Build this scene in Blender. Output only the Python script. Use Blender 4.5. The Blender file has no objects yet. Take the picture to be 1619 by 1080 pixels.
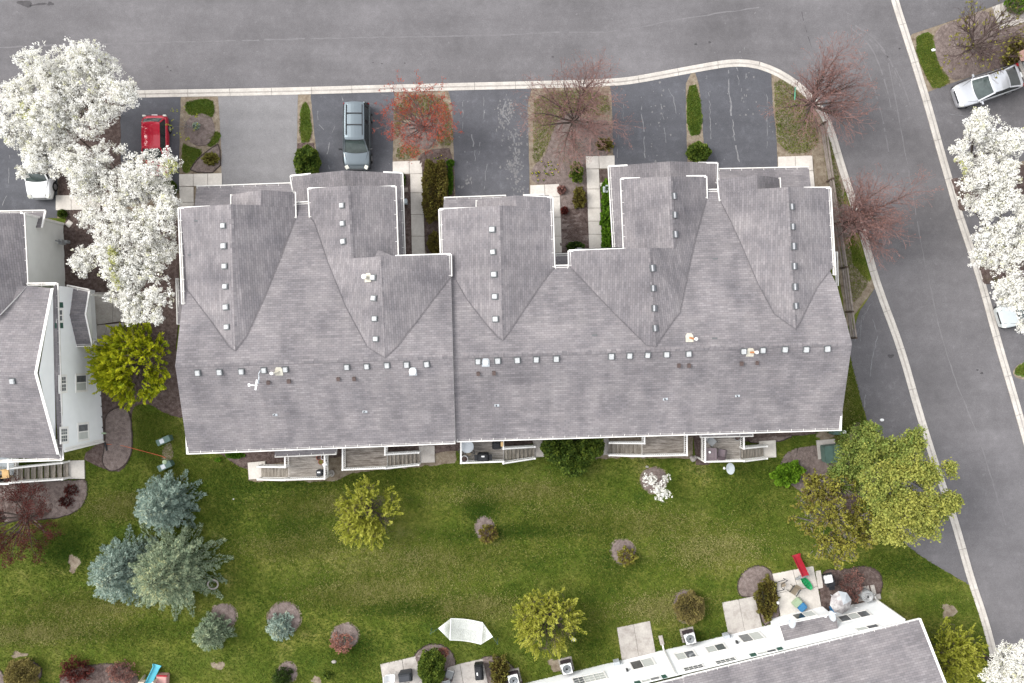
import bpy, bmesh, math, random
import numpy as np
from mathutils import Vector, Matrix
from mathutils.bvhtree import BVHTree

# ------------------------------------------------------------------ camera, sky, sun, exposure
scene = bpy.context.scene
col = scene.collection
CAM_H = 60.0
FPX = 1350.0            # focal length in pixels of the 1619 px wide photograph
CX, CY = 809.5, 540.0
cam = bpy.data.cameras.new('camera')
cam.sensor_width = 36.0
cam.lens = 36.0 * FPX / 1619.0
cam.clip_start = 0.5
cam.clip_end = 6000.0
camo = bpy.data.objects.new('camera', cam)
camo.location = (0, 0, CAM_H)
col.objects.link(camo)
scene.camera = camo

SUN_EL, SUN_AZ = math.radians(42), math.radians(288)   # azimuth from north, clockwise
world = bpy.data.worlds.new('World')
scene.world = world
world.use_nodes = True
wn = world.node_tree
for n in list(wn.nodes): wn.nodes.remove(n)
sky = wn.nodes.new('ShaderNodeTexSky'); sky.sky_type = 'NISHITA'; sky.sun_disc = False
sky.sun_elevation = SUN_EL; sky.sun_rotation = SUN_AZ
sky.air_density = 1.0; sky.dust_density = 4.0; sky.ozone_density = 1.0
hs = wn.nodes.new('ShaderNodeHueSaturation'); hs.inputs['Saturation'].default_value = 0.22
bg = wn.nodes.new('ShaderNodeBackground'); bg.inputs['Strength'].default_value = 0.14
wo = wn.nodes.new('ShaderNodeOutputWorld')
wn.links.new(sky.outputs[0], hs.inputs['Color']); 
ov = wn.nodes.new('ShaderNodeMix'); ov.data_type = 'RGBA'; ov.inputs['Factor'].default_value = 0.7    # even cloud deck over the clear sky
ov.inputs[7].default_value = (4.7, 4.75, 4.9, 1)
wn.links.new(hs.outputs[0], ov.inputs[6]); wn.links.new(ov.outputs[2], bg.inputs['Color'])
wn.links.new(bg.outputs[0], wo.inputs['Surface'])

sun = bpy.data.lights.new('sun', 'SUN'); sun.energy = 1.5; sun.angle = math.radians(34)
sun.color = (1.0, 0.955, 0.90)
suno = bpy.data.objects.new('sun', sun)
sd = Vector((math.sin(SUN_AZ) * math.cos(SUN_EL), math.cos(SUN_AZ) * math.cos(SUN_EL), math.sin(SUN_EL)))
suno.rotation_euler = sd.to_track_quat('Z', 'Y').to_euler()
suno.location = sd * 120
col.objects.link(suno)

scene.view_settings.view_transform = 'Standard'
try: scene.view_settings.look = 'None'
except Exception: pass
scene.view_settings.gamma = 1.0
scene.view_settings.use_curve_mapping = False
scene.view_settings.exposure = 1.30
scene.render.engine = 'CYCLES'
scene.cycles.max_bounces = 6
scene.cycles.use_denoising = True

# ------------------------------------------------------------------ measuring helpers
def P(px, py, z=0.0):
    """photo pixel + height above the ground -> world point"""
    t = CAM_H - z
    return Vector(((px - CX) / FPX * t, (CY - py) / FPX * t, z))
def ray(px, py):
    return Vector(((px - CX) / FPX, (CY - py) / FPX, -1.0))
def on_plane(px, py, p0, n):
    o = Vector((0, 0, CAM_H)); d = ray(px, py)
    return o + d * ((p0 - o).dot(n) / d.dot(n))
def plane(a, b, c):
    n = (b - a).cross(c - a).normalized()
    return (a, n if n.z >= 0 else -n)
rng = random.Random(7)
nrng = np.random.default_rng(11)

# ------------------------------------------------------------------ object helpers
def base_loc(o):
    v = Vector((0, 0, 0))
    while o is not None:
        v += o.location; o = o.parent
    return v
def tag(o, label=None, cat=None, group=None, kind=None):
    if label: o['label'] = label
    if cat: o['category'] = cat
    if group: o['group'] = group
    if kind: o['kind'] = kind
    return o
def thing(name, loc, label, cat, group=None, kind=None):
    o = bpy.data.objects.new(name, None)
    o.empty_display_size = 0.2
    o.location = loc; col.objects.link(o)
    return tag(o, label, cat, group, kind)
def put(name, mesh, parent=None, loc=(0, 0, 0), rz=0.0, sc=None, kind=None):
    o = bpy.data.objects.new(name, mesh)
    o.location = loc; o.rotation_euler = (0, 0, rz)
    if sc is not None: o.scale = sc
    if parent is not None: o.parent = parent
    col.objects.link(o)
    if kind: o['kind'] = kind
    return o
class MB:
    """collects world-space faces, then links them as one mesh"""
    def __init__(s): s.v = []; s.f = []; s.m = []; s.uv = {}
    def face(s, pts, mi=0, uv=None):
        i = len(s.v); s.v += [tuple(p) for p in pts]
        s.f.append(tuple(range(i, i + len(pts)))); s.m.append(mi)
        if uv: s.uv[len(s.f) - 1] = uv
    def box(s, c, h, rz=0.0, mi=0, tilt=None):
        ca, sa = math.cos(rz), math.sin(rz)
        P8 = []
        for z in (-1, 1):
            for x, y in ((-1, -1), (1, -1), (1, 1), (-1, 1)):
                p = Vector((x * h[0], y * h[1], z * h[2]))
                if tilt is not None: p = tilt @ p
                P8.append((c[0] + p.x * ca - p.y * sa, c[1] + p.x * sa + p.y * ca, c[2] + p.z))
        s.hexa(P8, mi)
    def hexa(s, P8, mi=0):
        i = len(s.v); s.v += [tuple(p) for p in P8]
        for q in ((3, 2, 1, 0), (4, 5, 6, 7), (0, 1, 5, 4), (1, 2, 6, 5), (2, 3, 7, 6), (3, 0, 4, 7)):
            s.f.append(tuple(i + k for k in q)); s.m.append(mi)
    def beam(s, a, b, w, h, mi=0):
        """box along a-b, w wide (horizontal), h high, centred on the line"""
        a, b = Vector(a), Vector(b); d = (b - a).normalized()
        side = d.cross(Vector((0, 0, 1)))
        side = Vector((1, 0, 0)) if side.length < 1e-4 else side.normalized()
        up = side.cross(d).normalized()
        q = []
        for p in (a, b):
            for x, y in ((-1, -1), (1, -1), (1, 1), (-1, 1)):
                q.append(p + side * (x * w / 2) + up * (y * h / 2))
        s.hexa(q, mi)
    def tube(s, a, b, r0, r1, n=6, mi=0, cap=True):
        a, b = Vector(a), Vector(b); d = (b - a).normalized()
        u = d.orthogonal().normalized(); w = d.cross(u)
        i = len(s.v)
        for p, r in ((a, r0), (b, r1)):
            for k in range(n):
                t = 2 * math.pi * k / n
                s.v.append(tuple(p + u * (r * math.cos(t)) + w * (r * math.sin(t))))
        for k in range(n):
            s.f.append((i + k, i + (k + 1) % n, i + n + (k + 1) % n, i + n + k)); s.m.append(mi)
        if cap:
            s.f.append(tuple(i + n + k for k in range(n))); s.m.append(mi)
            s.f.append(tuple(i + n - 1 - k for k in range(n))); s.m.append(mi)
    def lathe(s, c, prof, n=16, mi=0, sx=1.0, sy=1.0):
        i = len(s.v)
        for r, z in prof:
            for k in range(n):
                t = 2 * math.pi * k / n
                s.v.append((c[0] + r * sx * math.cos(t), c[1] + r * sy * math.sin(t), c[2] + z))
        for j in range(len(prof) - 1):
            for k in range(n):
                a = i + j * n + k; b = i + j * n + (k + 1) % n
                s.f.append((a, b, b + n, a + n)); s.m.append(mi)
        s.f.append(tuple(i + (len(prof) - 1) * n + k for k in range(n))); s.m.append(mi)
        s.f.append(tuple(i + n - 1 - k for k in range(n))); s.m.append(mi)
    def mesh(s, name, mats, origin=(0, 0, 0), smooth=False):
        me = bpy.data.meshes.new(name)
        o = Vector(origin)
        me.from_pydata([(p[0] - o.x, p[1] - o.y, p[2] - o.z) for p in s.v], [], s.f)
        if not isinstance(mats, (list, tuple)): mats = [mats]
        for m in mats: me.materials.append(m)
        if len(mats) > 1: me.polygons.foreach_set('material_index', s.m)
        if s.uv:
            l = me.uv_layers.new(name='UVMap')
            for fi, uv in s.uv.items():
                for k, li in enumerate(me.polygons[fi].loop_indices): l.data[li].uv = uv[k]
        if smooth: me.polygons.foreach_set('use_smooth', [True] * len(me.polygons))
        me.update()
        return me
    def build(s, name, mats, parent=None, smooth=False, kind=None, bevel=0.0):
        base = base_loc(parent) if parent is not None else Vector((0, 0, 0))
        me = s.mesh(name, mats, base, smooth)
        if bevel > 0:
            bm = bmesh.new(); bm.from_mesh(me)
            bmesh.ops.remove_doubles(bm, verts=bm.verts, dist=1e-4)
            bmesh.ops.bevel(bm, geom=[e for e in bm.edges if e.is_manifold and e.calc_face_angle(0) > 0.5],
                            offset=bevel, segments=2, affect='EDGES', clamp_overlap=True)
            bm.to_mesh(me); bm.free()
        return put(name, me, parent, kind=kind)
def place(o, loc, label=None, cat=None, group=None):
    """a top-level mesh: origin moved to its base"""
    v = Vector(loc) - o.location
    o.data.transform(Matrix.Translation(-v)); o.location = loc
    return tag(o, label, cat, group)
def copy_tree(o, parent=None):
    c = o.copy(); col.objects.link(c); c.parent = parent
    for ch in o.children: copy_tree(ch, c)
    return c

# ------------------------------------------------------------------ materials
def new_mat(name):
    m = bpy.data.materials.new(name); m.use_nodes = True
    nt = m.node_tree
    return m, nt, nt.nodes['Principled BSDF'], nt.nodes.new, nt.links.new
def c4(c): return (c[0], c[1], c[2], 1.0)
def ramp(N, cols, lo=0.3, hi=0.7):
    r = N('ShaderNodeValToRGB'); e = r.color_ramp.elements
    n = len(cols)
    while len(e) < n: e.new(0.5)
    for i, c in enumerate(cols):
        e[i].position = lo + (hi - lo) * i / max(1, n - 1); e[i].color = c4(c)
    return r
def pmat(name, cols, scale=3.0, rough=0.85, detail=5.0, bump=0.0, bscale=40.0, bdist=0.02, lo=0.3, hi=0.7,
         fine=None, stretch=None, metallic=0.0, spec=0.35, coat=0.0):
    """colour from noise in world space (grain, wear), fine relief from a second noise"""
    m, nt, b, N, L = new_mat(name)
    g = N('ShaderNodeNewGeometry')
    src = g.outputs['Position']
    if stretch:
        mp = N('ShaderNodeMapping'); mp.inputs['Scale'].default_value = stretch
        L(src, mp.inputs['Vector']); src = mp.outputs[0]
    t = N('ShaderNodeTexNoise'); t.inputs['Scale'].default_value = scale; t.inputs['Detail'].default_value = detail
    t.inputs['Roughness'].default_value = 0.6
    L(src, t.inputs['Vector'])
    r = ramp(N, cols, lo, hi); L(t.outputs['Fac'], r.inputs['Fac'])
    out = r.outputs['Color']
    if fine:
        t2 = N('ShaderNodeTexNoise'); t2.inputs['Scale'].default_value = fine[0]; t2.inputs['Detail'].default_value = 3
        L(src, t2.inputs['Vector'])
        r2 = ramp(N, [(1 - fine[1],) * 3, (1 + fine[1],) * 3], 0.3, 0.7); L(t2.outputs['Fac'], r2.inputs['Fac'])
        mx = N('ShaderNodeMix'); mx.data_type = 'RGBA'; mx.blend_type = 'MULTIPLY'; mx.inputs['Factor'].default_value = 1
        L(out, mx.inputs[6]); L(r2.outputs['Color'], mx.inputs[7]); out = mx.outputs[2]
    L(out, b.inputs['Base Color'])
    b.inputs['Roughness'].default_value = rough; b.inputs['Metallic'].default_value = metallic
    b.inputs['Specular IOR Level'].default_value = spec
    if coat: b.inputs['Coat Weight'].default_value = coat; b.inputs['Coat Roughness'].default_value = 0.05
    if bump:
        t3 = N('ShaderNodeTexNoise'); t3.inputs['Scale'].default_value = bscale; t3.inputs['Detail'].default_value = 4
        L(src, t3.inputs['Vector'])
        bp = N('ShaderNodeBump'); bp.inputs['Strength'].default_value = bump; bp.inputs['Distance'].default_value = bdist
        L(t3.outputs['Fac'], bp.inputs['Height']); L(bp.outputs[0], b.inputs['Normal'])
    return m
def flat(name, c, rough=0.6, var=0.08, **k):
    return pmat(name, [[x * (1 - var) for x in c], [min(1, x * (1 + var)) for x in c]], scale=2.5, rough=rough, **k)
def leafmat(name, cols, trans=0.22, rough=0.75):
    """foliage: each leaf takes its colour from a per-leaf 'tint' value"""
    m, nt, b, N, L = new_mat(name)
    a = N('ShaderNodeAttribute'); a.attribute_name = 'tint'
    r = ramp(N, cols, 0.0, 1.0); L(a.outputs['Fac'], r.inputs['Fac'])
    L(r.outputs['Color'], b.inputs['Base Color']); b.inputs['Roughness'].default_value = rough
    b.inputs['Specular IOR Level'].default_value = 0.2
    tr = N('ShaderNodeBsdfTranslucent'); L(r.outputs['Color'], tr.inputs['Color'])
    ms = N('ShaderNodeMixShader'); ms.inputs[0].default_value = trans
    out = nt.nodes['Material Output']
    L(b.outputs[0], ms.inputs[1]); L(tr.outputs[0], ms.inputs[2]); L(ms.outputs[0], out.inputs['Surface'])
    return m

def shingle_mat(name, base, dark, light, red):
    """asphalt shingles in UV metres: tab rows with their own colours, drop edges, weather streaks"""
    m, nt, b, N, L = new_mat(name)
    uv = N('ShaderNodeUVMap'); uv.uv_map = 'UVMap'
    def brick(w, h, c1, c2, mortar, ms, off=0.5, shift=0.0):
        t = N('ShaderNodeTexBrick'); t.offset = off; t.squash = 1.0
        t.inputs['Color1'].default_value = c4(c1); t.inputs['Color2'].default_value = c4(c2)
        t.inputs['Mortar'].default_value = c4(mortar); t.inputs['Scale'].default_value = 1.0
        t.inputs['Mortar Size'].default_value = ms; t.inputs['Mortar Smooth'].default_value = 0.3
        t.inputs['Bias'].default_value = 0.0
        t.inputs['Brick Width'].default_value = w; t.inputs['Row Height'].default_value = h
        mp = N('ShaderNodeMapping'); mp.inputs['Location'].default_value = (shift, 0, 0)
        L(uv.outputs[0], mp.inputs[0]); L(mp.outputs[0], t.inputs['Vector'])
        return t
    t1 = brick(0.31, 0.143, (0.86,) * 3, (1.08,) * 3, (0.66,) * 3, 0.012)
    t2 = brick(0.93, 0.143, (0.92, 0.92, 0.93), (1.12, 1.11, 1.11), (1.0, 1.0, 1.0), 0.0, 0.37, 0.2)
    big = N('ShaderNodeTexNoise'); big.inputs['Scale'].default_value = 0.55; big.inputs['Detail'].default_value = 6
    L(uv.outputs[0], big.inputs['Vector'])
    r = ramp(N, [dark, base, light], 0.28, 0.72); L(big.outputs['Fac'], r.inputs['Fac'])
    red_n = N('ShaderNodeTexNoise'); red_n.inputs['Scale'].default_value = 2.2; red_n.inputs['Detail'].default_value = 3
    mpr = N('ShaderNodeMapping'); mpr.inputs['Scale'].default_value = (1.0, 5.0, 1.0)
    L(uv.outputs[0], mpr.inputs[0]); L(mpr.outputs[0], red_n.inputs['Vector'])
    rr = ramp(N, [(0, 0, 0), (.8, .8, .8)], 0.55, 0.85); L(red_n.outputs['Fac'], rr.inputs['Fac'])
    mr = N('ShaderNodeMix'); mr.data_type = 'RGBA'; L(rr.outputs['Color'], mr.inputs['Factor'])
    L(r.outputs['Color'], mr.inputs[6]); mr.inputs[7].default_value = c4(red)
    # streaks that run down the slope
    st = N('ShaderNodeTexNoise'); st.inputs['Scale'].default_value = 1.0; st.inputs['Detail'].default_value = 4
    mps = N('ShaderNodeMapping'); mps.inputs['Scale'].default_value = (1.1, 0.16, 1.0)
    L(uv.outputs[0], mps.inputs[0]); L(mps.outputs[0], st.inputs['Vector'])
    rs = ramp(N, [(0.86, 0.862, 0.872), (0.98, 0.98, 0.98), (1.05, 1.045, 1.04)], 0.3, 0.72); L(st.outputs['Fac'], rs.inputs['Fac'])
    gp = N('ShaderNodeNewGeometry'); lg = N('ShaderNodeTexNoise'); lg.inputs['Scale'].default_value = 0.17; lg.inputs['Detail'].default_value = 5
    L(gp.outputs['Position'], lg.inputs['Vector'])
    rl = ramp(N, [(0.84, 0.84, 0.85), (1.0, 1.0, 1.0), (1.10, 1.10, 1.10)], 0.32, 0.68); L(lg.outputs['Fac'], rl.inputs['Fac'])
    out = mr.outputs[2]
    for c in (rl.outputs['Color'], t1.outputs['Color'], t2.outputs['Color'], rs.outputs['Color']):
        mx = N('ShaderNodeMix'); mx.data_type = 'RGBA'; mx.blend_type = 'MULTIPLY'; mx.inputs['Factor'].default_value = 1
        L(out, mx.inputs[6]); L(c, mx.inputs[7]); out = mx.outputs[2]
    L(out, b.inputs['Base Color']); b.inputs['Roughness'].default_value = 0.92
    b.inputs['Specular IOR Level'].default_value = 0.25
    # relief: each course is a small wedge that drops onto the one below
    sx = N('ShaderNodeSeparateXYZ'); L(uv.outputs[0], sx.inputs[0])
    md = N('ShaderNodeMath'); md.operation = 'FRACT'
    dv = N('ShaderNodeMath'); dv.operation = 'DIVIDE'; dv.inputs[1].default_value = 0.143
    L(sx.outputs['Y'], dv.inputs[0]); L(dv.outputs[0], md.inputs[0])
    ad = N('ShaderNodeMath'); ad.operation = 'SUBTRACT'; ad.inputs[0].default_value = 1.0; L(md.outputs[0], ad.inputs[1])
    gr = N('ShaderNodeTexNoise'); gr.inputs['Scale'].default_value = 30; L(uv.outputs[0], gr.inputs['Vector'])
    am = N('ShaderNodeMath'); am.operation = 'MULTIPLY_ADD'; am.inputs[1].default_value = 0.5
    L(gr.outputs['Fac'], am.inputs[0]); L(ad.outputs[0], am.inputs[2])
    bp = N('ShaderNodeBump'); bp.inputs['Strength'].default_value = 0.55; bp.inputs['Distance'].default_value = 0.015
    L(am.outputs[0], bp.inputs['Height']); L(bp.outputs[0], b.inputs['Normal'])
    return m

def asphalt_mat(name, c, var=0.16, warm=0.0, patch=0.25):
    m, nt, b, N, L = new_mat(name)
    g = N('ShaderNodeNewGeometry')
    def noise(s, d=4, rgh=0.6, st=None):
        t = N('ShaderNodeTexNoise'); t.inputs['Scale'].default_value = s; t.inputs['Detail'].default_value = d
        t.inputs['Roughness'].default_value = rgh
        if st:
            mp = N('ShaderNodeMapping'); mp.inputs['Scale'].default_value = st
            L(g.outputs['Position'], mp.inputs[0]); L(mp.outputs[0], t.inputs['Vector'])
        else: L(g.outputs['Position'], t.inputs['Vector'])
        return t
    big = noise(0.16, 6)
    r = ramp(N, [[x * (1 - var) for x in c], c, [x * (1 + var) for x in c]], 0.3, 0.7); L(big.outputs['Fac'], r.inputs['Fac'])
    out = r.outputs['Color']
    grit = noise(22, 4, 0.8); r2 = ramp(N, [(0.72,) * 3, (1.0,) * 3, (1.30,) * 3], 0.3, 0.72); L(grit.outputs['Fac'], r2.inputs['Fac'])
    mid = noise(1.7, 5, 0.7); r3 = ramp(N, [(0.90,) * 3, (1.0,) * 3, (1.0 + patch,) * 3], 0.32, 0.78); L(mid.outputs['Fac'], r3.inputs['Fac'])
    lng = noise(0.5, 4, 0.6, (0.12, 1.6, 1)); r4 = ramp(N, [(0.94,) * 3, (1.06,) * 3], 0.35, 0.65); L(lng.outputs['Fac'], r4.inputs['Fac'])
    for q in (r2, r3, r4):
        mx = N('ShaderNodeMix'); mx.data_type = 'RGBA'; mx.blend_type = 'MULTIPLY'; mx.inputs['Factor'].default_value = 1
        L(out, mx.inputs[6]); L(q.outputs['Color'], mx.inputs[7]); out = mx.outputs[2]
    L(out, b.inputs['Base Color']); b.inputs['Roughness'].default_value = 0.9
    b.inputs['Specular IOR Level'].default_value = 0.3
    bp = N('ShaderNodeBump'); bp.inputs['Strength'].default_value = 0.3; bp.inputs['Distance'].default_value = 0.01
    L(grit.outputs['Fac'], bp.inputs['Height']); L(bp.outputs[0], b.inputs['Normal'])
    return m

def lawn_mat(name):
    m, nt, b, N, L = new_mat(name)
    g = N('ShaderNodeNewGeometry')
    def noise(s, d=4, rgh=0.6, st=None):
        t = N('ShaderNodeTexNoise'); t.inputs['Scale'].default_value = s; t.inputs['Detail'].default_value = d
        t.inputs['Roughness'].default_value = rgh
        if st:
            mp = N('ShaderNodeMapping'); mp.inputs['Scale'].default_value = st; mp.inputs['Rotation'].default_value = (0, 0, 0.06)
            L(g.outputs['Position'], mp.inputs[0]); L(mp.outputs[0], t.inputs['Vector'])
        else: L(g.outputs['Position'], t.inputs['Vector'])
        return t
    a = noise(0.42, 7, 0.62)
    r = ramp(N, [(0.036, 0.066, 0.008), (0.072, 0.101, 0.012), (0.120, 0.136, 0.026), (0.195, 0.186, 0.064)], 0.28, 0.74)
    L(a.outputs['Fac'], r.inputs['Fac']); out = r.outputs['Color']
    band = noise(0.55, 4, 0.6, (0.16, 1.0, 1)); rb = ramp(N, [(0.80, 0.86, 0.8), (1.18, 1.10, 1.15)], 0.36, 0.64); L(band.outputs['Fac'], rb.inputs['Fac'])
    tuft = noise(3.2, 6, 0.75); rt = ramp(N, [(0.62, 0.70, 0.6), (1.0, 1.0, 1.0), (1.42, 1.30, 1.4)], 0.3, 0.72); L(tuft.outputs['Fac'], rt.inputs['Fac'])
    bl = noise(16, 4, 0.8); rl = ramp(N, [(0.6,) * 3, (1.38,) * 3], 0.3, 0.7); L(bl.outputs['Fac'], rl.inputs['Fac'])
    for q in (rb, rt, rl):
        mx = N('ShaderNodeMix'); mx.data_type = 'RGBA'; mx.blend_type = 'MULTIPLY'; mx.inputs['Factor'].default_value = 1
        L(out, mx.inputs[6]); L(q.outputs['Color'], mx.inputs[7]); out = mx.outputs[2]
    L(out, b.inputs['Base Color']); b.inputs['Roughness'].default_value = 0.95
    b.inputs['Specular IOR Level'].default_value = 0.15
    bp = N('ShaderNodeBump'); bp.inputs['Strength'].default_value = 0.6; bp.inputs['Distance'].default_value = 0.05
    L(tuft.outputs['Fac'], bp.inputs['Height']); L(bp.outputs[0], b.inputs['Normal'])
    return m
def glass_mat(name, c=(0.03, 0.045, 0.045), rough=0.06):
    m = flat(name, c, rough=rough, var=0.3); m.node_tree.nodes['Principled BSDF'].inputs['Specular IOR Level'].default_value = 0.8
    return m

M = {}
M['shingle'] = shingle_mat('shingle', (0.184, 0.173, 0.180), (0.142, 0.135, 0.144), (0.220, 0.207, 0.211), (0.190, 0.165, 0.171))
M['asphalt'] = asphalt_mat('road_asphalt', (0.124, 0.119, 0.125), var=0.22, patch=0.20)
M['sealed'] = asphalt_mat('sealed_asphalt', (0.080, 0.082, 0.093), var=0.2, patch=0.4)
M['worn_sealed'] = asphalt_mat('worn_sealed_asphalt', (0.090, 0.091, 0.102), var=0.24, patch=0.5)
M['grey_drive'] = asphalt_mat('grey_driveway', (0.185, 0.181, 0.186), var=0.10, patch=0.12)
M['pad_asphalt'] = asphalt_mat('pad_asphalt', (0.108, 0.104, 0.110), var=0.15, patch=0.35)
M['seam'] = pmat('seam_dust', [(0.126, 0.121, 0.128), (0.165, 0.159, 0.165)], scale=5, rough=0.95)
M['valley'] = shingle_mat('valley_shade_shingle', (0.165, 0.155, 0.162), (0.13, 0.124, 0.132), (0.20, 0.188, 0.192), (0.17, 0.148, 0.154))  # darker shingle tone, valley shading put into the colour
M['crack'] = pmat('crack_dust', [(0.125, 0.126, 0.134), (0.215, 0.215, 0.222)], scale=6, rough=0.95)
M['oil'] = pmat('oil_stain', [(0.035, 0.033, 0.036), (0.07, 0.066, 0.07)], scale=3, rough=0.8)
M['lawn'] = lawn_mat('lawn_grass')
M['concrete'] = pmat('concrete', [(0.45, 0.42, 0.385), (0.56, 0.53, 0.49)], scale=1.3, fine=(9, 0.07), bump=0.1, bdist=.004, rough=0.9)
M['old_concrete'] = pmat('old_concrete', [(0.27, 0.245, 0.225), (0.37, 0.345, 0.32), (0.42, 0.395, 0.365)], scale=1.6, fine=(10, 0.10), bump=0.15, bdist=.004, rough=0.92)
M['kerb'] = pmat('kerb_concrete', [(0.38, 0.355, 0.325), (0.50, 0.475, 0.44)], scale=1.2, fine=(9, 0.10), bump=0.15, bdist=.005, rough=0.92)
M['kerb_gutter'] = pmat('kerb_gutter', [(0.29, 0.265, 0.245), (0.40, 0.375, 0.35)], scale=2, fine=(9, 0.10), rough=0.92)
M['mulch'] = pmat('mulch', [(0.045, 0.029, 0.025), (0.088, 0.062, 0.055), (0.135, 0.105, 0.096)], scale=4.5, detail=8, fine=(28, 0.45), bump=0.8, bscale=14, bdist=0.06, rough=0.97)
M['old_mulch'] = pmat('faded_mulch', [(0.095, 0.073, 0.066), (0.150, 0.118, 0.108), (0.195, 0.160, 0.148)], scale=4, detail=8, fine=(30, 0.40), bump=0.7, bscale=16, bdist=0.05, rough=0.97)
M['soil'] = pmat('bare_soil', [(0.115, 0.085, 0.060), (0.19, 0.155, 0.115), (0.25, 0.215, 0.165)], scale=3, detail=8, fine=(26, 0.30), bump=0.4, rough=0.97)
M['edging'] = pmat('bed_edging', [(0.025, 0.018, 0.016), (0.06, 0.045, 0.04)], scale=5, rough=0.95)
M['siding'] = pmat('white_siding', [(0.75, 0.77, 0.785), (0.80, 0.82, 0.835)], scale=1.2, rough=0.6)
M['grey_siding'] = pmat('pale_siding', [(0.62, 0.63, 0.605), (0.68, 0.69, 0.665)], scale=1.2, rough=0.65)
M['trim'] = pmat('white_trim', [(0.72, 0.71, 0.69), (0.82, 0.81, 0.79)], scale=3, rough=0.5)
M['gutter'] = pmat('gutter_white', [(0.60, 0.585, 0.56), (0.76, 0.745, 0.72)], scale=4, rough=0.5)
M['gutter_inner'] = pmat('gutter_silt', [(0.16, 0.14, 0.12), (0.48, 0.46, 0.43), (0.60, 0.58, 0.55)], scale=1.6, rough=0.8, lo=0.3, hi=0.6)
M['glass'] = glass_mat('window_glass', (0.13, 0.14, 0.15))
M['darkglass'] = glass_mat('dark_glass', (0.02, 0.026, 0.026))
M['blind'] = pmat('window_blind', [(0.42, 0.44, 0.42), (0.55, 0.57, 0.55)], scale=1, stretch=(1, 1, 12), rough=0.7)
M['teal'] = flat('green_shutter', (0.03, 0.085, 0.065), rough=0.6)
M['green_box'] = flat('green_cabinet', (0.060, 0.105, 0.090), rough=0.5, var=0.15)
M['wood'] = pmat('weathered_deck', [(0.150, 0.132, 0.116), (0.270, 0.246, 0.222), (0.375, 0.348, 0.318)], scale=2.2, stretch=(0.6, 3.5, 3), detail=7, fine=(14, 0.25), rough=0.93)
M['wood_dark'] = pmat('weathered_deck_dark', [(0.095, 0.078, 0.066), (0.215, 0.190, 0.166), (0.335, 0.305, 0.275)], scale=2.2, stretch=(0.6, 3.5, 3), detail=7, fine=(14, 0.25), rough=0.93)
M['tread'] = pmat('stair_tread', [(0.140, 0.122, 0.100), (0.245, 0.220, 0.188), (0.335, 0.308, 0.272)], scale=2.2, stretch=(3.5, 0.6, 3), detail=6, fine=(14, 0.25), rough=0.93)
M['rail_wood'] = pmat('grey_rail_wood', [(0.15, 0.125, 0.11), (0.27, 0.235, 0.21)], scale=3, rough=0.93)
M['post_wood'] = pmat('brown_post', [(0.05, 0.035, 0.028), (0.11, 0.08, 0.062)], scale=4, rough=0.9)
M['bark'] = pmat('bark', [(0.060, 0.045, 0.038), (0.12, 0.095, 0.082)], scale=6, rough=0.95)
M['bark_grey'] = pmat('grey_bark', [(0.12, 0.105, 0.10), (0.22, 0.195, 0.185)], scale=6, rough=0.95)
M['twig_red'] = pmat('reddish_twig', [(0.165, 0.095, 0.088), (0.25, 0.150, 0.135)], scale=2, rough=0.9)
M['twig_dark'] = pmat('dark_twig', [(0.07, 0.045, 0.042), (0.11, 0.075, 0.07)], scale=2, rough=0.9)
M['vent'] = pmat('galvanised_vent', [(0.34, 0.352, 0.36), (0.48, 0.492, 0.50)], scale=6, rough=0.5)
M['vent_side'] = flat('vent_side', (0.10, 0.105, 0.11), rough=0.6)
M['dark_metal'] = flat('dark_metal', (0.035, 0.037, 0.04), rough=0.5)
M['brown_vent'] = flat('brown_vent', (0.085, 0.06, 0.055), rough=0.7)
M['pipe'] = flat('white_pipe', (0.72, 0.71, 0.68), rough=0.5)
M['flash'] = pmat('lead_flashing', [(0.38, 0.36, 0.30), (0.52, 0.50, 0.43)], scale=6, rough=0.7)
M['rust'] = flat('rusty_collar', (0.32, 0.13, 0.05), rough=0.8)
M['black'] = flat('black_cover', (0.012, 0.013, 0.016), rough=0.55)
M['charcoal'] = flat('charcoal_cover', (0.035, 0.038, 0.045), rough=0.6, bump=0.3, bscale=5)
M['steel'] = flat('stainless', (0.62, 0.63, 0.64), rough=0.3)
M['dish'] = flat('dish_grey', (0.36, 0.40, 0.43), rough=0.45)
M['dish_white'] = flat('dish_pale', (0.42, 0.45, 0.48), rough=0.45)
M['rope'] = flat('white_rope', (0.66, 0.68, 0.66), rough=0.8)
M['tan'] = flat('tan_fabric', (0.20, 0.165, 0.12), rough=0.85)
M['honey'] = flat('honey_cushion', (0.56, 0.38, 0.18), rough=0.8)
M['red_plastic'] = flat('red_plastic', (0.27, 0.010, 0.022), rough=0.4)
M['green_plastic'] = flat('green_plastic', (0.01, 0.26, 0.085), rough=0.4)
M['blue_plastic'] = flat('blue_plastic', (0.04, 0.17, 0.34), rough=0.5)
M['aqua_plastic'] = flat('aqua_plastic', (0.09, 0.40, 0.50), rough=0.4)
M['lime_plastic'] = flat('lime_plastic', (0.42, 0.55, 0.05), rough=0.5)
M['sage_plastic'] = flat('sage_plastic', (0.28, 0.36, 0.24), rough=0.5)
M['cream_plastic'] = flat('cream_plastic', (0.50, 0.42, 0.34), rough=0.6)
M['pink_plastic'] = flat('faded_pink', (0.42, 0.24, 0.22), rough=0.6)
M['lilac'] = flat('mauve_resin', (0.17, 0.135, 0.15), rough=0.6)
M['plum'] = flat('plum_resin', (0.055, 0.040, 0.05), rough=0.6)
M['terracotta'] = flat('terracotta', (0.30, 0.09, 0.05), rough=0.8)
M['olive'] = flat('olive_pot', (0.12, 0.11, 0.02), rough=0.7)
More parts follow.
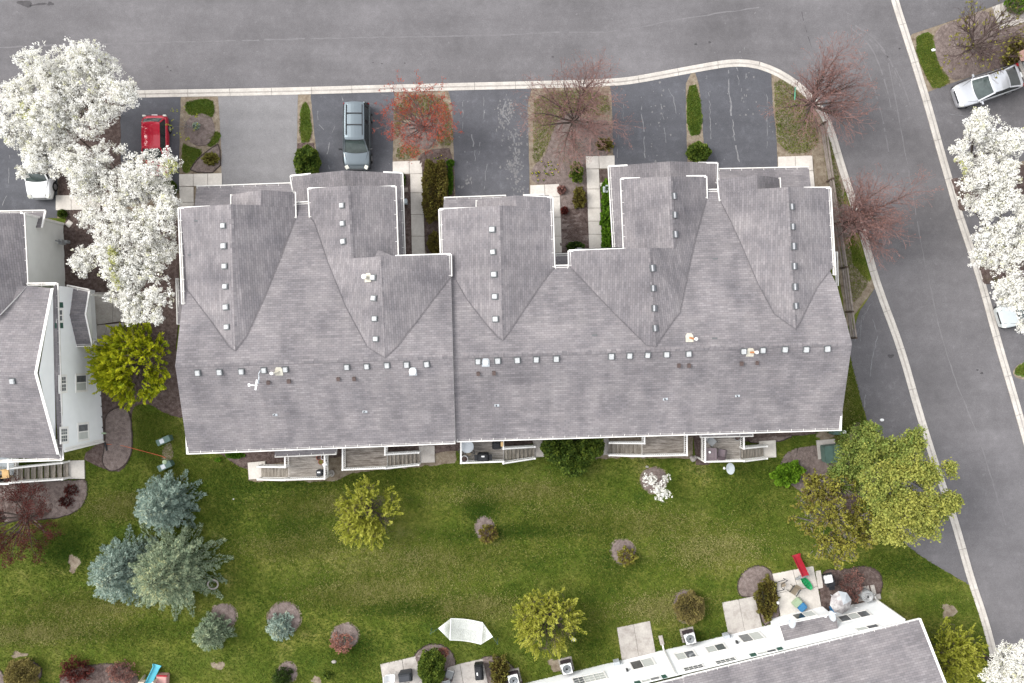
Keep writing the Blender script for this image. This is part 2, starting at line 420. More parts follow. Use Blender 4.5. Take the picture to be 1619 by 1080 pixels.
M['stone'] = pmat('grey_stone', [(0.22, 0.20, 0.185), (0.38, 0.355, 0.33)], scale=5, rough=0.92)
M['white_plastic'] = flat('white_plastic', (0.72, 0.73, 0.73), rough=0.45)
M['grey_plastic'] = flat('grey_plastic', (0.24, 0.25, 0.255), rough=0.5)
M['shade_cloth'] = pmat('dirty_umbrella', [(0.14, 0.13, 0.135), (0.30, 0.28, 0.285), (0.55, 0.54, 0.54)], scale=2.4, rough=0.85)
M['orange'] = flat('orange_cord', (0.42, 0.10, 0.035), rough=0.6)
M['brick_pink'] = pmat('pink_brick', [(0.34, 0.20, 0.165), (0.42, 0.265, 0.22)], scale=5, rough=0.9)
M['rubber'] = flat('tyre_rubber', (0.012, 0.012, 0.013), rough=0.85)
M['rim'] = flat('wheel_rim', (0.45, 0.46, 0.47), rough=0.3, metallic=0.7)
M['lamp_clear'] = flat('clear_lamp', (0.68, 0.68, 0.62), rough=0.15)
M['lamp_red'] = flat('red_lamp', (0.30, 0.01, 0.01), rough=0.2)
# ================================================================== GROUND
def chaikin(pts, n=2, closed=True):
    for _ in range(n):
        out = []; m = len(pts)
        for i in range(m if closed else m - 1):
            a, b = pts[i], pts[(i + 1) % m]
            out.append((a[0] * .75 + b[0] * .25, a[1] * .75 + b[1] * .25))
            out.append((a[0] * .25 + b[0] * .75, a[1] * .25 + b[1] * .75))
        if not closed: out = [pts[0]] + out + [pts[-1]]
        pts = out
    return pts
def ragged(pts, step=7, amp=1.2):
    out = []; m = len(pts)
    for i in range(m):
        a, b = pts[i], pts[(i + 1) % m]
        L = math.hypot(b[0] - a[0], b[1] - a[1]); k = max(1, int(L / step))
        for j in range(k):
            t = j / k
            out.append((a[0] + (b[0] - a[0]) * t + rng.uniform(-amp, amp), a[1] + (b[1] - a[1]) * t + rng.uniform(-amp, amp)))
    return out
COVER = []      # polygons (pixels) where no grass grows
GREEN = []      # polygons where lush grass grows although a bed or drive is near
def in_poly(pts, X, Y):
    inside = np.zeros(X.shape, bool); m = len(pts)
    for i in range(m):
        x0, y0 = pts[i]; x1, y1 = pts[(i + 1) % m]
        if y0 == y1: continue
        c = ((y0 > Y) != (y1 > Y)) & (X < (x1 - x0) * (Y - y0) / (y1 - y0) + x0)
        inside ^= c
    return inside
def sheet(name, pts, z, mat, kind='structure', thick=0.0, cover=True, parent=None):
    if cover: COVER.append(list(pts))
    bm = bmesh.new()
    vs = [bm.verts.new(P(x, y, 0).xy.to_3d() + Vector((0, 0, z))) for x, y in pts]
    f = bm.faces.new(vs); f.normal_update()
    if f.normal.z < 0: f.normal_flip()
    if thick:
        r = bmesh.ops.extrude_face_region(bm, geom=[f])
        for v in [g for g in r['geom'] if isinstance(g, bmesh.types.BMVert)]: pass
        # the original face goes down to become the underside
        for v in vs: v.co.z -= thick
    bmesh.ops.triangulate(bm, faces=bm.faces[:])
    me = bpy.data.meshes.new(name); bm.to_mesh(me); bm.free()
    me.materials.append(mat)
    return put(name, me, parent, kind=kind)
def circle(cx, cy, rx, ry=None, n=22, wob=0.05, rot=0.0):
    ry = ry or rx; ph = rng.uniform(0, 6.28)
    out = []
    for k in range(n):
        t = 2 * math.pi * k / n
        w = 1 + wob * math.sin(3 * t + ph) + rng.uniform(-wob, wob) * .6
        x, y = rx * w * math.cos(t), ry * w * math.sin(t)
        out.append((cx + x * math.cos(rot) - y * math.sin(rot), cy + x * math.sin(rot) + y * math.cos(rot)))
    return out
def bed(pts, mat='mulch', name='mulch_bed', rim=True, z=0.02, h=0.07):
    """planting bed: a low mound with a slightly raised dark cut edge"""
    pts = ragged(pts, 6, .55)
    COVER.append(list(pts))
    if rim == 'soil':
        c = (sum(p[0] for p in pts) / len(pts), sum(p[1] for p in pts) / len(pts))
        out = ragged([(c[0] + (p[0] - c[0]) * 1.10, c[1] + (p[1] - c[1]) * 1.10) for p in pts], 5, 1.0)
        sheet('bare_soil', out, z - 0.006, M['soil'], cover=False)
    o = sheet(name, pts, z, M[mat], cover=False)
    bm = bmesh.new(); bm.from_mesh(o.data)
    bmesh.ops.subdivide_edges(bm, edges=[e for e in bm.edges if e.calc_length() > 0.5], cuts=3, use_grid_fill=True)
    bmesh.ops.triangulate(bm, faces=bm.faces[:])
    bnd = {v for e in bm.edges if e.is_boundary for v in e.verts}
    for v in bm.verts:
        if v not in bnd: v.co.z += h * rng.uniform(0.5, 1.0)
    bm.to_mesh(o.data); bm.free()
    if rim and rim != 'soil':
        mb = MB(); n = len(pts)
        for i in range(n):
            a, b = P(*pts[i]), P(*pts[(i + 1) % n])
            if (b - a).length < 0.02: continue
            mb.beam(a + Vector((0, 0, z)), b + Vector((0, 0, z)), 0.07, 0.05)
        mb.build('bed_edge', M['edging'], o, kind='structure')
    return o

g = MB()
S = 900
g.face([(-S, -S, 0), (S, -S, 0), (S, S, 0), (-S, S, 0)])
g.build('lawn', M['lawn'], kind='structure')

KERB_L = [(-420, 164), (-60, 156), (230, 148.5), (400, 146), (678, 138.5), (800, 135.5), (905, 133), (967, 130.8), (1000, 127.5), (1050, 118.3),
          (1105, 107.8), (1153, 99.8), (1180, 100), (1203, 104), (1232, 116), (1260, 134), (1287, 160), (1303, 182), (1314, 208),
          (1326, 250), (1341, 297), (1358, 347), (1375, 411), (1388, 455), (1424, 550), (1447, 633), (1469, 705), (1486, 758),
          (1509, 823), (1536, 921), (1555, 974), (1574, 1047), (1592, 1115), (1650, 1330)]
KERB_R = [(1372, -150), (1414, 0), (1434, 61), (1450, 111), (1467, 167), (1486, 236), (1503, 294), (1514, 333), (1533, 389), (1553, 450),
          (1579, 547), (1600, 617), (1618, 680), (1640, 760), (1700, 980), (1790, 1330)]
road_pts = [(-420, 164)] + KERB_L[1:] + list(reversed(KERB_R)) + [(1330, -330), (-420, -330)]
sheet('road', road_pts, 0.012, M['asphalt'])

def kerb(path, w, name, seg=2.9, gutter_side=0):
    """row of concrete kerb stones with open joints; the row is one piece of the setting, each stone a part"""
    pts = [P(*p) for p in chaikin(path, 2, False)]
    root = thing(name, (0, 0, 0), None, None, kind='structure')
    d = [0.0]
    for a, b in zip(pts, pts[1:]): d.append(d[-1] + (b - a).length)
    def at(s):
        s = min(max(s, 0), d[-1] - 1e-6)
        for i in range(len(d) - 1):
            if d[i + 1] >= s: return pts[i].lerp(pts[i + 1], (s - d[i]) / (d[i + 1] - d[i]))
        return pts[-1]
    s = 0.0
    while s < d[-1] - 0.3:
        e = min(s + seg + rng.uniform(-.1, .1), d[-1])
        ring = [at(s + 0.012 + (e - s - 0.024) * k / 4) for k in range(5)]
        mb = MB()
        prof = [(-w / 2, 0.0), (-w / 2, 0.035), (-w * .12, 0.05), (w * .05, 0.085), (w * .42, 0.10), (w / 2, 0.085), (w / 2, 0.0)]
        if gutter_side < 0: prof = [(-x, z) for x, z in reversed(prof)]
        rows = []
        for k, p in enumerate(ring):
            t = (ring[min(k + 1, 4)] - ring[max(k - 1, 0)]).normalized(); nrm = Vector((-t.y, t.x, 0))
            dz = rng.uniform(-0.004, 0.004)
            rows.append([p + nrm * x + Vector((0, 0, z + dz)) for x, z in prof])
        for r0, r1 in zip(rows, rows[1:]):
            for j in range(len(prof) - 1):
                mi = 1 if j == (2 if gutter_side >= 0 else 3) else 0
                mb.face([r0[j], r0[j + 1], r1[j + 1], r1[j]][::-1], mi)
        mb.face(rows[0]); mb.face(rows[-1][::-1])
        mid = ring[2]
        if abs(mid.x) < 46 and abs(mid.y) < 32:
            mb.build('kerb_stone', [M['kerb'], M['kerb_gutter']], root)
        s = e
    off = [[], []]
    for i, q in enumerate(path):
        a, b = path[max(i - 1, 0)], path[min(i + 1, len(path) - 1)]; L = math.hypot(b[0] - a[0], b[1] - a[1])
        nx, ny = -(b[1] - a[1]) / L * 6, (b[0] - a[0]) / L * 6
        off[0].append((q[0] + nx, q[1] + ny)); off[1].append((q[0] - nx, q[1] - ny))
    COVER.append(off[0] + off[1][::-1])
    return root
kerb(KERB_L, 0.50, 'kerb', gutter_side=1)
kerb(KERB_R, 0.52, 'kerb', gutter_side=-1)

# worn ground of the front yards, under drives and beds
sheet('bare_soil', [(-70, 152), (230, 144), (400, 142), (678, 135), (800, 132), (905, 129), (1000, 124), (1050, 115), (1105, 104), (1153, 97), (1180, 97), (1203, 101), (1232, 113), (1260, 131), (1287, 157), (1303, 180), (1312, 208), (1322, 250), (1335, 297), (1330, 420), (300, 420), (240, 345), (-70, 345)], 0.004, M['soil'], cover=False)
sheet('bare_soil', [(1414, 0), (1434, 61), (1450, 111), (1467, 167), (1486, 236), (1503, 294), (1514, 333), (1533, 389), (1553, 450), (1660, 450), (1660, -20), (1420, -20)], 0.004, M['soil'], cover=False)
# driveways and the parking pad
DRIVE = {
 'far_left': ([(-70, 160), (92, 156), (92, 250), (90, 345), (-70, 345)], 'sealed'),
 'red': ([(190, 153), (286, 151), (284, 200), (283.5, 300), (192, 330)], 'sealed'),
 'grey': ([(345, 150), (471, 147), (470, 220), (469, 312), (351, 312), (350, 240)], 'grey_drive'),
 'suv': ([(491, 147), (624, 143), (621.5, 200), (621, 300), (505, 300), (500, 240)], 'sealed'),
 'mid': ([(708, 141), (841, 138), (834, 167), (836, 230), (838, 330), (721, 330), (717, 236), (715, 170)], 'worn_sealed'),
 'right_a': ([(964, 133.5), (1000, 131), (1050, 121), (1095, 112), (1084, 132), (1085.5, 194), (1088, 300), (972, 300), (969, 230), (967.5, 156)], 'sealed'),
 'right_b': ([(1098, 112), (1105, 111), (1153, 103), (1180, 103), (1203, 107), (1219, 113.5), (1222, 167), (1228, 222), (1230, 300), (1114, 300), (1111, 214), (1105.6, 136)], 'sealed'),
}
for k, (pts, mt) in DRIVE.items():
    sheet('driveway', ragged(pts, 9, 0.45), 0.016, M[mt])
pad = [(1386, 452), (1423, 550), (1446, 633), (1468, 705), (1485, 758), (1508, 823), (1535, 921), (1531, 924), (1504, 908), (1478, 893), (1450, 875), (1428, 858),
       (1402, 810), (1388, 740), (1373, 672), (1358, 622), (1346, 572), (1343, 548), (1349, 522), (1360, 490), (1375, 468)]
sheet('parking_pad', ragged(pad, 10, 0.7), 0.016, M['pad_asphalt'])
sheet('driveway', [(1374, -150), (1416, 0), (1437, 60), (1442, 54), (1478, 42), (1519, 28), (1568, 11), (1640, -14), (1640, -150)], 0.016, M['pad_asphalt'])
sheet('driveway', [(1466, 146), (1488, 236), (1502, 284), (1530, 280), (1580, 262), (1640, 250), (1660, 160), (1640, 88), (1607, 98), (1560, 113), (1506, 131)], 0.016, M['pad_asphalt'])
sheet('driveway', [(1516, 332), (1534, 389), (1541, 412), (1560, 395), (1640, 385), (1640, 330), (1560, 328)], 0.016, M['pad_asphalt'])
sheet('driveway', [(1552, 445), (1578, 547), (1599, 615), (1617, 680), (1640, 760), (1720, 980), (1720, 440), (1640, 440), (1590, 450)], 0.016, M['pad_asphalt'])

# pale wandering cracks and the seam along the road
def crack(pts, w, z, mat='crack', jit=1.2, parent=None, step=6, gaps=0.25):
    mb = MB(); q = []
    for a, b in zip(pts, pts[1:]):
        L = math.hypot(b[0] - a[0], b[1] - a[1]); k = max(1, int(L / step))
        for j in range(k):
            t = j / k; q.append((a[0] + (b[0] - a[0]) * t + rng.uniform(-jit, jit), a[1] + (b[1] - a[1]) * t + rng.uniform(-jit, jit)))
    q.append(pts[-1])
    ww = [w * rng.uniform(0.25, 1.0) for _ in q]
    for i in range(len(q) - 1):
        if rng.random() < gaps: continue
        a, b = P(*q[i]), P(*q[i + 1]); d = (b - a)
        if d.length < 1e-3: continue
        d.normalize(); n = Vector((-d.y, d.x, 0))
        za = Vector((0, 0, z))
        mb.face([a - n * ww[i] / 2 + za, b - n * ww[i + 1] / 2 + za, b + n * ww[i + 1] / 2 + za, a + n * ww[i] / 2 + za])
    return mb.build('crack', M[mat], parent, kind='structure')
seam = [(-20, 76), (100, 71), (200, 69), (300, 66), (400, 64), (500, 61), (600, 59), (700, 57.5), (800, 55), (880, 51), (960, 51), (1010, 44), (1060, 33), (1130, 22), (1200, 12)]
crack(seam, 0.13, 0.017, mat='seam', jit=0.6, step=9, gaps=0.05)
crack([(1405, 100), (1440, 290), (1455, 380), (1485, 520), (1510, 600), (1550, 700), (1590, 830)], 0.11, 0.017, mat='seam', jit=0.7, step=10, gaps=0.08)
crack([(1265, 5), (1272, 40), (1283, 75)], 0.06, 0.017, mat='oil', jit=0.4)
for pts, w in [
    ([(541, 152), (543, 167)], .10), ([(502, 175), (505, 196), (512, 205)], .07), ([(521, 224), (517, 245), (521, 268)], .12), ([(530, 200), (525, 210)], .08),
    ([(732, 155), (731, 205)], .09), ([(746, 213), (752, 250), (750, 262)], .12), ([(764, 152), (766, 175), (763, 195)], .07), ([(770, 260), (765, 300)], .08),
    ([(800, 160), (795, 180), (806, 195)], .16), ([(812, 215), (818, 260)], .14), ([(760, 225), (757, 245)], .06),
    ([(1013, 150), (1015, 180), (1018, 215), (1020, 250)], .13), ([(1046, 165), (1050, 195), (1053, 226)], .09), ([(1057, 140), (1064, 155), (1069, 180)], .07), ([(978, 215), (976, 250)], .07), ([(985, 165), (986, 190)], .05),
    ([(1118, 120), (1122, 165), (1124, 220)], .08), ([(1151, 110), (1153, 150), (1158, 190), (1162, 230), (1169, 256)], .17), ([(1165, 106), (1168, 135)], .09), ([(1178, 110), (1179, 125)], .07), ([(1173, 140), (1172, 160)], .06),
    ([(1210, 135), (1214, 170), (1212, 235)], .06), ([(15, 245), (14, 290)], .08), ([(10, 310), (4, 325)], .08),
    ([(1380, 505), (1388, 530), (1380, 560), (1376, 595)], .10), ([(1365, 500), (1360, 525), (1358, 560)], .05), ([(1368, 625), (1366, 650)], .14), ([(1352, 540), (1364, 500), (1378, 480)], .05),
    ([(1550, 185), (1500, 180)], .05), ([(1600, 470), (1570, 520)], .05), ([(640, 156), (603, 150)], .05), ([(575, 160), (590, 165)], .05)]:
    crack(pts, w * 0.8, 0.021)
def splat(cx, cy, rx, ry, z=0.018, mat='oil', rot=0.0, n=16):
    sheet('road_stain', circle(cx, cy, rx, ry, n, 0.22, rot), z, M[mat], cover=False)
splat(40, 6, 12, 5, rot=0.2); splat(62, 7, 14, 1.6, rot=-.12); splat(80, 6, 5, 3); splat(1408, 563, 5, 3, z=0.021); splat(1594, 500, 5, 2, z=0.021)
for x, y, r in [(640, 100, 1.3), (590, 99, 1.2), (604, 101, 1.2), (874, 90, 2), (1100, 70, 2.4), (1122, 67, 2.4), (265, 106, 1.6), (270, 112, 1.6), (1422, 77, 2), (1545, 585, 2), (1552, 590, 2.6)]:
    splat(x, y, r, r * .7, n=8)

for pts in ([(1352, 40), (1385, 62), (1408, 95), (1424, 140)], [(1346, 45), (1372, 66), (1390, 100), (1405, 150), (1412, 190)], [(1340, 20), (1348, 60), (1372, 110), (1392, 170), (1405, 240)], [(1360, 52), (1398, 80), (1425, 125), (1440, 170)]):
    crack(chaikin(pts, 2, False), .13, 0.0165, mat='seam', jit=.3, step=5, gaps=.25)
for k in range(70):
    x, y = rng.uniform(0, 1400), rng.uniform(5, 125)
    if k > 50: y = rng.uniform(150, 900); x = 1400 + (y - 100) * .265 + rng.uniform(-20, 50)
    if y > 92 and x > 950 and k <= 50: continue
    splat(x, y, rng.uniform(.8, 2.2), rng.uniform(.6, 1.6), z=.0165, mat='seam', rot=rng.uniform(0, 3), n=8)
for k in range(110):      # crumbs of worn sealer, thicker in two wheel tracks
    x0, x1, y0, y1 = rng.choice([(722, 835, 150, 300), (800, 836, 150, 300), (972, 1083, 140, 255), (1112, 1225, 112, 262), (500, 620, 152, 268), (345, 468, 155, 280)])
    x, y = rng.uniform(x0, x1), rng.uniform(y0, y1)
    splat(x, y, rng.uniform(.3, .9), rng.uniform(.4, 1.6), z=.0205, mat='crack', n=6)
M['worn_patch'] = pmat('worn_sealer', [(0.125, 0.124, 0.130), (0.185, 0.180, 0.180)], scale=2.5, detail=6, rough=.95)
for cx, cy, sx, sy, n_ in ((797, 182, 6, 16, 70), (806, 172, 5, 6, 25), (817, 235, 4, 22, 70), (810, 262, 9, 5, 40), (816, 290, 5, 10, 30), (738, 290, 8, 6, 14), (834, 195, 1.5, 18, 25), (1178, 150, 14, 30, 18), (1040, 190, 14, 40, 18)):
    for k in range(n_):
        splat(rng.gauss(cx, sx), rng.gauss(cy, sy), rng.uniform(.5, 2.0), rng.uniform(.6, 2.6), z=.0195 + .00001 * k, mat='worn_patch', n=7)
# concrete walks: each flag a part, joints open
def flags(quads, name, mat, h=0.06, z=0.012, gap=0.018):
    root = thing(name, (0, 0, 0), None, None, kind='structure')
    for q in quads:
        w = [P(*p) for p in q]; c = sum(w, Vector()) / 4
        w = [p + (c - p).normalized() * gap for p in w]
        dz = rng.uniform(-0.004, 0.004)
        mb = MB(); mb.hexa([p + Vector((0, 0, 0.0)) for p in w] + [p + Vector((0, 0, z + h + dz)) for p in w])
        o = mb.build('slab', M[mat], root, bevel=0.008)
        COVER.append([tuple(p) for p in q])
    return root
def row(a, b, c, d, ts):
    """cut quad a-b-c-d (a-b and d-c run along the walk) at fractions ts"""
    f = lambda p, q, t: (p[0] + (q[0] - p[0]) * t, p[1] + (q[1] - p[1]) * t)
    ts = [0] + ts + [1]
    return [[f(d, c, s), f(d, c, t), f(a, b, t), f(a, b, s)] for s, t in zip(ts, ts[1:])]
flags(row((283.5, 275.5), (351.5, 274), (351.5, 293.5), (283.5, 295.5), [.33, .67]) + row((306.5, 295.5), (307, 345), (286, 345), (283.5, 295.5), [.5]), 'walkway', 'concrete')
flags(row((620.7, 255.7), (668, 254), (668, 275), (621, 275.5), [.56]) + row((668, 275), (672.5, 412), (651.5, 412), (648.5, 275), [.22, .47, .72]), 'walkway', 'concrete')
flags(row((838, 293), (884, 291), (885.5, 311.5), (838, 312), [.5]) + row((885.5, 311.5), (889, 415), (868, 415), (862, 311.5), [.31, .60, .85]), 'walkway', 'concrete')
flags(row((925.4, 247.4), (971.7, 246), (972, 266.5), (926.5, 267.4), [.46]) + row((947, 267.4), (952.5, 405), (931.5, 405), (926.8, 267.4), [.23, .45, .60, .75]), 'walkway', 'concrete')
flags(row((1229.6, 248), (1284, 246), (1285.5, 270), (1230, 272), [.5]) + row((1285.5, 270), (1291, 330), (1270, 330), (1265, 271), [.5]), 'walkway', 'concrete')
flags(row((1568, 11), (1589, 3), (1600, 42), (1580, 49), [.5]) + row((1593, 22), (1640, 8), (1640, 28), (1600, 42), [.6]), 'walkway', 'old_concrete')
flags(row((89.5, 309), (160, 309), (160, 332), (89.5, 333), [.35, .7]), 'walkway', 'concrete', h=.13)
flags(row((144, 462), (215, 462), (215, 505), (144, 515), [.5]) + row((144, 515), (200, 510), (172, 556), (146, 548), [.5]), 'walkway', 'old_concrete', h=.13)
# patios of the lower row of houses
flags(row((975, 992), (1001.5, 986.5), (1011, 1044), (984, 1050), []) + row((1001.5, 986.5), (1027.5, 981), (1037.5, 1037), (1011, 1044), []), 'patio', 'old_concrete')
flags(row((1141, 952), (1167.5, 947), (1178, 1003), (1152.5, 1010), []) + row((1167.5, 947), (1192.5, 942), (1206.5, 996), (1178, 1003), []), 'patio', 'old_concrete')
flags(row((1220.5, 907), (1253, 900.5), (1261, 931), (1228, 938), []) + row((1253, 900.5), (1285.5, 894.5), (1292.5, 927), (1261, 931), []) +
      row((1228, 938), (1261, 931), (1268, 968), (1234, 978), []) + row((1261, 931), (1292.5, 927), (1299, 962), (1268, 968), []) +
      row((1288.5, 902.5), (1297, 901), (1301.5, 929), (1293.5, 931), [.5]), 'patio', 'concrete')
flags(row((601, 1049.7), (636, 1042), (642, 1086), (608, 1092), []) + row((636, 1042), (672, 1033.5), (680, 1080), (642, 1086), []), 'patio', 'old_concrete')
flags(row((706, 1055), (727, 1049), (734, 1088), (712, 1092), []) + row((727, 1049), (763.4, 1040.8), (772, 1082), (734, 1088), []), 'patio', 'old_concrete')
# landings at the foot of the deck stairs
for q in [[(392, 731), (420, 728.5), (422, 756), (394, 758)], [(662, 705), (687.5, 704), (688, 731), (664, 732)], [(842, 696), (862, 695), (863, 722), (845, 723)],
          [(936, 694), (962, 692), (962, 719), (938, 720)], [(1199, 697), (1226, 695.5), (1227, 723), (1200, 724)], [(108, 728), (134.5, 727), (135.5, 757), (110, 757)]]:
    flags([q[::-1]], 'landing', h=0.11, mat='concrete' if q[0][0] < 450 or q[0][0] > 1100 else 'old_concrete')

# planting beds
bed(ragged(chaikin([(98, 332), (140, 328), (200, 335), (284, 330), (284, 420), (283, 500), (278, 560), (292, 640), (292, 662), (262, 655), (240, 640), (215, 640), (208, 655), (211, 700),
     (203, 735), (182, 748), (150, 736), (128, 722), (162, 697), (150, 590), (120, 560), (100, 470)], 1), 12, 1.2), 'mulch', rim=False)
bed(chaikin([(166, 650), (206, 640), (211, 700), (205, 730), (180, 748), (160, 735), (168, 700)], 2), 'old_mulch', z=0.10, h=0.05)
bed(chaikin([(-30, 762), (110, 760), (138, 756), (139, 780), (130, 803), (108, 815), (75, 822), (-30, 826)], 2), 'old_mulch')
sheet('bare_soil', ragged([(325, 716), (390, 725), (393, 758), (400, 762), (530, 762), (556, 748), (690, 735), (720, 733), (722, 700), (850, 690), (1096, 680), (1096, 722), (1080, 726), (1000, 724), (940, 726), (935, 700), (330, 700)], 8, 1.6), 0.012, M['soil'])
bed(ragged([(320, 690), (345, 717), (372, 734), (392, 742), (420, 735), (540, 722), (560, 742), (612, 738), (690, 716), (728, 712), (735, 720), (850, 700), (1010, 690), (1096, 690), (1100, 735), (1120, 735), (1170, 700), (1250, 690), (1292, 686), (1290, 672), (320, 672)], 10, .8), 'mulch', rim=False, z=0.018)
bed(chaikin([(1183, 690), (1258, 686), (1245, 694), (1226, 700), (1183, 701)], 2), 'old_mulch', z=0.026, h=0.04)
bed(chaikin([(1232, 735), (1240, 718), (1258, 708), (1285, 704), (1300, 706), (1345, 712), (1345, 772), (1310, 795), (1276, 790), (1258, 770), (1236, 760)], 2), 'old_mulch', rim=False)
bed(chaikin([(1300, 735), (1400, 725), (1410, 790), (1340, 830), (1290, 800)], 2), 'mulch', rim=False, z=0.03)
for a in [(316, 205, 24.5, 26), (766, 835, 15, 19), (985, 872, 19, 20), (546.5, 1005, 21.5, 19.5), (1034, 759, 20.5, 20), (450, 976, 26, 24), (354, 974, 20, 20), (455, 1062, 15, 16)]:
    bed(circle(*a, n=26, wob=.03), 'old_mulch', rim='soil')
bed(circle(1083, 958, 19, 25, wob=.03), 'old_mulch', rim='soil')
bed(circle(48, 1063, 18, 19, wob=.03), 'old_mulch'); bed(circle(-8, 1075, 16, 19, wob=.03), 'old_mulch')
bed(chaikin([(1168, 945), (1165, 922), (1174, 903), (1196, 893), (1212, 896), (1222, 908), (1230, 940), (1234, 978), (1216, 984), (1207, 992), (1194, 942)], 2), 'old_mulch')
bed(chaikin([(1300, 900), (1335, 900), (1365, 894), (1386, 899), (1395, 915), (1394, 935), (1384, 950), (1350, 960), (1300, 972), (1294, 930)], 2), 'mulch')
bed(chaikin([(650, 1045), (662, 1026), (684, 1016), (706, 1021), (718, 1036), (722, 1054), (715, 1085), (680, 1085)], 2), 'old_mulch')
bed(chaikin([(756, 1042), (772, 1036), (795, 1040), (812, 1054), (826, 1076), (826, 1092), (772, 1090)], 2), 'old_mulch')
bed(chaikin([(96, 1062), (150, 1050), (180, 1048), (206, 1056), (220, 1072), (222, 1095), (94, 1095)], 2), 'mulch')
bed(chaikin([(-14, 775), (60, 778), (92, 800), (70, 822), (-14, 826)], 2), 'mulch', rim=False, z=0.03)
bed(chaikin([(262, 700), (272, 700), (276, 725), (258, 740), (255, 716)], 2), 'soil', name='bare_soil', rim=False, h=0.01)
for a in [(117, 890, 9, 14), (1142, 672, 1, 1), (1500, 966, 12, 11), (1110, 1000, 1, 1), (1352, 690, 10, 20), (345, 1052, 10, 6), (500, 1075, 8, 6), (45, 985, 1, 1), (30, 1035, 12, 5), (880, 1050, 14, 10), (1305, 690, 14, 8)]:
    if a[2] > 2: sheet('bare_soil', ragged(circle(*a, n=14, wob=.25), 4, 1.2), 0.010, M['soil'])
# islands between the drives
bed(ragged([(94, 158), (190, 154), (192, 330), (92, 330)], 10, 1), 'mulch', rim=False)
sheet('bare_soil', ragged([(290, 155), (343, 152), (347, 190), (349, 273), (290, 273)], 6, 1.0), 0.010, M['soil'], cover=False)
bed(chaikin([(299, 273), (308, 256), (322, 243), (336, 233), (348, 226), (349, 273)], 1), 'old_mulch')
sheet('bare_soil', ragged([(472, 157), (480, 150), (486, 152), (491, 162), (497, 240), (500, 270), (470, 270)], 5, 1.0), 0.010, M['soil'], cover=False)
bed([(470, 226), (496, 226), (503, 276), (469, 276)], 'mulch', rim=False)
sheet('bare_soil', ragged([(622, 148), (708, 146), (716, 170), (718, 236), (719, 300), (666, 300), (668, 254), (621, 254)], 6, 1.0), 0.009, M['soil'], cover=False)
bed(circle(664, 212, 30, 24, wob=.06), 'old_mulch', rim=False)
bed(chaikin([(658, 253), (670, 240), (690, 235), (717, 234), (719, 330), (700, 360), (700, 415), (672, 415), (668, 300)], 1), 'mulch', rim=False, z=0.024)
bed([(628, 276), (649, 276), (652, 412), (640, 412)], 'mulch', rim=False)
sheet('bare_soil', ragged([(840, 143), (964, 137), (968, 156), (969, 246), (926, 247), (890, 290), (838, 292), (834, 194), (833, 167)], 6, 1.0), 0.009, M['soil'], cover=False)
bed(chaikin([(838, 291), (843, 260), (860, 250), (872, 215), (885, 185), (905, 178), (930, 190), (968, 190), (969, 247), (926, 248), (932, 420), (884, 420), (885, 292)], 1), 'old_mulch', rim=False, z=0.02)
bed([(888, 330), (930, 320), (933, 420), (886, 420)], 'mulch', rim=False, z=0.032)
bed([(947, 268), (972, 267), (975, 405), (953, 405)], 'mulch', rim=False)
sheet('bare_soil', ragged(chaikin([(1084, 136), (1093, 119), (1098, 119), (1106, 136), (1112, 214), (1113, 260), (1086, 260)], 1), 5, .5), 0.018, M['soil'], cover=False)
sheet('bare_soil', ragged([(1221, 116), (1240, 124), (1262, 142), (1290, 172), (1300, 200), (1310, 250), (1325, 320), (1350, 420), (1382, 455), (1366, 470), (1350, 500), (1340, 520), (1325, 430), (1305, 300), (1290, 250), (1228, 247), (1222, 167)], 7, 1.0), 0.009, M['soil'], cover=False)
bed(circle(1338, 352, 22, 26, wob=.12), 'old_mulch', rim=False)
sheet('bare_soil', ragged([(1345, 500), (1356, 492), (1371, 470), (1390, 450), (1378, 440), (1352, 470)], 6, 1.4), 0.0115, M['soil'])
# beds across the street
bed(chaikin([(1478, 44), (1519, 30), (1566, 13), (1580, 50), (1640, 32), (1640, 88), (1607, 97), (1560, 112), (1512, 128), (1500, 122), (1484, 100), (1477, 78)], 1), 'old_mulch', rim=False)
sheet('bare_soil', ragged([(1439, 60), (1478, 44), (1484, 100), (1506, 131), (1467, 146)], 6, 1.0), 0.009, M['soil'], cover=False)
bed(ragged([(1502, 283), (1530, 278), (1640, 256), (1640, 334), (1560, 329), (1515, 334)], 8, 1), 'mulch', rim=False)
bed(ragged([(1541, 412), (1560, 396), (1640, 386), (1640, 440), (1592, 448), (1553, 450)], 8, 1), 'mulch', rim=False)
sheet('bare_soil', ragged(chaikin([(1600, 592), (1604, 580), (1622, 570), (1660, 566), (1660, 604), (1612, 600)], 2), 5, .6), 0.022, M['soil'], cover=False)

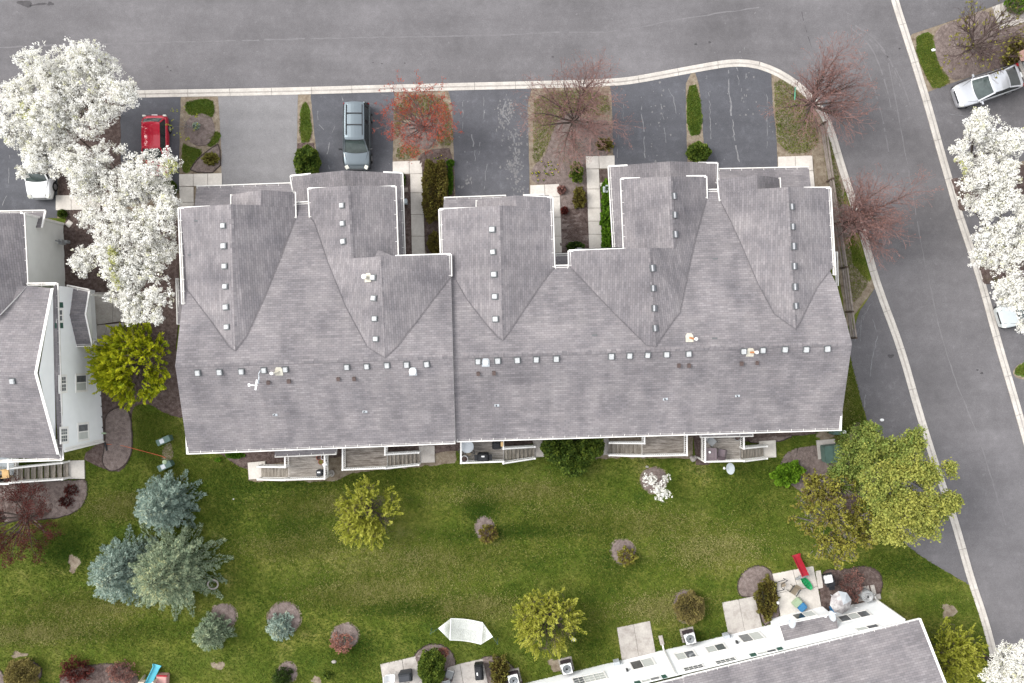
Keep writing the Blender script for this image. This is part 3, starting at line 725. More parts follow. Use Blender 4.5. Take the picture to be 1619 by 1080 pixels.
# ------------------------------------------------------------------ grass that stands up from the lawn
def vnoise(x, y, s, seed):
    """smooth value noise"""
    r = np.random.default_rng(seed); T = r.random((256, 256))
    X, Y = x * s + 100, y * s + 100; i, j = np.floor(X).astype(int), np.floor(Y).astype(int)
    f, g_ = X - i, Y - j; f = f * f * (3 - 2 * f); g_ = g_ * g_ * (3 - 2 * g_)
    q = lambda a, b: T[a % 256, b % 256]
    return (q(i, j) * (1 - f) + q(i + 1, j) * f) * (1 - g_) + (q(i, j + 1) * (1 - f) + q(i + 1, j + 1) * f) * g_
def leaves_mesh(name, C, U, V, tint, mat, extra=None):
    """one quad per row: centre C, half axes U and V"""
    n = len(C)
    co = np.empty((n, 4, 3), np.float32)
    co[:, 0] = C - U; co[:, 1] = C - V; co[:, 2] = C + U; co[:, 3] = C + V
    me = bpy.data.meshes.new(name)
    me.vertices.add(n * 4); me.loops.add(n * 4); me.polygons.add(n)
    me.vertices.foreach_set('co', co.ravel())
    me.loops.foreach_set('vertex_index', np.arange(n * 4, dtype=np.int32))
    me.polygons.foreach_set('loop_start', np.arange(0, n * 4, 4, dtype=np.int32))
    me.polygons.foreach_set('loop_total', np.full(n, 4, np.int32))
    at = me.attributes.new('tint', 'FLOAT', 'FACE'); at.data.foreach_set('value', np.clip(tint, 0, 1).astype(np.float32))
    me.materials.append(mat); me.update(calc_edges=True)
    return me
def unit(n, r):
    v = r.normal(size=(n, 3)); return v / np.linalg.norm(v, axis=1, keepdims=True)
M['grass'] = leafmat('grass_blades', [(0.040, 0.084, 0.007), (0.092, 0.134, 0.013), (0.170, 0.190, 0.034), (0.305, 0.285, 0.115)], trans=0.25)
M['turf'] = pmat('lush_turf', [(0.040, 0.066, 0.012), (0.062, 0.105, 0.014), (0.120, 0.140, 0.034)], scale=1.6, detail=7, fine=(16, .3), rough=.95)
def grass(n, x0, x1, y0, y1, name, lush=0.0, only=None, size=1.0, seed=3, zones=None):
    r = np.random.default_rng(seed)
    px = r.uniform(x0, x1, n); py = r.uniform(y0, y1, n)
    if zones:      # dry or lush drifts: blades thin out away from each centre
        z = np.array(zones)[r.integers(0, len(zones), n)]
        px = z[:, 0] + r.normal(0, 1, n) * z[:, 2]; py = z[:, 1] + r.normal(0, 1, n) * z[:, 3] - (px - z[:, 0]) * .05
    keep = np.ones(n, bool)
    if only is not None:
        keep &= in_poly(only, px, py)
    else:
        for c in COVER:
            xs = [p[0] for p in c]; ys = [p[1] for p in c]
            bb = (px > min(xs)) & (px < max(xs)) & (py > min(ys)) & (py < max(ys)) & keep
            if bb.any():
                idx = np.nonzero(bb)[0]; keep[idx[in_poly(c, px[idx], py[idx])]] = False
    px, py = px[keep], py[keep]; n = len(px)
    x = (px - CX) / FPX * CAM_H; y = (CY - py) / FPX * CAM_H
    dry = 0.50 * vnoise(x * .55, y * 1.5, 0.22, 1) + 0.22 * vnoise(x, y, 0.9, 2) + .28 * vnoise(x * .25, y * 1.6, 0.8, 6)
    clump = vnoise(x, y, 3.0, 4)
    t = 0.15 + 0.75 * (dry - 0.25) + 0.22 * (clump - 0.5) + r.normal(0, .15, n) - lush
    h = (0.05 + 0.05 * r.random(n) + 0.05 * clump * (1 - dry)) * size
    ang = r.uniform(0, 6.283, n); lean = r.uniform(0.3, 1.4, n)
    d = np.stack([np.cos(ang) * lean, np.sin(ang) * lean, np.ones(n)], 1); d /= np.linalg.norm(d, axis=1, keepdims=True)
    U = d * (h[:, None] / 1.4)
    side = np.stack([-np.sin(ang), np.cos(ang), np.zeros(n)], 1) * (r.uniform(0.012, 0.035, n) * size)[:, None]
    C = np.stack([x, y, np.full(n, 0.012)], 1) + U
    return put(name, leaves_mesh(name, C, U, side, t, M['grass']), kind='stuff')
grass(340000, -15, 1640, 560, 1095, 'grass')
grass(110000, 0, 0, 0, 0, 'dry_grass', lush=-.42, seed=8, zones=[(640, 915, 75, 22), (720, 880, 90, 14), (900, 820, 60, 16), (1010, 830, 55, 12), (1120, 870, 45, 18), (470, 860, 45, 14), (480, 800, 40, 12), (1050, 960, 40, 12), (130, 960, 60, 14), (200, 800, 30, 12), (60, 1000, 50, 10), (820, 780, 60, 10), (560, 940, 50, 12), (740, 960, 40, 10), (1330, 650, 10, 30)])
grass(50000, 0, 0, 0, 0, 'lush_grass', lush=.28, seed=9, zones=[(430, 760, 70, 12), (640, 760, 70, 10), (760, 800, 14, 12), (470, 830, 30, 30), (360, 800, 18, 60), (110, 870, 22, 22), (970, 900, 26, 26), (650, 960, 40, 8), (930, 1000, 20, 30), (1110, 1010, 40, 10), (1430, 900, 50, 16), (200, 1000, 60, 12), (560, 1030, 20, 20), (830, 840, 80, 6), (1180, 790, 30, 30)])
LUSH = [([(296, 160), (335, 155), (341, 175), (335, 188), (300, 182), (292, 170)], .3), ([(288, 226), (300, 232), (325, 238), (303, 262), (298, 272), (288, 272)], .25), ([(325, 215), (348, 205), (349, 222), (330, 236)], .1),
        ([(476, 165), (488, 160), (495, 225), (473, 225)], .15), ([(628, 230), (660, 228), (666, 245), (645, 252), (626, 253)], .05), ([(624, 150), (705, 150), (716, 200), (716, 232), (690, 230), (690, 190), (640, 180), (624, 230)], -.15),
        ([(845, 145), (960, 141), (965, 185), (905, 176), (880, 190), (868, 225), (855, 252), (842, 262), (843, 200)], -.12), ([(880, 215), (915, 215), (925, 245), (900, 268), (880, 250)], .05),
        ([(1085, 136), (1105, 134), (1112, 214), (1087, 214)], .38), ([(1224, 120), (1262, 142), (1290, 178), (1296, 240), (1230, 244), (1224, 167)], -.18), ([(1298, 210), (1312, 212), (1330, 300), (1352, 380), (1378, 440), (1352, 480), (1342, 470), (1325, 380), (1310, 300)], .02),
        ([(1440, 62), (1474, 48), (1476, 78), (1484, 104), (1504, 128), (1490, 138), (1470, 140)], .25), ([(1604, 592), (1606, 581), (1622, 573), (1660, 570), (1660, 600)], .12), ([(1338, 560), (1346, 572), (1370, 668), (1376, 700), (1330, 700), (1332, 640)], .0),
        ([(1512, 286), (1530, 282), (1528, 330), (1517, 330)], 0.0), ([(1555, 430), (1575, 425), (1580, 446), (1556, 448)], 0.0), ([(285, 655), (300, 720), (390, 735), (345, 760), (240, 760), (215, 700), (215, 650)], 0.0)]
for i, (poly, lush) in enumerate(LUSH):
    if lush > .08: sheet('grass_patch', ragged(ragged(chaikin(poly, 1), 9, 2.2), 3, 1.2), 0.0225 if i != 7 else .026, M['turf'], cover=False)
    lush = lush * .35 - .12
    xs = [p[0] for p in poly]; ys = [p[1] for p in poly]
    area = (max(xs) - min(xs)) * (max(ys) - min(ys))
    grass(int(area * (2.4 if lush > -.1 else 1.1)), min(xs), max(xs), min(ys), max(ys), 'grass', lush=lush, only=chaikin(poly, 1), size=.75, seed=50 + i)
# ================================================================== HOUSES
def cap_strip(h, a, b, name='ridge_cap', w=.14, mat='shingle', lift=.02, flat_=False):
    """row of cap shingles over a ridge, or a woven line in a valley"""
    a, b = Vector(a), Vector(b); L = (b - a).length; k = max(2, int(L / .3)); mb = MB(); up = Vector((0, 0, 1))
    d = (b - a).normalized(); n = Vector((-d.y, d.x, 0)).normalized()
    for i in range(k):
        p, q = a + d * L * i / k, a + d * L * (i + .97) / k
        dz = rng.uniform(0, .006)
        for sgn in (1, -1):
            o = n * sgn * w - up * (0.0 if flat_ else w * .38)
            pts = [p + up * (lift + dz), q + up * (lift * .7 + dz), q + o + up * lift * .7, p + o + up * lift]
            if (pts[1] - pts[0]).cross(pts[2] - pts[0]).z < 0: pts.reverse()
            u0 = rng.random() * 30; mb.face(pts, 0, [(u0, 0), (u0 + .3, 0), (u0 + .3, .13), (u0, .13)])
    return mb.build(name, M[mat], h.root, kind='stuff')
def valley(h, pts, w=.022):  # thin strip on the closed valley line, its darker colour paints the shading
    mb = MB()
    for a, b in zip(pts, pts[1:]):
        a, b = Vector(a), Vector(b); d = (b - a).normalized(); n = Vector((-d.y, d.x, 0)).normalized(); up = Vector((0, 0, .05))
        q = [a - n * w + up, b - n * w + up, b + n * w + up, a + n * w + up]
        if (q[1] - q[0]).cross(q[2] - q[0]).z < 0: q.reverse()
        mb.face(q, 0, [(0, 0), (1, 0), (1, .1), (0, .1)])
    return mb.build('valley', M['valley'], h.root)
class House:
    """one row of townhouses: a thing with roof planes, walls, gutters, vents ... as parts"""
    def __init__(s, loc, label, wall_mat):
        s.root = thing('townhouse_row', loc, label, 'building')
        s.faces = []          # for the ray search
        s.wall_mat = wall_mat
    def slope(s, name, polys, mat='shingle', under=0.16, skirt=True):
        """polys: lists of world points (one roof slope = one part)"""
        mb = MB()
        for pts in polys:
            pts = [Vector(p) for p in pts]
            n = Vector((0, 0, 0))
            for i in range(len(pts)):
                a, b = pts[i], pts[(i + 1) % len(pts)]
                n += Vector(((a.y - b.y) * (a.z + b.z), (a.z - b.z) * (a.x + b.x), (a.x - b.x) * (a.y + b.y)))
            n.normalize()
            if n.z < 0: pts.reverse(); n = -n
            u = Vector((-n.y, n.x, 0)); u = u.normalized() if u.length > 1e-3 else Vector((1, 0, 0))
            v = n.cross(u).normalized()
            if v.z < 0: v = -v
            mb.face(pts, 0, [(p.dot(u), p.dot(v)) for p in pts])
            s.faces.append(pts)
            if skirt:
                dn = Vector((0, 0, -under))
                for i in range(len(pts)):
                    a, b = pts[i], pts[(i + 1) % len(pts)]
                    mb.face([a, a + dn, b + dn, b], 1)
                mb.face([p + dn for p in reversed(pts)], 1)
        o = mb.build(name, [M[mat], M['trim']], s.root)
        bm = bmesh.new(); bm.from_mesh(o.data)
        bmesh.ops.triangulate(bm, faces=[f for f in bm.faces if len(f.verts) > 4]); bm.to_mesh(o.data); bm.free()
        return o
    def bvh(s):
        vs = []; fs = []
        for pts in s.faces:
            i = len(vs); vs += [tuple(p) for p in pts]; fs.append(list(range(i, i + len(pts))))
        bm = bmesh.new()
        bv = [bm.verts.new(v) for v in vs]
        for f in fs: bm.faces.new([bv[i] for i in f])
        bmesh.ops.triangulate(bm, faces=bm.faces[:])
        s.tree = BVHTree.FromBMesh(bm); bm.free()
    def hit(s, px, py):
        h = s.tree.ray_cast(Vector((0, 0, CAM_H)), ray(px, py).normalized())
        n = h[1] if h[1].z > 0 else -h[1]
        return h[0], n
    def gutter(s, a, b, w=0.15, h=0.12, hang=0.75, out=None, name='gutter'):
        """open trough along an eave with its hangers"""
        a, b = Vector(a), Vector(b); d = (b - a).normalized()
        n = Vector((d.y, -d.x, 0)).normalized()
        if out is not None and n.dot(Vector(out)) < 0: n = -n
        mb = MB(); up = Vector((0, 0, 1)); t = 0.035
        a = a - n * 0.10; b = b - n * 0.10; a.z += 0.03; b.z += 0.03
        for q0, q1, ww, hh, mi in ((n * t / 2 - up * h / 2, None, t, h, 0), (n * (w - t / 2) - up * h / 2, None, t, h, 0), (n * w / 2 - up * h, None, w, t, 1)):
            mb.beam(a + q0, b + q0, ww, hh, mi)
        mb.beam(a + n * (w + 0.012) - up * 0.01, b + n * (w + 0.012) - up * 0.01, 0.04, 0.03, 0)
        L = (b - a).length; k = max(1, int(L / hang))
        for i in range(k + 1):
            p = a + d * (0.06 + (L - 0.12) * i / k)
            mb.beam(p - n * 0.09 + up * 0.012, p + n * w + up * 0.012, 0.025, 0.02, 0)
        for p in (a, b): mb.box(p + n * w / 2 - up * h / 2, (0.008, w / 2, h / 2) if abs(d.x) > .7 else (w / 2, 0.008, h / 2))
        return mb.build(name, [M['gutter'], M['gutter_inner']], s.root)
    def trim(s, a, b, w=0.10, h=0.05, name='rake_trim', dz=0.02):
        mb = MB(); mb.beam(Vector(a) + Vector((0, 0, dz)), Vector(b) + Vector((0, 0, dz)), w, h)
        return mb.build(name, M['trim'], s.root)
    def walls(s, foot, z0, z1, mat=None, name='wall', laps=None):
        mb = MB(); n = len(foot)
        for i in range(n):
            a, b = Vector(foot[i]), Vector(foot[(i + 1) % n])
            a2, b2 = a.xy.to_3d(), b.xy.to_3d()
            if laps:
                k = int((z1 - z0) / laps); d = (b2 - a2).normalized(); nn = Vector((d.y, -d.x, 0))
                area = sum(Vector(foot[j]).x * Vector(foot[(j + 1) % n]).y - Vector(foot[(j + 1) % n]).x * Vector(foot[j]).y for j in range(n))
                if area < 0: nn = -nn
                for j in range(k):
                    h0 = z0 + (z1 - z0) * j / k; h1 = z0 + (z1 - z0) * (j + 1) / k
                    o = nn * 0.018
                    mb.face([a2 + o + Vector((0, 0, h0)), b2 + o + Vector((0, 0, h0)), b2 + Vector((0, 0, h1)), a2 + Vector((0, 0, h1))])
                    mb.face([a2 + Vector((0, 0, h0)), b2 + Vector((0, 0, h0)), b2 + o + Vector((0, 0, h0)), a2 + o + Vector((0, 0, h0))])
            else:
                mb.face([a2 + Vector((0, 0, z0)), b2 + Vector((0, 0, z0)), b2 + Vector((0, 0, z1)), a2 + Vector((0, 0, z1))])
        return mb.build(name, mat or s.wall_mat, s.root)

# shared meshes for things on roofs ------------------------------------------------
def vent_meshes():
    mb = MB()
    mb.hexa([(-.17, -.19, .04), (.17, -.19, .04), (.17, .17, .04), (-.17, .17, .04), (-.15, -.17, .20), (.15, -.17, .20), (.15, .15, .18), (-.15, .15, .18)])
    cap = mb.mesh('roof_vent', M['vent'])
    bm = bmesh.new(); bm.from_mesh(cap); bmesh.ops.bevel(bm, geom=bm.edges[:], offset=.025, segments=2, affect='EDGES'); bm.to_mesh(cap); bm.free()
    mb = MB()
    mb.box((0, -0.01, .012), (.235, .245, .012)); mb.box((0, .0, .04), (.19, .20, .03))
    fl = mb.mesh('flange', M['vent_side'])
    mb = MB()
    n = 8
    for k in range(n):                                  # half-round hood of the darker kind
        t0, t1 = math.pi * k / n, math.pi * (k + 1) / n
        p = lambda t, y: (y, -.15 * math.cos(t), .05 + .11 * math.sin(t))
        mi = 1 if k == 5 else 0
        mb.face([p(t0, -.21), p(t0, .21), p(t1, .21), p(t1, -.21)], mi)
    for y in (-.21, .21):
        q = [(y, -.15 * math.cos(math.pi * k / n), .05 + .11 * math.sin(math.pi * k / n)) for k in range(n + 1)]
        mb.face(q if y > 0 else q[::-1], 0)
    dark = mb.mesh('hooded_vent', [flat('vent_hood', (0.15, 0.155, 0.17), .45, metallic=.3), M['vent']])
    mb = MB()
    mb.box((0, 0, .06), (.10, .11, .06)); mb.box((0, -.02, .135), (.12, .13, .02))
    br = mb.mesh('exhaust_vent', M['brown_vent'])
    mb = MB()
    mb.box((0, 0, .012), (.17, .09, .012)); mb.lathe((-.05, .03, 0.02), [(.045, 0), (.045, .16), (.03, .16), (.03, .05)], 10, 1)
    pl = mb.mesh('plumbing_vent', [M['dish_white'], M['dark_metal']])
    return cap, fl, dark, br, pl
VENT, FLANGE, HOOD, EXHAUST, PLUMB = vent_meshes()
def on_roof(h, px, py, name, mesh, child=None, sc=1.0, flip=False):
    p, n = h.hit(px, py)
    o = put(name, mesh, h.root, p - base_loc(h.root))
    up = Vector((n.x, n.y, 0)); up = -up.normalized() if up.length > 1e-3 else Vector((0, 1, 0))   # points up the slope
    y = (up - n * up.dot(n)).normalized(); x = y.cross(n)
    m = Matrix((x, y, n)).transposed()
    o.rotation_euler = (m @ Matrix.Rotation(rng.gauss(0, .05), 3, 'Z')).to_euler(); sc *= rng.uniform(.84, .95); o.scale = (sc, sc, sc)
    if child: put('flange', child, o)
    return o
def pipe(h, px, py, r=0.10, ht=0.5, patch=None, name='flue_pipe', rust=False):
    p, n = h.hit(px, py)
    mb = MB()
    mb.lathe(p - Vector((0, 0, .05)), [(r * .7, 0), (r * .7, ht), (r, ht), (r, ht + .12), (r * .2, ht + .15)], 14)
    o = mb.build(name, M['pipe'], h.root, smooth=False)
    mb = MB()
    q = h.hit(*patch)[0] if patch else p
    c = (p + q) / 2
    side = Vector((1, 0, 0)); up = n.cross(side).normalized()
    if up.y < 0: up = -up
    side = up.cross(n).normalized()
    w = .24
    pts = [q + side * x * w + up * y * .28 + n * .02 for x, y in ((-1, -1), (1, -1), (1, .4), (.6, 1), (-.6, 1), (-1, .4))]
    mb.face(pts if (pts[1] - pts[0]).cross(pts[2] - pts[0]).z > 0 else pts[::-1])
    f = mb.build('flashing', M['flash'] if patch else M['dish_white'], o)
    if patch:
        mb = MB(); mb.tube(q + n * .03, p + Vector((0, 0, ht * .4)), .055, .055, 8, cap=True)
        mb.build('elbow', M['rust'] if rust else M['flash'], o)
    return o

# ------------------------------------------------------------------ the long row in the middle
H1 = House(P(809, 480, 0), 'long grey shingled row of townhouses with five front gables and rear decks in the middle', M['siding'])
ZR = 7.3
def ridge_pt(px, py, dz=0.0): return P(px, py, ZR + dz)
DL, DR = 0.20, -0.05
rL, rM, rR = P(277, 578, ZR), P(716, 561, ZR), P(1347, 543, ZR)
e_l, e_r = P(297, 718, 5.25), P(1328, 681, 5.25)
def frontplane(dz):
    a = P(277, 578, ZR + dz); b = P(1347, 543, ZR + dz)
    d = (b - a).normalized(); nrm = Vector((-d.y, d.x, 0))
    c = a + nrm * 10 - Vector((0, 0, 2.5))
    return plane(a, b, c)
FL, FR = frontplane(DL), frontplane(DR)
def fl(px, py): return on_plane(px, py, *FL)
def fr(px, py): return on_plane(px, py, *FR)
def ridge(px, dz):     # a point of the main ridge seen at this column
    py = 578 + (px - 277) * (543 - 578) / (1347 - 277)
    return P(px, py, ZR + dz)
# main front and rear slopes
H1.slope('main_roof', [[ridge(277, DL), ridge(716, DL), fl(714.5, 500), fl(713, 437), fl(705, 412), fl(620, 404), fl(500, 352), fl(489, 341), fl(489, 321), fl(467, 321), fl(467, 345), fl(440, 352), fl(300, 352), fl(292, 430), fl(288, 481)]])
H1.slope('main_roof', [[ridge(716, DR), ridge(1347, DR), fr(1323.5, 452), fr(1312, 428), fr(1304, 330), fr(1150, 322), fr(1137, 318), fr(1137, 301), fr(1117, 301), fr(1113, 318), fr(1080, 380), fr(905, 415), fr(900, 421), fr(876, 421), fr(870, 413), fr(730, 412), fr(711, 437)]])
zrl = 5.3
H1.slope('main_roof', [[ridge(277, DL), P(297, 716.5, zrl), P(720, 700, zrl), ridge(716, DL)]])
H1.slope('main_roof', [[ridge(714, DR), P(719, 697.5, zrl - .22), P(1328, 679, zrl - .22), ridge(1347, DR)]])
H1.gutter(P(297, 716.5, zrl), P(720, 700, zrl), out=(0, -1, 0)); H1.gutter(P(722, 697.3, zrl - .22), P(1328, 679, zrl - .22), out=(0, -1, 0))
H1.trim(P(296.5, 718, zrl), P(294.5, 676, zrl + .4), .13); H1.trim(P(1328.5, 681, zrl - .2), P(1330, 648, zrl + .2), .13)
cap_strip(H1, ridge(277, DL), ridge(715, DL)); cap_strip(H1, ridge(718, DR), ridge(1347, DR))
def G_simple(h, on, ridge_front, ridge_back, l_front, l_chain, r_front, r_chain, front_pts_l=(), front_pts_r=()):
    """one front gable: chains are the valley pixels from the eave end up to the ridge (on the main slope)"""
    B = on(*ridge_back); zr = B.z + .01
    F = P(*ridge_front, zr)
    Lc = [on(*q) for q in l_chain]; Rc = [on(*q) for q in r_chain]
    LE = P(*l_front, Lc[0].z); RE = P(*r_front, Rc[0].z)
    up = Vector((0, 0, .012))
    h.slope('gable_roof', [[F, LE] + [p + up for p in Lc] + [B + up]])
    h.slope('gable_roof', [[F, B + up] + [p + up for p in reversed(Rc)] + [RE]])
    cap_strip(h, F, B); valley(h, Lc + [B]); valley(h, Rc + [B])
    return dict(F=F, B=B, LE=LE, RE=RE, Lc=Lc, Rc=Rc)

# G1: main gable and the lower bump on its right
g1 = G_simple(H1, fl, (365, 323), (372, 555), (283, 329), [(288.5, 448), (330, 503), (361, 547)], (466.5, 326), [(467, 345), (444, 405.6), (418, 470), (390, 531)])
pr = plane(g1['F'], g1['B'], g1['RE'])
def bump(h, pl, rf, rb, ef, eb, of, ob, zo):
    """small front gable that shares one slope (plane pl) with the big gable"""
    A, B = on_plane(*rf, *pl), on_plane(*rb, *pl)
    E0, E1 = on_plane(*ef, *pl), on_plane(*eb, *pl)
    O0, O1 = P(*of, zo), P(*ob, zo)
    h.slope('bump_roof', [[A, E0, E1 + Vector((0, 0, .0)), B]]); h.slope('bump_roof', [[A, B, O1, O0]])
    return A, B, E0, E1, O0, O1
b1 = bump(H1, (pr[0] + Vector((0, 0, .006)), pr[1]), (413, 300.8), (412, 326), (466, 303.7), (466.5, 328), (366.3, 307.4), (366.3, 325), 5.0)
H1.gutter(b1[2], g1['Rc'][0], out=(1, 0, 0)); H1.gutter(b1[4], b1[5], out=(-1, 0, 0))
H1.gutter(g1['LE'], fl(289, 481), out=(-1, 0, 0)); H1.trim(g1['LE'], P(332, 326.5, g1['LE'].z + .35))
# G2
def nested(h, on, LE_front, l_chain, rb_back, rb_front, rf_front, rf_back, re_front, re_back, e2_front, e2_chain, side):
    """back gable + narrower front gable sharing the slope on one side"""
    B = on(*rb_back); zr = B.z + .01; up = Vector((0, 0, .012))
    Bf = P(*rb_front, zr)
    C = [on(*q) for q in l_chain]; E = P(*LE_front, C[0].z)
    pl = plane(E, C[0], (B + Bf) / 2)
    Ff, Fb = on_plane(*rf_front, *pl), on_plane(*rf_back, *pl)
    h.slope('gable_roof', [[E, Ff, Fb, Bf, B + up] + [p + up for p in reversed(C)]])
    zo = C[0].z
    O0, O1 = P(*re_front, zo), P(*re_back, zo)
    h.slope('gable_roof', [[Ff, Fb, O1, O0]])
    K = [on(*q) for q in e2_chain]; K0 = P(*e2_front, K[0].z)
    h.slope('gable_roof', [[Bf, B + up] + [p + up for p in reversed(K)] + [K0]])
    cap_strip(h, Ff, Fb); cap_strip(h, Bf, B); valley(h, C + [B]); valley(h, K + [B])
    # the small wall between the two fronts
    mb = MB(); mb.face([Fb - Vector((0, 0, .3)), O1 - Vector((0, 0, .1)), K0 - Vector((0, 0, .2)), Bf - Vector((0, 0, .2))])
    mb.build('gable_wall', h.wall_mat, h.root)
    return dict(E=E, Ff=Ff, Fb=Fb, Bf=Bf, B=B, O0=O0, O1=O1, K=K, K0=K0, C=C)
g2 = nested(H1, fl, (488, 298), [(490.5, 344), (497, 352), (519, 417), (547, 486), (581, 549)], (609, 566), (602, 405.5), (550, 294), (556, 408.5), (625, 294.5), (628.7, 405), (712.5, 402), [(713, 437), (673.6, 489), (629, 547)], 'l')
H1.gutter(g2['E'], g2['C'][0], out=(-1, 0, 0)); H1.gutter(g2['O0'], g2['O1'], out=(1, 0, 0)); H1.gutter(g2['K0'], g2['K'][0], out=(1, 0, 0))
H1.trim(g2['E'], P(519, 297.5, g2['E'].z + .35)); H1.trim(g2['O0'], P(593, 296, g2['O0'].z + .35)); H1.trim(g2['K0'], P(625, 405, g2['K0'].z + .35), .13)
# G3
g3 = G_simple(H1, fr, (790, 325), (795, 538), (695, 331), [(700, 418), (718, 438), (737, 472), (767, 511), (785, 532)], (873, 327), [(876, 423), (854, 452), (829, 489), (806, 524)])
pr3 = plane(g3['F'], g3['B'], g3['RE'])
b3 = bump(H1, (pr3[0] + Vector((0, 0, .006)), pr3[1]), (816, 309), (817, 329), (872.6, 312), (873, 330), (754, 316.5), (754, 331), 5.0)
H1.gutter(b3[2], g3['Rc'][0], out=(1, 0, 0)); H1.gutter(b3[4], b3[5], out=(-1, 0, 0)); H1.gutter(g3['LE'], P(697.5, 404, g3['LE'].z), out=(-1, 0, 0))
H1.trim(g3['LE'], P(754, 329, g3['LE'].z + .3), .13); H1.trim(b3[2], P(828, 309.5, b3[2].z + .35))
# G4 (front gable shares the right slope)
g4 = nested(H1, fr, (1116, 279), [(1117, 314), (1100, 375), (1086, 439), (1075, 494), (1058, 516)], (1037, 548), (1027, 391.5), (1060.5, 279), (1065, 392.5), (982, 282.6), (986.5, 394), (899.4, 396.5), [(900, 421), (942, 465), (975, 500), (1022, 546)], 'r')
H1.gutter(g4['E'], g4['C'][0], out=(1, 0, 0)); H1.gutter(g4['O0'], g4['O1'], out=(-1, 0, 0)); H1.gutter(g4['K0'], g4['K'][0], out=(-1, 0, 0))
H1.trim(g4['E'], P(1085, 279.5, g4['E'].z + .3), .16); H1.trim(g4['O0'], P(1012, 282, g4['O0'].z + .3)); H1.trim(g4['K0'], P(986, 394, g4['K0'].z + .35), .13)
# G5
g5 = G_simple(H1, fr, (1246, 296), (1258, 521), (1135, 302), [(1138.5, 318), (1155.5, 351), (1174, 392), (1198.5, 450), (1223.5, 496)], (1312, 297), [(1317, 421), (1291, 455.5), (1266, 507)])
pl5 = plane(g5['F'], g5['B'], g5['LE'])
b5 = bump(H1, (pl5[0] + Vector((0, 0, .006)), pl5[1]), (1197, 277.5), (1197, 301), (1135, 283.5), (1135.3, 304), (1232, 281), (1233, 299), 5.0)
H1.gutter(b5[2], g5['Lc'][0], out=(-1, 0, 0)); H1.gutter(b5[4], b5[5], out=(1, 0, 0)); H1.gutter(g5['RE'], P(1320, 435, g5['RE'].z), out=(1, 0, 0))
H1.trim(g5['RE'], P(1271, 297.5, g5['RE'].z + .3), .14)
for a, b in ((467, 489),): H1.gutter(fl(a, 321), fl(b, 320), out=(0, 1, 0))
H1.gutter(fr(877, 421), fr(899, 420.5), out=(0, 1, 0)); H1.gutter(fr(1117, 301), fr(1136, 300.5), out=(0, 1, 0))
H1.gutter(P(1322.5, 398, 4.6), P(1324, 452, 4.6), out=(1, 0, 0))
# lower roofs over the garages and porches
def quad(a, b, c, d): return [P(*a), P(*b), P(*c), P(*d)]
H1.slope('garage_roof', [quad((310.8, 295.6, 2.7), (460.4, 290.4, 2.7), (464, 345, 3.7), (305, 345, 3.7))])
H1.gutter(P(310.8, 295.6, 2.7), P(460.4, 290.4, 2.7), out=(0, 1, 0))
H1.slope('garage_roof', [quad((1136, 268, 2.7), (1278.7, 265, 2.7), (1284, 312, 3.7), (1140, 316, 3.7))])
H1.gutter(P(1136, 268, 2.7), P(1278.7, 265, 2.7), out=(0, 1, 0))
H1.slope('garage_roof', [quad((702, 313.5, 2.9), (868, 308.5, 2.9), (872, 345, 3.6), (700, 345, 3.6))])
H1.gutter(P(702, 313.5, 2.9), P(800, 310, 2.9), out=(0, 1, 0)); H1.gutter(P(827, 309.3, 2.95), P(861, 308.5, 2.95), out=(0, 1, 0))
H1.slope('garage_roof', [quad((460, 278, 2.8), (543.5, 269.6, 4.0), (550, 330, 4.0), (465, 335, 2.8))]); H1.slope('garage_roof', [quad((543.5, 269.6, 4.0), (635.7, 273.5, 2.8), (640, 412, 2.8), (558, 412, 4.0))])
H1.gutter(P(635.7, 273.5, 2.8), P(640, 412, 2.8), out=(1, 0, 0)); H1.gutter(P(460, 278, 2.8), P(464, 304, 2.8), out=(-1, 0, 0))
H1.trim(P(635.7, 273.5, 2.8), P(606, 272.2, 3.15)); H1.trim(P(460, 278, 2.8), P(491.5, 275, 3.2))
H1.slope('garage_roof', [quad((962.4, 263, 2.8), (1059.6, 255, 4.0), (1064, 400, 4.0), (970.7, 405, 2.8))]); H1.slope('garage_roof', [quad((1059.6, 255, 4.0), (1133.7, 257.6, 2.8), (1133, 310, 2.8), (1062, 330, 4.0))])
H1.gutter(P(962.4, 263, 2.8), P(970.7, 405, 2.8), out=(-1, 0, 0)); H1.gutter(P(1133.7, 257.6, 2.8), P(1132.8, 290, 2.8), out=(1, 0, 0))
H1.trim(P(962.4, 263, 2.8), P(992, 261.5, 3.2)); H1.trim(P(1133.7, 257.6, 2.8), P(1104, 257.5, 3.2))
H1.slope('porch_roof', [quad((876, 403.5, 2.9), (903, 402.5, 2.9), (905, 425, 3.3), (876, 425, 3.3))])
H1.gutter(P(878, 402.6, 2.9), P(900, 401.9, 2.9), out=(0, 1, 0))
H1.slope('porch_roof', [quad((285, 430, 3.2), (279, 512, 3.2), (300, 512, 3.7), (300, 430, 3.7))]); H1.gutter(P(279.5, 440, 3.2), P(281.5, 513, 3.2), out=(-1, 0, 0))
# little roofs over the two bays at the back
for a, b, c, d in (((434.5, 721.5), (532, 717), (533, 700), (434, 705)), ((1107, 690.5), (1191, 688.5), (1192, 670), (1107, 672))):
    H1.slope('bay_roof', [[P(*a, 3.0), P(*b, 3.0), P(*c, 3.35), P(*d, 3.35)]]); H1.gutter(P(*a, 3.0), P(*b, 3.0), out=(0, -1, 0))
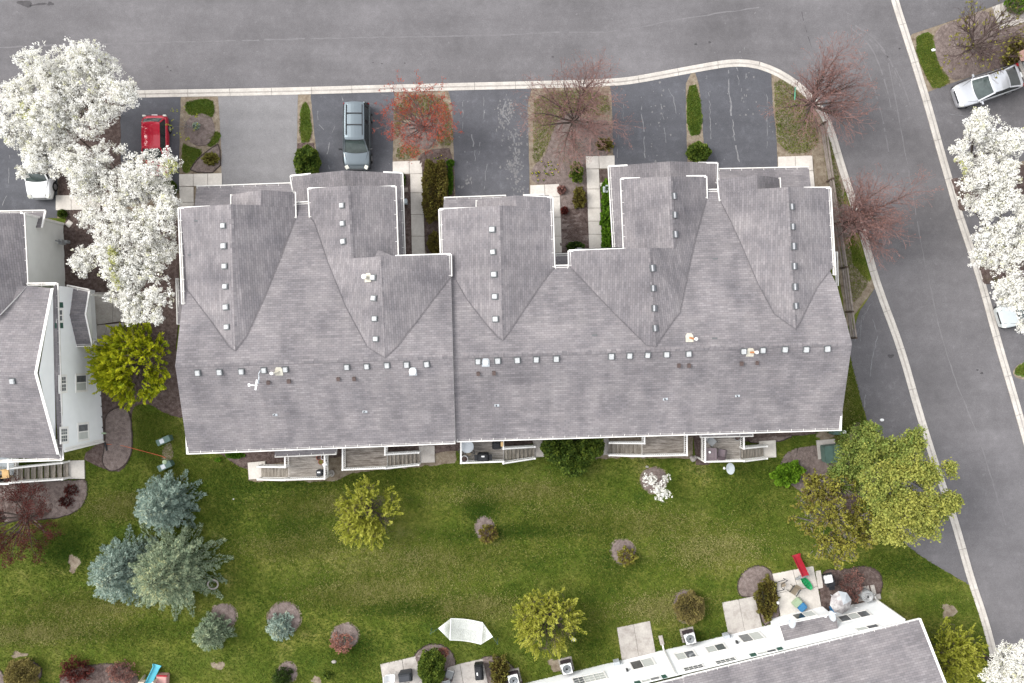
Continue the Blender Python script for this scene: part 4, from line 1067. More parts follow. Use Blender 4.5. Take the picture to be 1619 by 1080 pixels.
# walls under the roofs
def inset(px, k=7):
    cx = sum(p[0] for p in px) / len(px); cy = sum(p[1] for p in px) / len(px)
    return [P(x + (k if x < cx else -k), y + (k if y < cy else -k), 4.9) for x, y in px]
for px, z in (([(288, 470), (290, 708), (715, 692), (715, 440)], 5.0), ([(722, 440), (722, 690), (1322, 672), (1335, 560), (1318, 440)], 5.0),
              ([(286, 331), (465, 326), (465, 480), (288, 480)], 5.0), ([(490, 299), (624, 297), (628, 410), (711, 408), (711, 500), (500, 500)], 4.9),
              ([(697, 333), (871, 329), (874, 500), (700, 500)], 4.9), ([(984, 285), (1114, 282), (1114, 500), (903, 500), (903, 400), (986, 397)], 4.9),
              ([(1137, 300), (1310, 298), (1314, 450), (1140, 450)], 4.9)):
    H1.walls(inset(px), 0, z - .15, name='wall')
for px in ([(312, 300), (459, 296), (459, 345), (312, 345)], [(464, 281), (632, 277), (632, 410), (466, 400)], [(705, 317), (864, 313), (866, 345), (705, 345)], [(966, 266), (1130, 262), (1130, 310), (972, 405)], [(1140, 271), (1275, 269), (1278, 312), (1140, 312)]):
    c = [P(x, y, 2.8) for x, y in px]; m = sum(c, Vector()) / 4
    H1.walls([p + (m - p).normalized() * .3 for p in c], 0, 2.55, name='garage_wall')
    a, b = c[0] + (m - c[0]).normalized() * .3, c[1] + (m - c[1]).normalized() * .3
    d = (b - a).normalized(); nn = Vector((-d.y, d.x, 0)); mid = (a + b) / 2
    mb = MB()
    for r_ in range(4):
        for k in range(4):
            mb.box(mid.xy.to_3d() + d * (k - 1.5) * 1.18 + nn * .03 + Vector((0, 0, .3 + r_ * .53)), (.56, .03, .25), math.atan2(d.y, d.x))
    mb.build('garage_door', M['trim'], H1.root)
# a sliding door behind every rear deck
for px in (487, 578, 762, 1050, 1138):
    p = P(px, 705 - (px - 487) * .036, 0) ; p = p + Vector((0, .45, 0)); mb = MB()
    mb.box(p + Vector((0, .0, 2.3)), (.95, .05, 1.05), .037)
    o = mb.build('sliding_door', M['trim'], H1.root)
    for sx in (-.45, .45):
        mb = MB(); mb.box(p + Vector((sx, -.05, 2.3)), (.38, .02, .92), .037); mb.build('pane', M['glass'], o)
# upper windows along the back wall
for a, b, ks in (((297, 701), (708, 685), (.10, .28, .52, .72, .90)), ((729, 683), (1315, 665), (.07, .22, .36, .56, .72, .90))):
    A_, B_ = P(*a, 4.9).xy.to_3d(), P(*b, 4.9).xy.to_3d(); d = (B_ - A_).normalized(); nn = Vector((d.y, -d.x, 0)); an = math.atan2(d.y, d.x)
    for t in ks:
        c = A_.lerp(B_, t) + nn * .02 + Vector((0, 0, 4.1)); mb = MB(); mb.box(c, (.80, .04, .62), an); o = mb.build('window', M['trim'], H1.root)
        for sx in (-.36, .36): mb = MB(); mb.box(c + d * sx + nn * .035, (.32, .015, .52), an); mb.build('pane', M['glass'] if sx < 0 else M['blind'], o)
H1.bvh()
RV = [(313, 589), (347.4, 588), (382, 587), (417.6, 585), (451.5, 583.7), (548.6, 580), (580, 579), (612, 577.3), (643, 576.3), (674.7, 575.4), (756, 571), (787, 570), (818, 569), (848, 568), (879.7, 567),
      (966.7, 563), (995.6, 562), (1024, 561), (1054, 560), (1089, 559), (1175.8, 555), (1206, 553.5), (1241, 552), (1274.5, 552), (1308, 551),
      (353.6, 357), (354.7, 389), (356, 421), (357, 453), (358, 485.6), (359.4, 517), (541.5, 325), (542.5, 353.6), (543.6, 382), (590.6, 439), (591.4, 471.6), (592.8, 504), (594.4, 536),
      (779, 363), (780, 398.6), (781.7, 434), (783, 469), (784, 504.7)]
for x, y in RV: on_roof(H1, x, y, 'roof_vent', VENT, FLANGE)
for x, y in [(1066, 310), (1067, 340), (1068, 370.6), (1032, 424), (1033, 456), (1034.7, 487.6), (1036, 519), (1252, 327), (1253.5, 358.6), (1255, 389.5), (1256, 421), (1257, 453.6), (1258.5, 483.6)]:
    o = on_roof(H1, x, y, 'hooded_vent', HOOD, FLANGE)
for x, y in [(424.7, 604), (457, 602), (535, 598.5), (560, 598), (756, 590), (781, 589), (1073, 577), (1089, 577), (1172, 574), (1196.6, 573)]: on_roof(H1, x, y, 'exhaust_vent', EXHAUST)
for x, y in [(435, 656), (577, 651), (785.6, 641), (1052, 631), (1166, 626)]: on_roof(H1, x, y, 'plumbing_vent', PLUMB)
pipe(H1, 433, 590, patch=(441, 587)); pipe(H1, 653, 587, r=.22, ht=.22, name='dome_vent'); pipe(H1, 768, 573, r=.16, ht=.25, name='dome_vent')
pipe(H1, 1098, 536, patch=(1090, 534), rust=True); pipe(H1, 1193, 557, patch=(1186, 557), rust=True); pipe(H1, 577, 438, r=.15, ht=.4, patch=(582, 439))
for x, y in [(1131, 409), (1130, 535), (301, 403), (311, 349), (916, 393), (940, 530)]:
    p, n = H1.hit(x, y); mb = MB(); mb.box(p, (.16, .05, .02)); mb.build('loose_shingle', M['vent_side'], H1.root)
mb = MB(); q = [P(715.5, 422, 3.2), P(718, 422, 3.2), P(720, 432, 3.2), P(717, 433, 3.2)]
mb.hexa([p - Vector((0, 0, .5)) for p in q][::-1] + q[::-1]) if False else mb.hexa([p + Vector((0, 0, 2.0)) for p in reversed(q)] + [p + Vector((0, 0, 2.6)) for p in reversed(q)])
mb.build('orange_tarp', M['rust'], H1.root)  # small red-orange tarp piece between two front gables

# ------------------------------------------------------------------ the row on the left
H2 = House(P(40, 560, 0), 'pale sided townhouse row at the left edge with a gabled side porch', M['siding'])
zE = 5.35
e_t, e_b = P(90.4, 449, zE), P(99, 727, zE)
apex = P(57, 590, 7.6); rk_t, rk_b = P(83, 456, 5.75), P(92, 718, 5.65)
far = Vector((-16, .4, 0))
H2.slope('main_roof', [[apex, rk_b, P(97, 726, 5.3), P(97, 726, 5.3) + far, apex + far]])
H2.slope('main_roof', [[apex, apex + far, P(40, 452, 5.6) + far, P(43, 452, 5.6), rk_t]])
H2.slope('pent_roof', [[P(88, 449, zE), P(90, 449, zE), P(98.5, 727, zE), P(96, 727, zE) + Vector((-.15, 0, .0)), P(86, 600, 5.62) + Vector((0, 0, 0)), P(82.5, 456, 5.62)]])
H2.gutter(P(90.4, 448, zE), P(98.8, 727, zE), out=(1, 0, 0)); H2.gutter(P(-60, 731.5, 5.3), P(98.5, 726.5, 5.3), out=(0, -1, 0)); H2.gutter(P(43, 449, zE), P(90, 448.5, zE), out=(0, 1, 0))
H2.trim(apex, rk_b, .16, .06); H2.trim(apex, rk_t, .16, .06)
mb = MB(); off = Vector((-.12, 0, 0))
gw = [P(83.5, 458, 5.6), P(88.5, 716, 5.5), P(61.5, 590, 7.35)]
mb.face(gw); mb.build('gable_wall', H2.wall_mat, H2.root)
# front wing with its valley
H2.slope('wing_roof', [[P(38, 338, 5.2), P(43.3, 449.5, 5.2), P(43.3, 452, 5.62), P(0, 497, 6.6), P(-60, 540, 7.4), P(-70, 338, 7.4)]])
H2.gutter(P(37.6, 337, 5.2), P(43.4, 450, 5.2), out=(1, 0, 0))
H2.slope('garage_roof', [[P(-60, 337, 2.9), P(72, 334, 2.9), P(66.5, 360, 3.55), P(-60, 362, 3.55)]]); H2.gutter(P(-60, 336, 2.9), P(72, 333.5, 2.9), out=(0, 1, 0))
H2.trim(P(72, 334, 2.9), P(66.5, 360, 3.55), .12)
# side walls: base lines as seen on the ground
A0, A1 = P(100.3, 355, 0), P(103.7, 462, 0)
B0, B1 = P(150.5, 459, 0), P(164.0, 697, 0)
def lap_wall(h, a, b, z0, z1, out, mat, laps=0.2, extra=None):
    mb = MB(); k = int((z1 - z0) / laps); o = Vector(out).normalized() * .015
    for j in range(k):
        h0, h1 = z0 + (z1 - z0) * j / k, z0 + (z1 - z0) * (j + 1) / k
        u = lambda p, z: Vector((p.x, p.y, z))
        mb.face([u(a, h0) + o, u(b, h0) + o, u(b, h1), u(a, h1)]); mb.face([u(a, h0), u(b, h0), u(b, h0) + o, u(a, h0) + o])
    ob = mb.build('wall', mat, h.root)
    return ob
lap_wall(H2, A0, A1, 0, 5.2, (1, 0, 0), M['grey_siding']); lap_wall(H2, A0 + Vector((-3, 0, 0)), A0, 0, 3.0, (0, 1, 0), M['grey_siding'])
lap_wall(H2, B0, B1, 0.0, 5.4, (1, 0, 0), M['siding']); lap_wall(H2, B1, B1 + Vector((-9, .35, 0)), 0, 5.3, (0, -1, 0), M['siding']); lap_wall(H2, A1, B0, 0, 5.3, (0, 1, 0), M['grey_siding'])
mb = MB(); mb.tube(B1 + Vector((.05, -.05, 0)), B1 + Vector((.05, -.05, 5.3)), .07, .07, 8); mb.build('downspout', M['trim'], H2.root)
mb = MB(); mb.beam(A0 + Vector((.03, .03, 0)), A0 + Vector((.03, .03, 5.2)), .14, .14); mb.build('corner_trim', M['trim'], H2.root)
mb = MB(); mb.beam(B1 + Vector((-.06, .09, 0)), B1 + Vector((-.06, .09, 5.2)), .14, .14); mb.build('corner_trim', M['trim'], H2.root)
for k in range(9):
    t = .35 + k * .07; p = B0.lerp(B1, t); mb = MB(); mb.box(p + Vector((.05, 0, .16)), (.03, .05, .03)); mb.build('weep_clip', M['vent_side'], H2.root)
pB = plane(B0, B1, B0 + Vector((0, 0, 3)))
def wall_window(h, pl, q, out, name='window', cells=2, dark=(0, 1), muntins=0, fw=.09, mats=None, depth=.05):
    """window from its four outline pixels on a wall plane: frame, panes (and bars)"""
    c = [on_plane(x, y, *pl) for x, y in q]
    out = Vector(out).normalized()
    a, b, d, e = c            # a-b along the sill side, e-d opposite
    u = (b - a); v = (e - a)
    fr_ = MB(); U, V = u.length, v.length; uu, vv = u.normalized(), v.normalized()
    def pt(s, t, o): return a + u * s + v * t + out * o
    fu, fv = fw / U, fw / V
    def slab(s0, s1, t0, t1, o0, o1, mbx, mi=0):
        mbx.hexa([pt(s0, t0, o0), pt(s1, t0, o0), pt(s1, t1, o0), pt(s0, t1, o0), pt(s0, t0, o1), pt(s1, t0, o1), pt(s1, t1, o1), pt(s0, t1, o1)], mi)
    slab(0, 1, 0, fv, 0, depth, fr_); slab(0, 1, 1 - fv, 1, 0, depth, fr_); slab(0, fu, fv, 1 - fv, 0, depth, fr_); slab(1 - fu, 1, fv, 1 - fv, 0, depth, fr_)
    w = h if isinstance(h, bpy.types.Object) else h.root
    fo = fr_.build(name, M['trim'], w)
    iu = (1 - 2 * fu) / cells
    for k in range(cells):
        s0, s1 = fu + iu * k + fu * .2, fu + iu * (k + 1) - fu * .2
        mb = MB(); slab(s0, s1, fv, 1 - fv, .008, .022, mb)
        mt = mats[k] if mats else ('darkglass' if k in dark else 'blind')
        mb.build('pane', M[mt], fo)
        if k: mb = MB(); slab(s0 - fu * .55, s0, fv, 1 - fv, .01, depth * .9, mb); mb.build('mullion', M['trim'], fo)
        if muntins:
            mb = MB()
            for j in range(1, muntins + 1):
                t = fv + (1 - 2 * fv) * j / (muntins + 1); slab(s0, s1, t - .012 / V, t + .012 / V, .022, .03, mb)
            sm = (s0 + s1) / 2; slab(sm - .012 / U, sm + .012 / U, fv, 1 - fv, .0225, .0295, mb)
            mb.build('muntin', M['trim'], fo)
    return fo
wall_window(H2, pB, [(137, 590), (137.5, 619), (119.5, 619.5), (118.5, 591)], (1, 0, 0), mats=['glass', 'blind'], fw=.13)
wall_window(H2, pB, [(139.5, 667), (140.5, 696), (122.5, 698.5), (121.5, 669)], (1, 0, 0), mats=['glass', 'blind'], fw=.13)
wall_window(H2, pB, [(105, 592), (105.5, 621), (93, 622), (92, 593)], (1, 0, 0), muntins=2, mats=['glass', 'glass'], fw=.13)
wall_window(H2, pB, [(107, 674), (107.5, 701), (95, 703), (94, 675)], (1, 0, 0), muntins=2, mats=['glass', 'glass'], fw=.13)
w = wall_window(H2, pB, [(99, 487), (99.5, 510), (88, 510.5), (87.5, 487.5)], (1, 0, 0), mats=['glass', 'glass'], fw=.12)
for y0, y1 in ((478, 486.6), (510.4, 519)):
    mb = MB(); c = [on_plane(x, y, *pB) for x, y in ((98.7, y0), (99.3, y1), (87, y1), (87, y0))]
    o = Vector((.04, 0, 0)); mb.hexa(c + [p + o for p in c]); mb.build('shutter', M['teal'], H2.root)
# porch roof on the side
H2.slope('porch_roof', [[P(102, 499, 3.7), P(135.5, 497, 3.7), P(141.5, 460, 3.0), P(106, 452.6, 3.0)]]); H2.slope('porch_roof', [[P(102, 499, 3.7), P(115, 547, 3.0), P(146, 546, 3.0), P(135.5, 497, 3.7)]])
H2.gutter(P(106, 452, 3.0), P(141.5, 459, 3.0), out=(0, 1, 0)); H2.gutter(P(115, 547, 3.0), P(146.5, 546, 3.0), out=(0, -1, 0)); H2.trim(P(135.5, 497, 3.7), P(141.5, 460, 3.0), .10); H2.trim(P(135.5, 497, 3.7), P(146, 546, 3.0), .10)
mb = MB(); mb.face([P(143, 463, 2.95), P(147, 544, 2.95), P(138, 497, 3.6)]); mb.build('porch_gable', M['siding'], H2.root)
for y in (466, 540):
    mb = MB(); b_ = P(143 + (y - 466) * .05, y, 2.9); mb.tube(Vector((b_.x, b_.y, 0)), b_, .09, .09, 10); mb.build('porch_post', M['trim'], H2.root)
H2.bvh()
on_roof(H2, 20, 602, 'roof_vent', VENT, FLANGE)
mb = MB(); c = P(100.5, 384, .6); mb.box(c + Vector((.12, 0, .4)), (.12, .16, .3)); mb.tube(c + Vector((.15, 0, .7)), c + Vector((.15, 0, 1.3)), .05, .05, 8); mb.box(c + Vector((.3, .05, .1)), (.12, .1, .2)); mb.build('gas_meter', M['grey_plastic'], H2.root)

# ------------------------------------------------------------------ the row along the bottom edge
H3 = House(P(1150, 1090, 0), 'white sided townhouse row at the bottom edge with windows facing the lawn', M['siding'])
W0, W1 = P(770, 1094.7, 0), P(1384, 948, 0)
wd = (W1 - W0).normalized(); wn_ = Vector((-wd.y, wd.x, 0)); Wp = plane(W0, W1, W0 + Vector((0, 0, 3)))
zW = 4.62
lap_wall(H3, W0, W1, 0, zW, wn_, M['siding'], .13); lap_wall(H3, W1, W1 - wn_ * 8, 0, zW, wd, M['siding'], .2)
E0, E1 = P(1079, 1069.5, zW), P(1454, 978, zW)
sl = -wn_ * 6 + Vector((0, 0, 2.6))
H3.slope('main_roof', [[E0, E1, E1 + sl, E0 + sl]]); H3.gutter(E0, E1, w=.11, out=tuple(wn_)); H3.trim(E1, E1 + sl, .14)
E2 = P(1036, 1081.5, zW - .1); E3 = P(1081, 1070, zW - .1); E2 = E3 - wd * 12
H3.slope('main_roof', [[E2, E3, E3 + sl, E2 + sl]]); H3.gutter(E2, E3, w=.11, out=tuple(wn_))
for a, b in (((1048.5, 1026.5), None), ((1385, 949), None)):
    p = on_plane(*a, *Wp); p.z = 0; mb = MB(); q = p + wn_ * .07
    mb.beam(q + Vector((0, 0, .1)), q + Vector((0, 0, zW - .1)), .10, .08); mb.beam(q + Vector((0, 0, .1)), q + wn_ * .5 + Vector((0, 0, .05)), .1, .08)
    o = mb.build('downspout', M['trim'], H3.root)
    mb = MB(); mb.box(p + wn_ * .75 + Vector((0, 0, .06)), (.14, .33, .05), math.atan2(wd.y, wd.x)); mb.build('splash_block', M['old_concrete'], o)
def W(q, **k): return wall_window(H3, Wp, q, wn_, **k)
W([(993.4, 1047.5), (1030.5, 1038.6), (1037.5, 1052), (1000.5, 1061)], name='sliding_door', mats=['darkglass', 'blind'], fw=.10)
W([(1163.8, 1005), (1200, 997.5), (1210.5, 1009.7), (1175, 1017.6)], name='sliding_door', mats=['glass', 'blind'], fw=.10)
W([(903, 1073), (955.5, 1061.5), (960, 1073), (908, 1085)], cells=3, mats=['glass', 'blind', 'blind'], muntins=2)
W([(1064.5, 1034), (1096.3, 1027.3), (1101.8, 1038), (1071.5, 1045.5)], mats=['blind', 'glass'])
W([(1112.6, 1023.3), (1143.8, 1016.2), (1150.5, 1026.6), (1120, 1034)], mats=['blind', 'glass'])
W([(1079, 1056.3), (1110.4, 1049.3), (1114.2, 1055.8), (1083, 1063)], muntins=1, mats=['glass', 'glass'], fw=.06)
W([(1129, 1046), (1161, 1038.6), (1164.8, 1044), (1134, 1052)], muntins=1, mats=['glass', 'glass'], fw=.06)
for q in ([(1196, 1032.5), (1226.5, 1025.5), (1229.5, 1029.5), (1199, 1037)], [(1013, 1076), (1042, 1069), (1044.5, 1073), (1016, 1081)]):
    W(q, mats=['blind', 'glass'], fw=.05)
for q in ([(1184.5, 1034.8), (1194, 1032.6), (1197, 1037), (1188, 1039.2)], [(1227.5, 1025), (1235.5, 1023.2), (1238.8, 1027), (1230.5, 1029)], [(1002, 1078.6), (1011, 1076.5), (1014, 1081), (1005, 1083)], [(1045, 1068.6), (1052, 1067), (1055.5, 1071.5), (1048, 1073.4)]):
    c = [on_plane(x, y, *Wp) for x, y in q]; mb = MB(); mb.hexa(c + [p + wn_ * .04 for p in c]); mb.build('shutter', M['teal'], H3.root)
W([(1321.5, 975.3), (1370, 964.4), (1380, 973), (1331, 984.8)], cells=3, mats=['glass', 'blind', 'glass'])
W([(1349.5, 994), (1386, 986), (1393.5, 990), (1357, 999.5)], mats=['blind', 'glass'], fw=.07)
for x, y in ((1165.5, 1017), (992, 1061)):
    p = on_plane(x, y, *Wp); mb = MB(); mb.box(p + wn_ * .08, (.07, .08, .14), math.atan2(wd.y, wd.x)); mb.build('wall_lamp', M['dark_metal'], H3.root)
for x, y in ((1148, 1007), (975, 1049)):
    p = on_plane(x, y, *Wp); mb = MB(); mb.box(p + wn_ * .12 + Vector((0, 0, .1)), (.2, .12, .3), math.atan2(wd.y, wd.x)); mb.tube(p + wd * .3 + wn_ * .08 - Vector((0, 0, .2)), p + wd * .3 + wn_ * .08 + Vector((0, 0, .5)), .04, .04, 8); mb.build('meter_box', M['dish_white'], H3.root)
# bay with its own roof
b0, b1 = P(1217, 978, 0), P(1300, 958.5, 0)
bz = 2.55
dep = (b0 - on_plane(1217, 978, *Wp)).length
def foot_on_wall(p): return p - wn_ * ((p - W0).dot(wn_))
f0, f1 = foot_on_wall(b0), foot_on_wall(b1)
lap_wall(H3, b0, b1, 0, bz, wn_, M['siding'], .13); lap_wall(H3, f0, b0, 0, bz, -wd, M['siding'], .13); lap_wall(H3, b1, f1, 0, bz, wd, M['siding'], .13)
R0, R1 = P(1231.5, 988.5, bz + .02), P(1321, 969.5, bz + .02)
R2 = P(1325.5, 994, 3.3); R3 = P(1239.5, 1013.5, 3.3)
H3.slope('bay_roof', [[R0, R1, R2, R3]]); H3.trim(R0, R1, .08); H3.trim(R0, R3, .05)
pl_b = plane(b0, b1, b0 + Vector((0, 0, 2)))
wall_window(H3, pl_b, [(1249.5, 972.5), (1284, 964.8), (1290, 973.5), (1259, 980.8)], wn_, name='sliding_door', mats=['darkglass', 'blind'], fw=.09)
H3.bvh()

# ------------------------------------------------------------------ corner of the house across the street
H4 = House(P(1640, 110, 0), 'corner of a brick fronted house at the right edge beside the silver sedan', M['brick_pink'])
k0, k1, k2, k3 = P(1606, 86, 0), P(1640, 74, 0), P(1660, 130, 0), P(1626, 140, 0)
H4.walls([P(1609.5, 85, 0), P(1650, 66, 0), P(1660, 96, 0), P(1614, 97, 0)], 0, 1.1, M['brick_pink'], name='brick_wall')
mb = MB(); t = [P(1609, 83, 1.1), P(1650, 63, 1.1), P(1660, 92, 1.1), P(1614, 97, 1.1)]; mb.hexa([p for p in reversed(t)] + [p + Vector((0, 0, .06)) for p in reversed(t)]); mb.build('wall_cap', M['brick_pink'], H4.root)
H4.walls([P(1616, 99, 0), P(1665, 85, 0), P(1690, 180, 0), P(1641, 190, 0)], 0, 3.0, M['siding'], name='wall')
mb = MB(); q = [P(1607, 97, 0), P(1612, 96, 0), P(1632, 150, 0), P(1626, 152, 0)]; mb.hexa(list(reversed(q)) + [p + Vector((0, 0, .14)) for p in reversed(q)]); mb.build('threshold', M['concrete'], H4.root)
H4.slope('main_roof', [[P(1640, 90, 3.1), P(1700, 75, 3.1), P(1720, 185, 5), P(1660, 195, 5)]])
# ================================================================== DECKS
def deck(label, fx0, fx1, yt, yb, zf, tilt, stair, sx, sy0, sy1, dbl=None, board_w=.14, dark=False, zr=.95, y_slope_end=None, tread_n=8, top_rail=None):
    """wooden deck seen from above: fx0..fx1, yt..yb floor pixels at height zf (tilt = rise of y per px of x);
    stair +1 right / -1 left runs to column sx between rows sy0..sy1"""
    Y = lambda x, y: y - (x - fx0) * tilt
    root = thing('deck', P((fx0 + fx1) / 2, (yt + yb) / 2, 0), label, 'deck', 'rear decks with white railings')
    A, B, C, D = P(fx0, Y(fx0, yt - 12), zf), P(fx1, Y(fx1, yt - 12), zf), P(fx1, Y(fx1, yb), zf), P(fx0, Y(fx0, yb), zf)
    W = (A - D).length; n = int(W / board_w)
    wood = M['wood_dark'] if dark else M['wood']
    for k in range(n):
        t0, t1 = (k + .04) / n, (k + .96) / n; dz = Vector((0, 0, rng.uniform(-.006, .006)))
        q = [D.lerp(A, t0), C.lerp(B, t0), C.lerp(B, t1), D.lerp(A, t1)]
        mb = MB(); mb.hexa([p - Vector((0, 0, .03)) + dz for p in q] + [p + dz for p in q]); mb.build('board', wood, root)
    mb = MB()
    for p in (A, B, C, D): mb.beam(p - Vector((0, 0, zf)), p - Vector((0, 0, .04)), .12, .12)
    mb.beam(D - Vector((0, 0, .13)), C - Vector((0, 0, .13)), .05, .2); mb.beam(A - Vector((0, 0, .13)), D - Vector((0, 0, .13)), .05, .2); mb.beam(B - Vector((0, 0, .13)), C - Vector((0, 0, .13)), .05, .2)
    mb.build('frame', M['gutter'], root)
    # stairs
    e = C if stair > 0 else D
    xs = fx1 if stair > 0 else fx0
    s0, s1 = P(xs, sy0[0], zf), P(xs, sy1[0], zf); g0, g1 = P(sx, sy0[1], .1), P(sx, sy1[1], .1)
    for k in range(tread_n):
        t = (k + .5) / tread_n; z = zf - (zf - .1) * (k + 1) / (tread_n + 1)
        p0, p1 = s0.lerp(g0, t), s1.lerp(g1, t); p0.z = p1.z = z
        run = (g0 - s0).xy.length / tread_n
        d = (g0 - s0).xy.to_3d().normalized()
        for hh in (-.25, .25):
            mb = MB(); c = d * run * hh
            q0, q1 = p0 + c, p1 + c
            mb.beam(q0, q1, run * .46, .035); mb.build('tread', M['tread'], root)
    for a, b in ((s0, g0), (s1, g1)):
        mb = MB(); mb.beam(a - Vector((0, 0, .12)), b - Vector((0, 0, .02)), .05, .24); mb.build('stringer', M['gutter'], root)
    bal = MB()
    seen = []
    def rail(a, b, z0=zr, post=True):
        k_ = len(seen) * .004; up = Vector((0, 0, z0 + k_))
        mb = MB(); mb.beam(a + up, b + up, .10, .05); mb.build('handrail', M['trim'], root)
        mb = MB(); mb.beam(a + Vector((0, 0, .09 + k_)), b + Vector((0, 0, .09 + k_)), .05, .07); mb.build('bottom_rail', M['trim'], root)
        L = (b - a).length; k = int(L / .13)
        for i in range(1, k):
            p = a.lerp(b, i / k); bal.beam(p + Vector((0, 0, .1)), p + up, .035, .035)
        for p in (a, b):
            if any((p - q).length < .12 for q in seen): continue
            seen.append(p.copy())
            m2 = MB(); m2.beam(p - Vector((0, 0, .1)), p + Vector((0, 0, z0 + .07)), .115, .115); m2.build('post', M['trim'], root)
    rail(D, C)
    wall_side = (A, D) if stair > 0 else (B, C)
    rail(wall_side[0], wall_side[1])
    rail(s0, g0); rail(s1, g1)
    top = P(xs, Y(xs, yt - 10), zf); rail(top, s0)
    bal.build('balusters', M['trim'], root, kind='stuff')
    return root
deck('weathered deck with potted plants and a small square grill, leftmost behind the long row', 456.5, 518, 720, 755, 1.3, .03, -1, 414, (735.5, 735), (755.5, 754.5))
deck('bare grey deck with nothing on it, second from the left behind the long row', 546, 612, 708, 739.5, 1.3, .04, 1, 664, (716, 713), (737.5, 732), dark=True)
deck('deck with two black barbecues and a round glass table behind the long row', 730, 796, 700, 729, 1.3, .035, 1, 845, (707, 704), (729.5, 722), tread_n=8)
deck('bare weathered deck right of the evergreen shrubs, stairs down towards them', 1015.5, 1081.5, 690, 718, 1.3, .02, -1, 961, (698.5, 698), (718.5, 717), dark=True)
deck('deck with mauve patio table and chair, rightmost behind the long row', 1110, 1170, 693, 727, 1.3, .02, 1, 1206, (706.5, 703), (726.5, 722))
deck('deck with honey coloured chairs at the left edge, wide stairs with open risers', -30, 26, 735, 763, 1.5, .03, 1, 110, (738, 729), (760, 754.5), tread_n=8)

# ================================================================== FENCE
FP = [(1299, 200), (1312, 287), (1322, 355), (1333, 424.5), (1341.5, 493.5), (1347, 534.5)]
fence = thing('split_rail_fence', P(1322, 370, 0), 'weathered three rail wooden fence along the right end of the long row', 'fence')
for x, y in FP:
    mb = MB(); p = P(x - 4, y, 0); mb.beam(p, p + Vector((0, 0, 1.25)), .17, .12); mb.build('post', M['post_wood'], fence, bevel=.02)
for (x0, y0), (x1, y1) in zip(FP, FP[1:]):
    for z in (.35, .75, 1.12):
        mb = MB(); a, b = P(x0 - 4, y0, 0), P(x1 - 4, y1, 0)
        mb.beam(a + Vector((rng.uniform(-.03, .03), 0, z + rng.uniform(-.05, .05))), b + Vector((rng.uniform(-.03, .03), 0, z + rng.uniform(-.05, .05))), .12, .10)
        mb.build('rail', M['rail_wood'], fence, bevel=.02)

